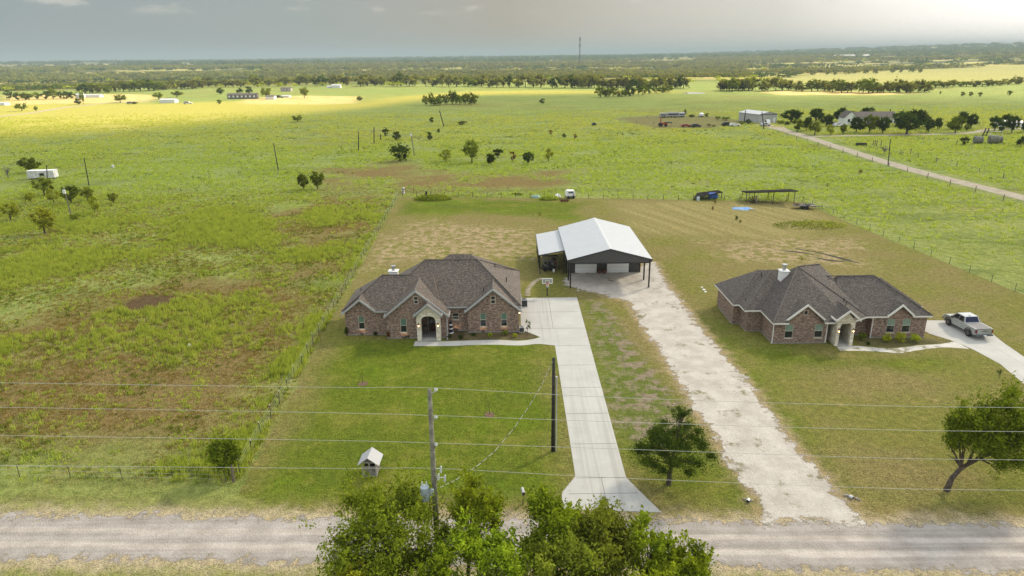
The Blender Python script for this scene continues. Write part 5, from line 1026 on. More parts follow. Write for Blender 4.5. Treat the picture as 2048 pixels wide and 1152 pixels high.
fence('wire fence on white tipped steel posts along the left side of the mown lot', cA + Vector((0, 1.2, 0)), cB, 2.7, 1.25, .032)
fence('wire fence on thin posts along the back of the mown lot', cB + Vector((1, 0, 0)), cC, 3.2, 1.2, .05, 4, False)
fence('wire fence dividing the mown right yard from the bright pasture', cC, at(2080, 606), 4.2, 1.15, .035, 3, False)
fence('wire fence half hidden in weeds along the gravel road', at(-60, 952), cA + Vector((-.6, 0, 0)), 3.6, 1.05, .024, 3, False)
fence('wire fence along the left verge of the farm road', at(1556, 268), at(2070, 420), 9, 1.3, .09, 3, False, True, .012); fence('wire fence crossing the field right of the farm road', at(1770, 300), at(2060, 370), 9, 1.3, .09, 3, False, True, .012)
fence('fence around the trailer pen in the far pasture', at(1226, 237), at(1430, 233), 8, 1.3, .09, 3, False, True, .012); fence('wire fence behind the farm pen along the near side', at(1240, 244), at(1420, 257), 8, 1.3, .09, 3, False, True, .012)
o = thing('corner_post', 'stout wooden corner post beside the small round tree at the road', 'post', cA); MB().tube([(0, 0, -.1), (0, 0, 1.45)], [.11, .095], 10).tube([(0, 0, 1.45), (0, 0, 1.48)], [.095, .05], 10).build('shaft', POSTW, o); MB().tube([(.0, .08, .9), (.03, 1.15, .15)], .04, 6).build('brace', POSTW, o)
for k, (px, py) in enumerate(((1746, 291), (1749.5, 292), (1753, 292))): tag(MB().tube([(0, 0, -.1), (0, 0, 1.9)], [.16, .12], 8).tube([(0, 0, 1.9), (0, 0, 1.95)], [.12, .05], 8).build('wooden_post', POSTW), f'{("left", "middle", "right")[k]} one of three stout wooden posts in the field by the farm road', 'post', 'old posts in the far field').location = at(px, py)
for px, py, lab in ((1761.5, 291, 'single wooden post right of the three stout posts'), (1912, 291, 'single wooden post left of the hay bales'), (1820, 309, 'leaning dark post on the field fence line')): tag(MB().tube([(0, 0, -.1), (.15, 0, 1.8)], [.15, .12], 8).tube([(.15, 0, 1.8), (.15, 0, 1.84)], [.12, .05], 8).build('wooden_post', POSTW), lab, 'post', 'old posts in the far field').location = at(px, py)

# ------------------------------------------------------------------ things in the near yards
b0 = at(740.5, 953.5); o = thing('well_house', 'small weathered wooden well house with a ribbed metal gable roof on the front lawn', 'well house', (b0.x, b0.y + .55, 0), radians(-2))
w = MB(); w.box(-.50, .50, -.5, .5, 0, .09)
for sx in (-1, 1):
    for sy in (-1, 1): w.box(sx * .5 - .05, sx * .5 + .05, sy * .5 - .05, sy * .5 + .05, .0, 1.25)
w.box(-.46, .46, -.54, -.46, .78, .86).box(-.46, .46, -.54, -.46, 1.16, 1.25).box(-.05, .05, -.53, -.47, .86, 1.16).box(-.46, .46, .46, .54, 1.16, 1.25); w.build('frame', mat('pale_wood', (.42, .39, .35), .9, var=.2, scale=4), o)
w = MB()
for k in range(7): w.box(-.45 + k * .129, -.335 + k * .129, -.525, -.495, .09, .775).box(-.45 + k * .129, -.335 + k * .129, .495, .525, .09, 1.15)
for k in range(7):
    for sx in (-1, 1): w.box(sx * .51 - .015, sx * .51 + .015, -.45 + k * .129, -.335 + k * .129, .09, 1.2)
w.build('plank_wall', WOODG, o); w = MB().prism([(-.46, 1.25), (.46, 1.25), (0, 1.62)], -.52, -.48).prism([(-.46, 1.25), (.46, 1.25), (0, 1.62)], .48, .52); w.build('gable_wall', WOODG, o)
rib = ribmat('galvanised_roof', (.38, .38, .39), .6, .1, .16); w = MB()
for s_ in (-1, 1): w.prism([(s_ * .82, 1.14), (0, 1.78), (0, 1.75), (s_ * .82, 1.11)], -.82, .75)
w.build('roof', rib, o); MB().box(-.4, .4, -.4, .4, .1, .9).build('pressure_tank', DARK, o)
b0 = at(1046, 1009); o = thing('mailbox', 'grey mailbox on a wooden post beside the road near the thicket', 'mailbox', b0, .15); MB().box(-.05, .05, -.05, .05, -.1, 1.0).build('post', POSTW, o)
MB().prism([(-.11, 0), (.11, 0), (.11, .14), (.08, .22), (0, .255), (-.08, .22), (-.11, .14)], -.30, .28, 0, Matrix.Translation((0, 0, 1.0))).build('box', GALV, o); MB().box(-.10, .10, -.315, -.302, 1.01, 1.17).build('door', BLACK, o); MB().box(.112, .13, -.1, .12, 1.1, 1.15).build('flag', mat('flag_red', (.3, .03, .02)), o)
b0 = at(1094.5, 592.5); hz = at_y(1094, 556, b0.y).z; o = thing('basketball_hoop', 'basketball hoop with a clear framed backboard and red rim behind the concrete apron', 'basketball hoop', b0)
MB().tube([(0, .2, -.1), (0, .2, hz * .62), (0, .0, hz - .5)], [.075, .07, .06], 8).build('pole', BLACK, o); bbm = MB(); W2, zt, zb = .68, hz, hz - .74
for a in ((-W2, W2, zt - .09, zt), (-W2, W2, zb, zb + .09), (-W2, -W2 + .09, zb + .09, zt - .09), (W2 - .09, W2, zb + .09, zt - .09), (-.28, .28, zb + .44, zb + .49), (-.28, .28, zb + .1, zb + .15), (-.28, -.23, zb + .15, zb + .44), (.23, .28, zb + .15, zb + .44)): bbm.box(a[0], a[1], -.15, -.09, a[2], a[3])
bb = bbm.build('backboard', WHITE, o); MB().box(-W2 + .09, W2 - .09, -.125, -.115, zb + .09, zt - .09).build('pane', mat('clear_panel', (.26, .29, .24), .1, var=.04), bb)
ring = [(.23 * cos(a), -.42 + .23 * sin(a), zb + .1) for a in np.linspace(0, 2 * pi, 17)]; rm = MB().tube(ring, .022, 6).box(-.12, .12, -.2, -.15, zb + .02, zb + .16).build('rim', mat('rim_red', (.55, .06, .03), .5), o); nt_ = MB()
for k in range(12):
    a = k * pi / 6; nt_.tube([(.23 * cos(a), -.42 + .23 * sin(a), zb + .1), (.12 * cos(a + .4), -.42 + .12 * sin(a + .4), zb - .38)], .011, 4).tube([(.23 * cos(a), -.42 + .23 * sin(a), zb + .1), (.12 * cos(a - .4), -.42 + .12 * sin(a - .4), zb - .38)], .011, 4)
nt_.build('net', mat('net_white', (.8, .78, .75), .8), rm)
stp = spline([at(1575 / 3.789 + 640, 425 / 3.789 + 480 - .5), at(1055, 585.5), at(1056.5, 580), at(1059.6, 574.5), at(1063.6, 569), at(1069, 564.5), at(1075.5, 560), at(1083, 557.3)], 2); SAND = mat('sandstone', (.48, .40, .30), .9, var=.2, scale=3)
for k, p in enumerate(stp):
    n_ = 9; oo = sheet('stepping_stone', [(.40 * cos(a) * (1 + .12 * sin(3 * a + k)), .15 * sin(a) * (1 + .2 * cos(2 * a + k))) for a in np.linspace(0, 2 * pi, n_ + 1)[:-1]], .06, SAND, None, .07); oo.location = (p.x, p.y, 0); dr_ = (stp[min(k + 1, len(stp) - 1)] - stp[max(k - 1, 0)]); oo.rotation_euler = (0, 0, atan2(dr_.y, dr_.x) - pi / 2 + rnd.uniform(-.1, .1))
    tag(oo, 'flat tan stepping stone in the curved line from the apron corner towards the workshop', 'stepping stone', 'stepping stones behind the apron')
def aircon(px, py, label, s=1.0):
    o = thing('air_conditioner', label, 'air conditioner', at(px, py)); o.scale = (s, s, s); MB().box(-.40, .40, -.40, .40, .08, .88).build('casing', mat('ac_grey', (.09, .095, .10), .6, var=.1), o); l = MB()
    for k in range(9):
        z = .16 + k * .075
        for M_ in (Matrix.Identity(4), Matrix.Rotation(pi / 2, 4, 'Z')): l.box(-.38, .38, -.415, -.402, z, z + .03, 0, M_)
    l.build('louvre', BLACK, o); MB().box(-.42, .42, -.42, .42, .88, .94).build('top', mat('ac_top', (.42, .45, .47), .5), o); g_ = MB()
    for r_ in (.12, .2, .28, .35): g_.tube([(r_ * cos(a), r_ * sin(a), .955) for a in np.linspace(0, 2 * pi, 17)], .012, 4)
    g_.build('fan_guard', BLACK, o); MB().box(-.5, .5, -.5, .5, 0, .078).build('pad', CONC, o)
aircon(1048, 612, 'dark air conditioning unit with a pale top behind the right corner of the near house'); aircon(1043.5, 663, 'smaller dark unit by the front right corner of the near house', .62)
o = thing('barrel', 'dark wooden barrel standing inside the arched porch', 'barrel', (-9.98, 72.4, .09)); MB().tube([(0, 0, 0), (0, 0, .2), (0, 0, .45), (0, 0, .7), (0, 0, .9)], [.24, .30, .325, .30, .24], 16).build('staves', BARREL, o, True); hb = MB()
for z, r_ in ((.1, .285), (.28, .322), (.62, .322), (.8, .285)): hb.tube([(0, 0, z - .025), (0, 0, z + .025)], r_, 16)
hb.build('hoop', mat('hoop_steel', (.2, .2, .2), .5, .6), o)
pq = Vector((-7.05, 72.5, 0)); o = thing('porch_ornament', 'tall stacked ornament with white and dark bands against the wall right of the porch', 'ornament', pq)
for k, z in enumerate((0, .5, .98)):
    s = 1 - .16 * k; MB().dome((0, 0, z + .1), .3 * s, .3 * s, .13, 14, 4).build('white_band', WHITE, o, True); MB().tube([(0, 0, z + .18), (0, 0, z + .46)], [.22 * s, .2 * s], 12).build('dark_band', mat('dark_blue', (.02, .02, .045), .5), o)
def uplight(x, y, label):
    o = thing('garden_uplight', label, 'garden light', (x, y, 0), 0, 'lit uplights along the house front'); MB().tube([(0, 0, 0), (0, 0, .22)], .03, 6).box(-.14, .14, -.04, .04, .2, .26).build('stake', BLACK, o)
    for s_ in (-1, 1):
        hd = MB().tube([(s_ * .12, -.02, .24), (s_ * .20, .10, .38)], [.05, .075], 8).build('lamp_head', BLACK, o); MB().tube([(s_ * .202, .103, .382), (s_ * .204, .106, .387)], .06, 8).build('lens', GLOWW, hd)
    L = bpy.data.lights.new('uplight', 'POINT'); L.energy = .6; L.color = (1, .62, .30); L.shadow_soft_size = .04; lo_ = bpy.data.objects.new('uplight_lamp', L); col.objects.link(lo_); lo_.parent = o; lo_.location = (0, .12, .52)
for x, y, lab in ((-17.15, 72.05, 'lit uplight under the window of the left wing'), (-12.2, 70.9, 'lit uplight under the window left of the arched porch'), (-6.45, 72.95, 'lit uplight below the small middle window'), (-3.35, 72.4, 'lit uplight below the left window of the right hand gable'), (-.95, 72.4, 'lit uplight below the right window of the right hand gable')): uplight(x, y, lab)
def lid(px, py, s, lab): o = thing('septic_lid', lab, 'lid', at(px, py), 0, 'white lids on the grass'); o.scale = (s, s, s); MB().tube([(0, 0, 0), (0, 0, .16), (0, 0, .22)], [.42, .42, .36], 16).build('cover', WHITE, o); MB().tube([(-.12, 0, .22), (-.12, 0, .28), (.12, 0, .28), (.12, 0, .22)], .02, 5).build('handle', GALV, o)
lid(1403.8, 575, .35, 'smallest white lid on the grass right of the gravel drive'); lid(1407.5, 580, .5, 'white lid nearer the camera of the pair beside the gravel drive'); lid(1411, 584, .42, 'right hand white lid on the grass by the gravel drive')
for px, py, lab, rz in ((1495, 1006, 'open end of the culvert pipe left of the gravel drive mouth', -.5), (1706, 999, 'white culvert pipe end right of the gravel drive mouth', .6)):
    o = thing('culvert_pipe', lab, 'pipe', at(px, py), rz, 'culvert pipe ends'); o.scale = (.55, .55, .55); m = MB(); n_ = 16
    for k in range(n_):
        a, b_ = 2 * pi * k / n_, 2 * pi * (k + 1) / n_
        for (r0_, r1_, y0_, y1_) in ((.26, .26, 0, .5), (.22, .22, .5, 0), (.22, .26, 0, 0)): m.face([(r0_ * cos(a), y0_, .2 + r0_ * sin(a)), (r0_ * cos(b_), y0_, .2 + r0_ * sin(b_)), (r1_ * cos(b_), y1_, .2 + r1_ * sin(b_)), (r1_ * cos(a), y1_, .2 + r1_ * sin(a))])
    m.build('pipe', GALV, o); MB().tube([(0, .3, .2), (0, .32, .2)], .215, 12).build('bore', DARK, o)
STONEM = mat('pale_rock', (.34, .31, .26), .9, var=.2)
for k, (px, py, s) in enumerate(((1488, 999, .11), (1502, 1002, .12), (1692, 992, .16), (1699, 994, .12), (1713, 998, .15), (1719, 1001, .1))):
    r_ = MB().dome((0, 0, .05), s, s * .8, s * .7, 8, 4); r_.v = [(v[0] * (1 + .2 * sin(9 * v[1] + k)), v[1] * (1 + .2 * sin(7 * v[0])), v[2]) for v in r_.v]; oo = r_.build('rock', STONEM); oo.location = at(px, py)
    tag(oo, 'pale rock beside the left culvert end' if k < 2 else 'pale rock beside the right culvert end', 'rock', 'rocks by the left culvert end' if k < 2 else 'rocks by the right culvert end')
# pickup truck
def prismx(mb, P_, x0, x1, mi=0):
    """(y, z) profile across x."""
    mb.prism([(y, z) for y, z in P_], -x1, -x0, mi, Matrix.Rotation(pi / 2, 4, 'Z')); return mb
SILV = mat('silver_paint', (.40, .43, .43), .28, .55, var=.06, scale=2, spec=.6); TYRE = mat('tyre', (.02, .02, .02), .9)
tk = thing('pickup_truck', 'silver crew cab pickup with a grey bed cover parked facing away beside the second house', 'pickup truck', (51.45, 68.75, .02), radians(3))
bd = MB(); half = .96
prof = [(0, .60), (.02, 1.16), (1.95, 1.22), (4.05, 1.22), (4.35, 1.22), (5.1, 1.13), (5.36, .98), (5.40, .62), (5.2, .48), (.3, .52)]
prismx(bd, prof, -half, half)
cab = [(1.95, 1.22, .92), (4.28, 1.22, .92), (3.55, 1.86, .74), (2.3, 1.88, .74)]
c8 = [(-w_, y, z) for y, z, w_ in cab] + [(w_, y, z) for y, z, w_ in cab]
for q in ((0, 1, 2, 3), (7, 6, 5, 4), (3, 2, 6, 7), (1, 5, 6, 2), (0, 3, 7, 4)): bd.face([c8[i] for i in q])
bd.box(-.12, .12, 2.45, 2.65, 1.88, 1.94)
body = bd.build('body', SILV, tk); mdf = body.modifiers.new('bevel', 'BEVEL'); mdf.width = .045; mdf.segments = 2; mdf.limit_method = 'ANGLE'
def lerp3(a, b_, u): return tuple(a[i] + (b_[i] - a[i]) * u for i in range(3))
def cabq(i0, i1, i2, i3, u0, u1, v0, v1, off):
    A_, B_, C_, D_ = (c8[i] for i in (i0, i1, i2, i3)); f2 = lambda u, v: Vector(lerp3(lerp3(A_, B_, u), lerp3(D_, C_, u), v)) + Vector(off); return [f2(u0, v0), f2(u1, v0), f2(u1, v1), f2(u0, v1)]
MB().face(cabq(0, 1, 2, 3, .08, .46, .12, .88, (-.012, 0, 0))).face(cabq(0, 1, 2, 3, .50, .90, .12, .88, (-.012, 0, 0))).face(cabq(4, 5, 6, 7, .08, .46, .12, .88, (.012, 0, 0))).face(cabq(4, 5, 6, 7, .50, .90, .12, .88, (.012, 0, 0))).build('side_window', DGLASS, body)
MB().face(cabq(0, 4, 7, 3, .06, .94, .10, .92, (0, -.014, .006))).build('rear_window', mat('blue_black_glass', (.010, .015, .045), .3, var=.02, spec=.25), body); MB().face(cabq(1, 5, 6, 2, .06, .94, .08, .92, (0, .012, .012))).build('windscreen', DGLASS, body)
MB().box(-.84, .84, .08, 1.93, 1.215, 1.245).build('bed_cover', mat('cover_grey', (.20, .19, .19), .8, var=.1), tk); MB().box(-.97, -.86, .05, 1.95, 1.2, 1.26).box(.86, .97, .05, 1.95, 1.2, 1.26).build('bed_rail', SILV, tk)
tg = MB().box(-.80, .80, -.03, -.002, .66, 1.19).build('tailgate', SILV, tk); MB().box(-.36, .36, -.045, -.031, .96, 1.02).box(-.12, .12, -.045, -.031, 1.09, 1.13).build('emblem', BLACK, tg)
for s_ in (-1, 1): MB().box(min(s_ * .82, s_ * .965), max(s_ * .82, s_ * .965), -.035, .12, .80, 1.16).build('tail_light', mat('tail_red', (.16, .015, .015), .2), tk)
bp = MB().box(-.94, .94, -.22, .02, .50, .66).build('rear_bumper', mat('bumper_grey', (.10, .10, .105), .4), tk); MB().box(-.17, .17, -.232, -.221, .52, .64).build('licence_plate', WHITE, bp); MB().box(-.95, .95, 5.36, 5.5, .45, .72).build('front_bumper', MATS['bumper_grey'], tk)
for s_ in (-1, 1):
    for y in (1.12, 4.45):
        wr_ = [(s_ * (half + .02), y + .52 * cos(a), .44 + .52 * sin(a)) for a in np.linspace(-.15, pi + .15, 13)]; MB().tube(wr_, .06, 6).build('wheel_arch', BLACK, tk)
        wh = MB().tube([(s_ * .70, y, .41), (s_ * .74, y, .41), (s_ * .96, y, .41), (s_ * 1.0, y, .41)], [.36, .41, .41, .37], 20).build('wheel', TYRE, tk); MB().tube([(s_ * .99, y, .41), (s_ * 1.008, y, .41)], [.24, .22], 12).tube([(s_ * 1.0, y, .41), (s_ * 1.02, y, .41)], .07, 8).build('rim', mat('rim_dark', (.14, .12, .11), .5, .4), wh)
    MB().box(min(s_ * .97, s_ * 1.16), max(s_ * .97, s_ * 1.16), 3.72, 3.9, 1.2, 1.38).build('mirror', BLACK, tk); MB().box(min(s_ * .962, s_ * .978), max(s_ * .962, s_ * .978), 3.0, 3.22, 1.02, 1.06).box(min(s_ * .962, s_ * .978), max(s_ * .962, s_ * .978), 2.15, 2.35, 1.02, 1.06).build('door_handle', BLACK, tk)
    MB().box(min(s_ * .6, s_ * .93), max(s_ * .6, s_ * .93), 5.33, 5.42, .82, .98).build('headlight', PORC, tk)

# ------------------------------------------------------------------ things around the workshop
def junk(label, x, y):
    o = thing('equipment_rack', label, 'rack', (x, y, 0)); f = MB()
    for sx in (-1.1, 1.1):
        for sy in (-.5, .5): f.box(sx - .04, sx + .04, sy - .04, sy + .04, 0, 1.9)
    for z in (.5, 1.15, 1.85): f.box(-1.14, 1.14, -.54, .54, z, z + .04)
    f.build('frame', WOODG, o); R = random.Random(3)
    for k in range(22):
        z = (.04, .54, 1.19)[k % 3]; xx, yy, s = R.uniform(-.95, .95), R.uniform(-.4, .3), R.uniform(.12, .26); mm = R.choice([DARK, BLACK, BLACK, RUSTM, WOODG, GALV, DARK])
        (MB().box(xx - s, xx + s, yy - s, yy + s, z, z + s * R.uniform(1, 2)) if k % 2 else MB().tube([(xx, yy - s * .6, z + s), (xx, yy + s * .6, z + s)], s, 12)).build('stored_item', mm, o)
junk('dark rack crammed with tools and equipment under the front of the lean-to', 5.7, 97.6)
o = thing('lawn_tractor', 'dark riding mower parked among the equipment under the lean-to', 'mower', (5.3, 96.4, 0), .3); MB().prism([(-.8, .3), (.75, .3), (.75, .7), (.15, .75), (-.1, .5), (-.8, .5)], -.3, .3).build('body', BLACK, o); MB().box(-.75, -.3, -.25, .25, .5, .62).box(-.8, -.7, -.25, .25, .6, 1.0).build('seat', DARK, o)
for x_, r_ in ((-.55, .3), (.5, .2)):
    for s_ in (-1, 1): MB().tube([(x_, s_ * .3, r_), (x_, s_ * .52, r_)], r_, 14).build('wheel', TYRE, o)
MB().tube([(.1, 0, .7), (-.12, 0, .95)], .02, 6).tube([(-.12 + .04 * cos(a), .17 * sin(a), .95 + .17 * cos(a) * .5) for a in np.linspace(0, 6.28, 11)], .018, 5).build('steering_wheel', BLACK, o)
o = thing('bucket', 'white bucket on the grass in front of the lean-to equipment', 'bucket', (6.15, 95.5, 0)); MB().tube([(0, 0, 0), (0, 0, .42)], [.15, .19], 14).build('pail', WHITE, o); MB().tube([(.19 * cos(a), 0, .42 + .12 * sin(a)) for a in np.linspace(0, pi, 8)], .01, 4).build('handle', GALV, o)
for k, x in enumerate((12.75, 13.45)):
    o = thing('flower_pot', f'{("left", "right")[k]} reddish flower pot between the two white garage doors', 'flower pot', (x, 94.5, 0), 0, 'flower pots by the garage doors'); MB().tube([(0, 0, 0), (0, 0, .35), (0, 0, .42)], [.16, .25, .27], 14).build('pot', mat('terracotta', (.20, .08, .05), .8), o); R = np.random.default_rng(k); V, Fq = leaf_quads(np.array([0, 0, .55]) + R.normal(size=(120, 3)) * np.array([.14, .14, .1]), .06, R); link('plant', np_mesh('plant', V, Fq, LEAF['rust'], {'v': ('FACE', R.uniform(0, 1, 120))}), o)

# ------------------------------------------------------------------ back of the lots
p = at(1140, 396); s = pxs(p)
o = thing('camper_shell', 'small white covered trailer on dark wheels at the back fence', 'trailer', p, .12); MB().prism([(-1.0, .55), (1.0, .55), (1.0, 1.2), (.85, 1.75), (-.8, 1.8), (-1.0, 1.3)], -.8, .8).build('body', WHITE, o); MB().box(-.55, .6, -.825, -.805, 1.2, 1.55).build('window', mat('dull_blue', (.10, .13, .17), .3), o); MB().box(-1.05, 1.05, -.85, .85, .38, .545).build('chassis', BLACK, o)
for x_ in (-.5, .55): MB().tube([(x_, -.8, .32), (x_, -.98, .32)], .32, 12).build('wheel', TYRE, o)
o = thing('disc_plough', 'rusty red farm implement lying on the grass below the white trailer', 'farm implement', at(1129, 404), .1); MB().box(-1.1, 1.1, -.07, .07, .3, .42).tube([(-1.0, 0, .36), (-1.1, 0, 1.15)], .07, 6).tube([(0, 0, .36), (-1.05, 0, .9)], .04, 5).build('beam', RUSTM, o)
for x_ in (-.6, 0, .6): MB().tube([(x_, -.02, .3), (x_, .04, .3)], .3, 14).build('disc', RUSTM, o)
p = at(807, 387.5); o = thing('utility_box', 'narrow white box with dark bands at the back corner of the fence', 'box', p); MB().tube([(0, 0, .1), (0, 0, 1.35)], .32, 14).dome((0, 0, 1.35), .32, .32, .15, 14, 3, lo=0).build('tank', WHITE, o); MB().tube([(0, 0, .55), (0, 0, .62)], .335, 14).tube([(0, 0, .95), (0, 0, 1.02)], .335, 14).build('band', BLACK, o); MB().box(-.4, .4, -.4, .4, 0, .1).build('base', WOODG, o)
o = thing('brace_frame', 'rusty pipe corner brace frame beside the white tank at the fence corner', 'fence frame', at(814, 388)); MB().tube([(-.9, 0, 0), (-.9, 0, 1.6)], .07, 8).tube([(1.6, 0, 0), (1.6, 0, 1.6)], .07, 8).build('post', RUSTM, o); MB().tube([(-.9, 0, 1.2), (1.6, 0, 1.2)], .05, 8).tube([(-.9, 0, 1.2), (1.6, 0, .2)], .035, 6).build('rail', RUSTM, o)
def mound(name, label, cx, cy, wpx, hpx, kinds, n, seed, leaf=.2):
    c = at(cx, cy); s = pxs(c); R = np.random.default_rng(seed); rad = wpx / 2 * s; h = hpx * s; a = R.uniform(0, 2 * pi, n); r = np.sqrt(R.uniform(0, 1, n)); k = 9
    hx = rad * r * np.cos(a); hy = rad * .55 * r * np.sin(a); hh = h * (1 - r ** 2 * .6) * (.5 + fbm(hx * .9 + seed, hy * .9, seed, 3)) * R.uniform(.5, 1.1, n)
    P = np.stack([hx, hy, hh * R.uniform(.15, 1, n)], 1); V, Fq = leaf_quads(P, leaf, R, .1, .5); o = link(name, np_mesh(name, V, Fq, LEAF[kinds], {'v': ('FACE', R.uniform(0, 1, n))})); o.location = c; return tag(o, label, 'weeds', kind='stuff')
mound('tall_grass', 'low mound of tall grass by the back fence', 866, 399, 76, 11, 'olive', 1500, 3, .24); mound('tall_grass', 'greener side of the tall grass mound by the back fence', 858, 398, 56, 9, 'weed', 900, 4, .2)
mound('weed_bed', 'long bed of mixed weeds in the mown back yard', 1615, 452, 138, 9, 'mid', 700, 5, .2); mound('weed_bed', 'pale dry stalks in the long weed bed', 1640, 450, 110, 8, 'weed', 700, 6, .2)
mound('weed_patch', 'weed clump beside the white trailer at the back fence', 1098, 399, 40, 10, 'weed', 1100, 7, .24); mound('weed_patch', 'flat dark weed clump left of the trailer along the back fence', 1034, 390, 26, 4, 'mid', 500, 8, .22)
tag(MB().tube([(0, 0, 0), (0, 0, 1.5)], [.3, .22], 8).dome((0, 0, 1.5), .3, .3, .2, 8, 3).build('dark_stump', DARK), 'dark upright stump in the tall grass mound', 'stump').location = at(853, 397)
def tarp(name, label, px, py, rx, ry, h, m, seed):
    n = 18; R = np.random.default_rng(seed); gx_, gy_ = np.meshgrid(np.linspace(-1, 1, n), np.linspace(-1, 1, n)); r = np.clip(1 - np.maximum(np.abs(gx_), np.abs(gy_)) ** 3, 0, 1); z = h * r * (.35 + .9 * fbm(gx_ * 2.5 + seed, gy_ * 2.5, seed, 3)) + .02
    an_ = np.arctan2(gy_, gx_); wob = (.55 + .9 * fbm(np.cos(an_) * 1.6 + seed, np.sin(an_) * 1.6 + 3, seed, 3)) / np.maximum(1, np.hypot(gx_, gy_) / np.maximum(np.maximum(np.abs(gx_), np.abs(gy_)), 1e-6)); V = np.stack([gx_ * rx * wob, gy_ * ry * wob, z], -1).reshape(-1, 3); ii = np.arange(n * n).reshape(n, n); o = link(name, np_mesh(name, V, np.stack([ii[:-1, :-1], ii[:-1, 1:], ii[1:, 1:], ii[1:, :-1]], -1).reshape(-1, 4), m)); o.location = at(px, py); return tag(o, label, 'tarpaulin')
BLUE = mat('blue_tarp', (.02, .17, .45), .6, var=.35, scale=2.2, c2=(.30, .40, .5), spec=.2)
tarp('tarpaulin', 'crumpled bright blue tarpaulin spread on the mown back yard', 1484, 417.5, 2.0, 1.5, .25, BLUE, 3); tarp('tarpaulin', 'pale green cover over a pile beside the back fence weeds', 1071, 395, 1.1, .9, .7, mat('green_tarp', (.22, .34, .27), .5), 5); tarp('tarpaulin', 'white sheet over a pile next to the covered trailer', 1115, 394, .8, .8, .8, WHITE, 7)
for k in range(5):
    oo = MB().box(-.35, .35, -.1, .1, .02, .1).box(-.3, -.2, -.3, .3, .1, .16).build('board', mat('pale_board', (.5, .42, .3), .9)); oo.location = at(1497 + 3.6 * k, 418.5 + .4 * k); oo.rotation_euler = (0, 0, k * 1.1); tag(oo, 'pale scrap board in the line right of the blue tarpaulin', 'board', 'scrap boards by the blue tarpaulin')
# lean shed with its sloping roof, and the open shelter
A_, B_ = at(1386, 400), at(1443, 399); o = thing('lean_shed', 'low dark shed whose single roof slopes down to the left at the back fence', 'shed', A_); dx = (B_ - A_).x; zr = at_y(1443, 383, B_.y).z
P_ = [(0, .75), (dx, zr), (dx, zr - .14), (0, .61)]; MB().face([(0, -.5, .5), (dx, -.5, zr), (dx + .3, 4.2, zr - .42), (.3 * dx, 4.2, .75)]).face([(0, -.5, .42), (.3 * dx, 4.2, .65), (dx + .3, 4.2, zr - .52), (dx, -.5, zr - .1)]).face([(0, -.5, .42), (dx, -.5, zr - .1), (dx, -.5, zr), (0, -.5, .5)]).face([(dx, -.5, zr - .1), (dx + .3, 4.2, zr - .52), (dx + .3, 4.2, zr - .42), (dx, -.5, zr)]).build('roof', mat('black_roofing', (.022, .02, .018), 1, var=.2, scale=1, spec=.05), o)
for x_, y_, z_ in ((.25, 0, .6), (dx * .45, 0, zr * .55), (dx - .1, 0, zr - .15), (dx, 4.0, zr - .5), (dx * .55, 4.0, 1.2)): MB().tube([(x_, y_, 0), (x_, y_, z_)], .07, 6).build('post', BLACK, o)
o = thing('water_drum', 'bright blue drum under the high end of the low dark shed', 'drum', at(1425, 398), .0); MB().tube([(-.9, 0, .72), (.9, 0, .72)], .68, 18).build('drum_body', mat('drum_blue', (.02, .10, .42), .35, var=.1), o); MB().box(-.8, -.6, -.5, .5, 0, .3).box(.6, .8, -.5, .5, 0, .3).build('cradle', WOODG, o)
o = thing('white_drum', 'small white container under the low dark shed', 'container', at(1396, 401)); MB().tube([(0, 0, 0), (0, 0, .7), (0, 0, .82)], [.32, .32, .2], 12).build('body', mat('pale_blue_plastic', (.5, .6, .66), .5), o); MB().tube([(0, 0, .82), (0, 0, .9)], .1, 8).build('cap', BLACK, o)
A_, B_ = at(1492, 405), at(1590, 410); C_ = at(1506, 400); o = thing('open_shelter', 'long open shelter with a flat dark roof on slim posts in the back yard', 'shelter', A_); v1 = B_ - A_; dep = Vector((.6, 4.6, 0)); zt = at_y(1492, 385, A_.y).z; zt2 = at_y(1592, 381.5, B_.y).z
q4 = [Vector((-.2, -.2, zt)), v1 + Vector((.3, -.2, zt2)), v1 + dep + Vector((.3, .3, zt2 - .55)), dep + Vector((-.2, .3, zt - .55))]; dn = Vector((0, 0, -.14)); rr = MB().face(q4).face([p + dn for p in q4][::-1])
for a in range(4): rr.face([q4[a] + dn, q4[(a + 1) % 4] + dn, q4[(a + 1) % 4], q4[a]])
rr.build('roof', MATS['black_roofing'], o)
for u in (0, .16, .55, .97):
    for w_ in (0, 1): b_ = v1 * u + dep * w_; MB().tube([tuple(b_), (b_.x, b_.y, zt + (zt2 - zt) * u - .5 * w_ - .1)], .07, 6).build('post', RUSTM if w_ else BLACK, o)
o = thing('scrap_pile', 'heap of rusty scrap and timber under the left end of the open shelter', 'scrap', at(1509, 407)); R = random.Random(5)
for k in range(16):
    c = (R.uniform(-1, 1), R.uniform(-.4, .4), R.uniform(0, .3)); e = (c[0] + R.uniform(-.6, .6), c[1] + R.uniform(-.3, .3), R.uniform(.5, 1.9)); MB().tube([c, e], R.uniform(.04, .1), 6).build('piece', R.choice([RUSTM, WOODG, BLACK]), o)
p = at(1609, 417); o = thing('utility_trailer', 'flat utility trailer loaded with dark scrap beside the open shelter', 'trailer', p, radians(-14)); MB().box(-2.2, 2.0, -.9, .9, .55, .66).box(-2.2, 2.0, -.93, -.88, .66, .8).box(-2.2, 2.0, .88, .93, .66, .8).build('deck', WOODG, o); MB().tube([(2.0, -.6, .58), (3.6, 0, .5)], .05, 6).tube([(2.0, .6, .58), (3.6, 0, .5)], .05, 6).tube([(3.5, 0, .5), (4.4, 0, .35)], .05, 6).build('drawbar', WOODG, o)
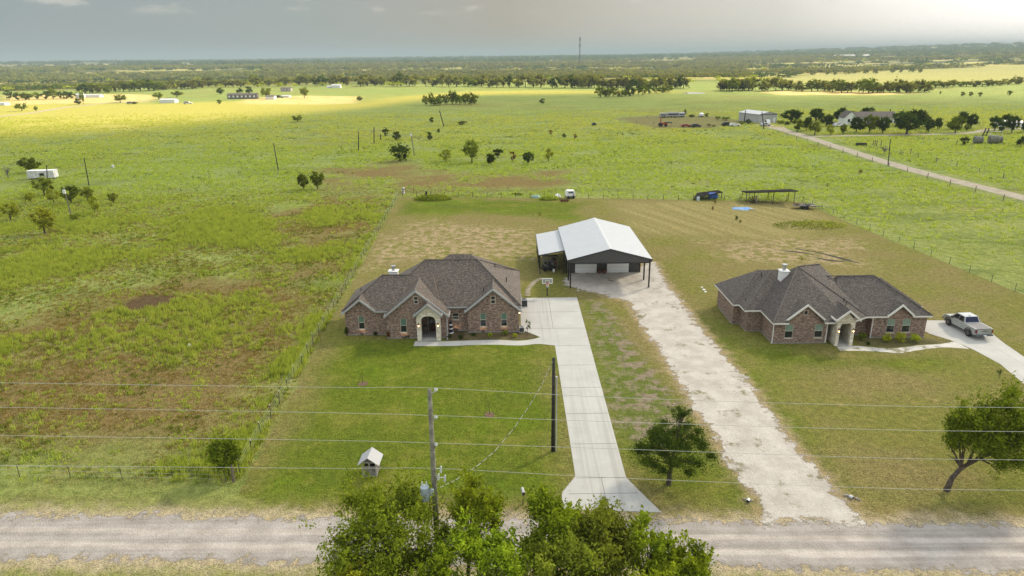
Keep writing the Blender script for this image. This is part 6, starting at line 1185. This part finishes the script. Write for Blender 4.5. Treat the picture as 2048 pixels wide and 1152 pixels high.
for x_ in (-.5, .3):
    for s_ in (-1, 1): MB().tube([(x_, s_ * .92, .36), (x_, s_ * 1.12, .36)], .36, 12).build('wheel', TYRE, o)
R = random.Random(8)
for k in range(9): x_ = R.uniform(-1.8, 1.6); MB().tube([(x_, R.uniform(-.6, 0), .78), (x_ + R.uniform(-.7, .7), R.uniform(0, .6), R.uniform(.75, 1.15))], R.uniform(.05, .13), 6).build('load', R.choice([BLACK, RUSTM, DARK]), o)
for (px, py, top, w, kd, lab) in ((1430, 409, 401, 7, 'rust', 'dead brown shrub nearest the low dark shed'), (1425, 421, 412, 7, 'rust', 'dead brown shrub in front of another dead one in the back yard'), (1473, 440, 431, 7, 'bush', 'small dark plant in the striped mown yard'), (1480, 447, 439, 6, 'olive', 'small olive plant right of the dark one in the mown yard'), (1079, 432, 424, 7, 'yellow', 'small yellow weed behind the workshop roof'), (1603, 522, 515, 5, 'olive', 'tiny sapling behind the second house')): put(px, py, top, w, kd, lab, 'shrub', 'shrub', 'small shrubs in the back yards')

# ------------------------------------------------------------------ farm on the right
def box_building(name, label, cat, loc, rz, w, d, h, rise, wallm, roofm, axis='y', group=None, door=None, wins=()):
    """Gabled box; front is -y. axis = ridge direction."""
    o = thing(name, label, cat, loc, rz, group); e = .3; m = MB().box(-w / 2, w / 2, 0, d, 0, h)
    if axis == 'y': m.prism([(-w / 2, h), (w / 2, h), (0, h + rise)], .0, d); r = MB(); [r.prism([(s_ * (w / 2 + e), h - rise * e / (w / 2)), (0, h + rise), (0, h + rise + .12), (s_ * (w / 2 + e), h + .12 - rise * e / (w / 2))], -e, d + e) for s_ in (-1, 1)]
    else:
        M_ = Matrix.Translation((0, d / 2, 0)) @ Matrix.Rotation(pi / 2, 4, 'Z'); m.prism([(-d / 2, h), (d / 2, h), (0, h + rise)], -w / 2, w / 2, 0, M_); r = MB(); [r.prism([(s_ * (d / 2 + e), h - rise * e / (d / 2)), (0, h + rise), (0, h + rise + .12), (s_ * (d / 2 + e), h + .12 - rise * e / (d / 2))], -w / 2 - e, w / 2 + e, 0, M_) for s_ in (-1, 1)]
    m.build('wall', wallm, o); r.build('roof', roofm, o)
    for (a, b_, z0, z1, mm, nm_) in wins: wo = MB().box(a, b_, -.05, -.01, z0, z1).build(nm_, mm, o)
    return o
BEIGE = ribmat('cream_siding', (.42, .42, .40), .5, 0, .3); p = at(1535, 246); sc = pxs(p)
ob = box_building('metal_barn', 'white metal farm building with a roll door at the end of the farm road', 'barn', p, radians(18), 9.6, 15, 3.9, 1.0, BEIGE, ROOFW, 'y', None, None, ((-1.5, 1.8, .05, 3.0, GALV, 'roll_door'), (3.0, 4.0, .05, 2.2, WHITE, 'door')))
MB().box(-5.0, 5.0, -.34, -.28, 3.72, 3.95).build('fascia', BLACK, ob)
p = at(1700, 249); box_building('farmhouse', 'white gabled farmhouse with a long dark roof hidden among dark trees', 'house', p, radians(-2), 5.5, 6, 3.0, 2.6, WHITE, SHING2, 'y', None, None, ((-1.2, -.2, 1, 2.3, DGLASS, 'window'), (.6, 1.6, 1, 2.3, DGLASS, 'window')))
p = at(1748, 247); box_building('farmhouse_wing', 'long low wing of the farmhouse with a grey green roof behind the trees', 'house', p, radians(-2), 19, 7, 2.8, 2.0, WHITE, SHING2, 'x', None, None, ((-6, -5, 1, 2.2, DGLASS, 'window'), (-1, .2, .1, 2.1, WOODD, 'door'), (4, 5.2, 1, 2.2, DGLASS, 'window')))
p = at(2025, 254); box_building('shed', 'low white shed half hidden by trees at the far right of the lane', 'shed', p, 0, 9, 5, 1.6, .9, WHITE, ROOFW, 'x', None, None, ((-1, .5, .05, 1.4, DARK, 'door'),))
def trailer(px, py, w, h, label, body, rz=0, rnd_=False):
    p = at(px, py); s = pxs(p); W_ = w * s; H_ = h * s; o = thing('livestock_trailer', label, 'trailer', p, rz, 'trailers in the far pen'); z0 = H_ * .22
    if rnd_: MB().tube([(0, 1.2, z0), (0, 1.2, H_ * .75), (0, 1.2, H_)], [W_ / 2, W_ / 2, W_ * .2], 14).build('body', body, o)
    else: MB().prism([(-W_ / 2, z0), (W_ / 2, z0), (W_ / 2, H_ * .9), (W_ / 2 - .2, H_), (-W_ / 2 + .2, H_), (-W_ / 2, H_ * .9)], 0, 2.3).build('body', body, o); MB().box(-W_ / 2 + .2, W_ / 2 - .2, -.03, -.005, H_ * .5, H_ * .72).build('vent_strip', BLACK, o)
    MB().box(-W_ / 2, W_ / 2, .1, 2.2, z0 * .6, z0 - .01).build('chassis', BLACK, o)
    for x_ in (-W_ * .15, W_ * .15): MB().tube([(x_, -.02, .38), (x_, .25, .38)], .38, 10).build('wheel', TYRE, o)
trailer(1327, 235.5, 13, 9, 'grey trailer at the left end of the pen row', GALV); trailer(1346, 235, 22, 10, 'longest silver trailer in the pen row', GALV, -.05); trailer(1364, 234.5, 12, 9, 'short white trailer right of the longest one', mat('pale_grey', (.5, .52, .53), .5)); trailer(1403.5, 234, 10, 8, 'round white tank trailer standing apart at the right of the pen', WHITE, 0, True)
def vehicle(px, py, label, paint, L=4.6, rz=0, cat='car', name='parked_car', h=1.5, group='vehicles parked around the farm'):
    o = thing(name, label, cat, at(px, py), rz, group); k = L / 4.6; MB().prism([(-2.3 * k, .35), (2.3 * k, .35), (2.3 * k, .8), (1.2 * k, .95), (-2.25 * k, .98)], -.9, .9).prism([(-2.0 * k, .95), (1.1 * k, .95), (.4 * k, h), (-1.5 * k, h)], -.78, .78).build('body', paint, o)
    MB().prism([(-1.75 * k, 1.02), (.85 * k, 1.02), (.35 * k, h - .08), (-1.4 * k, h - .08)], -.80, .80).build('window', DGLASS, o)
    for x_ in (-1.4 * k, 1.4 * k):
        for s_ in (-1, 1): MB().tube([(x_, s_ * .72, .34), (x_, s_ * .92, .34)], .34, 12).build('wheel', TYRE, o)
    return o
vehicle(1454, 252, 'dark sport utility vehicle parked at the edge of the farm pen', BLACK, 4.8, .1, 'car', h=1.75); vehicle(1469, 252.5, 'low white car beside the dark vehicle at the pen', WHITE, 4.5, 0, h=1.35); vehicle(1534, 249, 'white van in front of the roll door of the metal barn', WHITE, 4.6, 1.5, 'van', h=2.1); vehicle(1530, 252.5, 'grey car parked by the dark pole near the metal barn', GALV, 4.4, .3)
vehicle(1392, 254.5, 'dark old car among weeds in the pen', BLACK, 4.2, .2); vehicle(1675, 253, 'white car parked left of the farmhouse', WHITE, 4.5, .4); vehicle(1668, 251, 'dark car parked beside the white one left of the farmhouse', BLACK, 4.5, .1); vehicle(1372, 254, 'low red and white vehicle at the front edge of the pen', mat('dull_red', (.30, .06, .04), .5), 4.4, 0, h=1.3)
o = thing('tractor', 'red tractor with a raised loader arm in the far pen', 'tractor', at(1325, 253), 0); RED = mat('tractor_red', (.34, .035, .02), .5); MB().prism([(-1.4, .9), (2.0, .9), (2.0, 1.6), (.2, 1.7), (-1.4, 1.6)], -.5, .5).build('body', RED, o); MB().tube([(-.9, 0, 1.5), (-.9, 0, 3.8)], .2, 6).build('mast', RED, o); MB().box(.8, 4.0, -.5, .5, 1.5, 1.9).build('loader', BLACK, o)
for x_, r_ in ((-.9, .85), (1.4, .55)):
    for s_ in (-1, 1): MB().tube([(x_, s_ * .55, r_), (x_, s_ * .95, r_)], r_, 14).build('wheel', TYRE, o)
for (px, py, top, w, kd, lab) in ((1417, 254, 247, 11, 'rust', 'dry brush pile in the farm pen'), (1427, 254, 249, 9, 'olive', 'green weeds beside the dry brush pile in the pen'), (1436, 240, 232, 14, 'olive', 'weedy bush behind the pen'), (1452, 241, 233, 22, 'olive', 'wide tan weed bush at the back of the pen'), (1497, 248, 238, 16, 'bush', 'dark bush at the left of the metal barn'), (1483, 250, 241, 12, 'olive', 'green bush between the pen and the metal barn'), (1560, 249, 240, 18, 'olive', 'yellow green bush right of the metal barn'), (1573, 250, 243, 16, 'bush', 'dark bush below the wide dark tree by the metal barn'), (1370, 231, 218, 8, 'mid', 'thin tree behind the trailers of the pen'), (1383, 234, 229, 16, 'bush', 'low dark brush between the pen trailers'), (1413, 234, 226, 9, 'bush', 'dark bush right of the round tank trailer')): put(px, py, top, w, kd, lab, 'shrub', 'shrub', 'brush around the farm pen')
HAYM = mat('hay', (.20, .20, .15), .95, var=.3, scale=5, bump=.6); hb = MB()
hb.tube([(-.75, 0, .72), (-.68, 0, .72), (.68, 0, .72), (.75, 0, .72)], [.62, .74, .74, .62], 22); hme = hb.mesh('hay_bale', HAYM)
for px, py, rz, s, lab in ((1955, 287.5, -.25, 1.75, 'single round hay bale left of the other two'), (1985, 287, -.3, 1.9, 'larger round hay bale of the touching pair'), (1995, 286, -.3, 1.6, 'right hand round hay bale of the touching pair')): oo = link('hay_bale', hme); oo.location = at(px, py); oo.rotation_euler = (0, 0, rz); oo.scale = (s, s, s); tag(oo, lab, 'hay bale', 'round hay bales')
o = thing('water_trough', 'dark oblong trough in the field near the three stout posts', 'trough', at(1722, 291.5), 0); MB().box(-1.7, 1.7, -.5, -.42, .1, .95).box(-1.7, 1.7, .42, .5, .1, .95).box(-1.7, -1.62, -.42, .42, .1, .95).box(1.62, 1.7, -.42, .42, .1, .95).box(-1.62, 1.62, -.42, .42, .1, .2).build('tank', BLACK, o); MB().box(-1.62, 1.62, -.42, .42, .7, .72).build('water', POND, o)
o = thing('gate', 'pair of leaning dark gate posts beside the lane loop', 'gate', at(1970, 273)); MB().tube([(-1, 0, 0), (-.2, 0, 3.0)], .2, 8).tube([(.3, 0, 0), (.9, 0, 3.0)], .2, 8).build('post', POLED, o); MB().tube([(-.5, 0, 1.6), (.6, 0, 1.6)], .08, 6).build('rail', POLED, o)
o = thing('goal_frame', 'small white pipe frame standing on the lawn right of the lane loop', 'frame', at(1992, 270.5)); MB().tube([(-2.2, 0, 0), (-2.2, 0, 1.4), (2.2, 0, 1.4), (2.2, 0, 0)], .08, 6).build('pipe', WHITE, o)
# left pasture and the distant homes
p = at(87, 357); o = thing('storage_trailer', 'old white storage trailer with a dark hole in its side in the left pasture', 'trailer', p, radians(6)); s = pxs(p); Wd = 50 * s / 2
hz = at_y(60, 341, p.y).z; m = MB().box(-Wd, -.4, -1.1, 1.3, .3, hz).box(.9, Wd, -1.1, 1.3, .3, hz).box(-.4, .9, -1.1, 1.3, hz * .72, hz).box(-.4, .9, -1.1, 1.3, .3, hz * .3).box(-.4, .9, .2, 1.3, hz * .3, hz * .72); m.build('body', mat('old_white', (.66, .66, .64), .6, var=.15, scale=1), o)
MB().box(-.39, .89, -.4, .18, hz * .3, hz * .72).build('opening', DARK, o); MB().box(-Wd - .04, Wd + .04, -1.15, 1.35, hz, hz + .08).build('roof', WHITE, o); MB().box(-Wd * .8, Wd * .8, -.9, 1.1, 0, .29).build('skid', BLACK, o)
for k in range(7): x_ = -Wd + .3 + k * (2 * Wd - .6) / 6; MB().box(x_ - .03, x_ + .03, -1.125, -1.105, .35, hz - .05).build('rib', GALV, o) if not -.45 < x_ < .95 else None
rock = MB().dome((0, 0, .02), .7, .35, .25, 9, 4).build('stone_slab', STONEM); rock.location = at(411, 440.5); tag(rock, 'pale flat stone lying in the green left pasture', 'stone')
rock = MB().dome((0, 0, .1), .2, .15, .42, 9, 4).build('marker_stone', WHITE); rock.location = at(380, 695); tag(rock, 'small white upright marker in the brown left pasture', 'marker')
tag(MB().tube([(0, 0, 0), (0, 0, .6)], [.5, .4], 8).tube([(0, 0, .6), (0, 0, .9)], [.4, .1], 8).build('salt_tub', mat('pale_tub', (.5, .52, .55))), 'pale tub far out in the left pasture', 'tub').location = at(226, 335)
tag(MB().dome((0, 0, .6), 1.1, .8, .8, 10, 4).build('dark_rock', DARK), 'small dark lump alone in the middle pasture below the pen', 'rock').location = at(1188, 251)
def home(px, py, w, h, label, wallm, roofm, name='mobile_home', d=6, rise=.7, wins=0, cat='house'):
    p = at(px, py); s = pxs(p); W_, H_ = w * s, h * s; ww = []
    for k in range(wins): x_ = -W_ / 2 + W_ * (k + .5) / wins; ww.append((x_ - W_ * .03, x_ + W_ * .03, H_ * .3, H_ * .62, WHITE, 'window'))
    return box_building(name, label, cat, p, 0, W_, d, H_ * .72, H_ * .28, wallm, roofm, 'x', 'distant homes and sheds', None, ww)
GREY = mat('taupe_siding', (.17, .155, .14), .7)
home(484, 198, 58, 11, 'long grey brown mobile home with white windows in the pale field', GREY, SHING2, wins=7); home(540, 199, 17, 8, 'small white house behind the tree at the end of the mobile home', WHITE, SHING, 'small_house'); home(571, 195, 14, 4, 'low white trailer right of the mobile home', WHITE, ROOFW, 'white_trailer', cat='trailer'); home(571.5, 183, 20, 8, 'small grey house in the field behind the mobile home', mat('house_grey', (.36, .33, .30)), SHING, 'small_house', wins=3)
home(672, 176, 17, 7, 'white gabled barn in front of the long tree belt', WHITE, ROOFW, 'white_barn', cat='barn'); home(658, 176, 9, 4, 'low white shed left of the white gabled barn', WHITE, ROOFW, 'shed', cat='shed'); home(335, 206, 30, 8, 'long white shed in the sunlit field', WHITE, ROOFW, 'white_shed', cat='shed'); home(185, 195, 30, 6, 'long white roofed house behind the far left trees', WHITE, ROOFW, 'white_house'); home(158, 196, 14, 8, 'white barn left of the long white roofed house', WHITE, ROOFW, 'white_barn', cat='barn'); home(2, 211, 16, 6, 'white building at the left picture edge', WHITE, ROOFW, 'white_barn', cat='barn')
vehicle(376, 208, 'white car alone in the sunlit field', WHITE, 6.5, .2, h=1.9, group='vehicles by the distant homes'); vehicle(262, 208, 'pale car beside the low bush in the sunlit field', GALV, 6, .2, h=1.8, group='vehicles by the distant homes'); vehicle(559, 196, 'dark green vehicle between the small white house and the white trailer', mat('dark_green', (.03, .09, .06), .5), 7, 0, h=2.2, group='vehicles by the distant homes')
# far landmarks
p = at(1159, 130.5); D = 2100; p = Vector((at_y(1159, 118, D).x, D, 0)); hz = at_y(1159, 74, D).z; p.z = float(terrain(np.array([p.x]), np.array([p.y]))[0]); hz -= p.z; o = thing('radio_mast', 'tall thin lattice radio mast rising above the horizon', 'mast', p); wd = 1.5; m = MB()
LG = [(wd, 0), (-wd / 2, wd * .87), (-wd / 2, -wd * .87)]; nb = 26
for a, b_ in LG: m.tube([(a, b_, 0), (a, b_, hz)], .42, 5)
for k in range(nb):
    z0, z1 = hz * k / nb, hz * (k + 1) / nb
    for j in range(3): a, b_ = LG[j], LG[(j + 1) % 3]; m.tube([(a[0], a[1], z0), (b_[0], b_[1], z1)], .17, 4); m.tube([(a[0], a[1], z1), (b_[0], b_[1], z1)], .15, 4)
m.build('lattice', mat('mast_steel', (.03, .03, .033), .7), o); a_ = MB()
for z in (hz * .72, hz * .74, hz * .9, hz * .97):
    for j in range(6): t_ = j * pi / 3; a_.box(2.6 * cos(t_) - .4, 2.6 * cos(t_) + .4, 2.6 * sin(t_) - .4, 2.6 * sin(t_) + .4, z - 1.3, z + 1.3)
a_.build('antenna', MATS['mast_steel'], o)
for px, lab in ((1493, 'left one of two tiny water towers on the horizon'), (1543, 'right one of two tiny water towers on the horizon')):
    D = 5200; q = at_y(px, 104, D); zt = at_y(px, 99.5, D).z; zg = float(terrain(np.array([q.x]), np.array([D * 1.0]))[0]); o = thing('water_tower', lab, 'water tower', (q.x, D, zg), 0, 'water towers on the horizon'); h = zt - zg
    MB().dome((0, 0, h - 5), 7.5, 7.5, 5, 12, 6).build('tank', GREY, o)
    for k in range(4): t_ = k * pi / 2 + .5; MB().tube([(7 * cos(t_), 7 * sin(t_), 0), (5 * cos(t_), 5 * sin(t_), h - 6)], .8, 5).build('leg', GREY, o)
for px, py, w, lab in ((1690, 114.5, 40, 'longest white shed far out on the right horizon'), (1648, 115, 8, 'short white shed left of the longest one on the horizon'), (1733, 114.5, 12, 'short white shed right of the longest one on the horizon'), (25, 142.5, 9, 'left white barn far beyond the woods at the left'), (41, 143.5, 9, 'right white barn far beyond the woods at the left')):
    p = at_t(px, py); s = pxs(p); home_ = box_building('white_shed', lab, 'shed', p + Vector((0, 0, 2)), 0, w * s, 14, 5, 3, WHITE, ROOFW, 'x', 'white sheds far away')

# ------------------------------------------------------------------ clouds that shade the near fields, and the air
SH_P = poly((-500, 278), (0, 261), (300, 250), (480, 238), (700, 209), (900, 189), (1370, 184), (1480, 196), (1700, 193), (2100, 196), (2600, 212)) + [Vector((420, 0, 0)), Vector((300, -260, 0)), Vector((-300, -260, 0)), Vector((-480, 60, 0))]
CZ = 520.0; off = Vector((sunv.x, sunv.y, 0)) * (CZ / sunv.z)
cmt = bpy.data.materials.new('cloud_vapour'); cmt.use_nodes = True; t = NT(cmt.node_tree); t.n.clear(); tp = t.add('ShaderNodeBsdfTransparent'); tl = t.add('ShaderNodeBsdfTranslucent'); df = t.add('ShaderNodeBsdfDiffuse'); tl.inputs[0].default_value = (.9, .9, .9, 1); df.inputs[0].default_value = (.9, .9, .9, 1)
m1 = t.add('ShaderNodeMixShader'); m1.inputs[0].default_value = .3; t.l.new(tl.outputs[0], m1.inputs[1]); t.l.new(df.outputs[0], m1.inputs[2]); m2 = t.add('ShaderNodeMixShader'); m2.inputs[0].default_value = .45; t.l.new(tp.outputs[0], m2.inputs[1]); t.l.new(m1.outputs[0], m2.inputs[2]); t.l.new(m2.outputs[0], t.add('ShaderNodeOutputMaterial').inputs[0])
xs = [p.x for p in SH_P]; ys = [p.y for p in SH_P]; gx2, gy2 = np.meshgrid(np.arange(min(xs) - 40, max(xs) + 40, 14), np.arange(min(ys) - 40, max(ys) + 40, 14)); dd = sdf(SH_P, gx2, gy2) + 26 * (fbm(gx2 * .012, gy2 * .012, 5, 4) - .5)
inside = dd > 0; th_ = np.clip(dd / 60, 0, 1) ** .6 * 45 * (.5 + fbm(gx2 * .008, gy2 * .008, 9, 4)); nr, nc = gx2.shape; ii = np.arange(nr * nc).reshape(nr, nc)
cells = inside[:-1, :-1] & inside[:-1, 1:] & inside[1:, 1:] & inside[1:, :-1]; f4 = np.stack([ii[:-1, :-1], ii[:-1, 1:], ii[1:, 1:], ii[1:, :-1]], -1)[cells]
top = np.stack([gx2 + off.x, gy2 + off.y, CZ + th_ + 1], -1).reshape(-1, 3); bot = np.stack([gx2 + off.x, gy2 + off.y, CZ - th_ * .4 - 1], -1).reshape(-1, 3)
cl = link('cloud', np_mesh('cloud', np.concatenate([top, bot]), np.concatenate([f4, f4[:, ::-1] + nr * nc]), cmt)); cl['kind'] = 'structure'
hz_ = bpy.data.materials.new('haze_air'); hz_.use_nodes = True; t = NT(hz_.node_tree); t.n.clear(); pv = t.add('ShaderNodeVolumePrincipled'); pv.inputs['Color'].default_value = (.31, .39, .43, 1); pv.inputs['Density'].default_value = 2.0e-4; pv.inputs['Anisotropy'].default_value = .0
t.l.new(pv.outputs[0], t.add('ShaderNodeOutputMaterial').inputs['Volume'])
hb = MB().box(-23500, 23500, -1200, 25500, -1, 135).build('haze', hz_); tag(hb, 'thin pale blue haze over the whole plain', 'haze', kind='stuff')
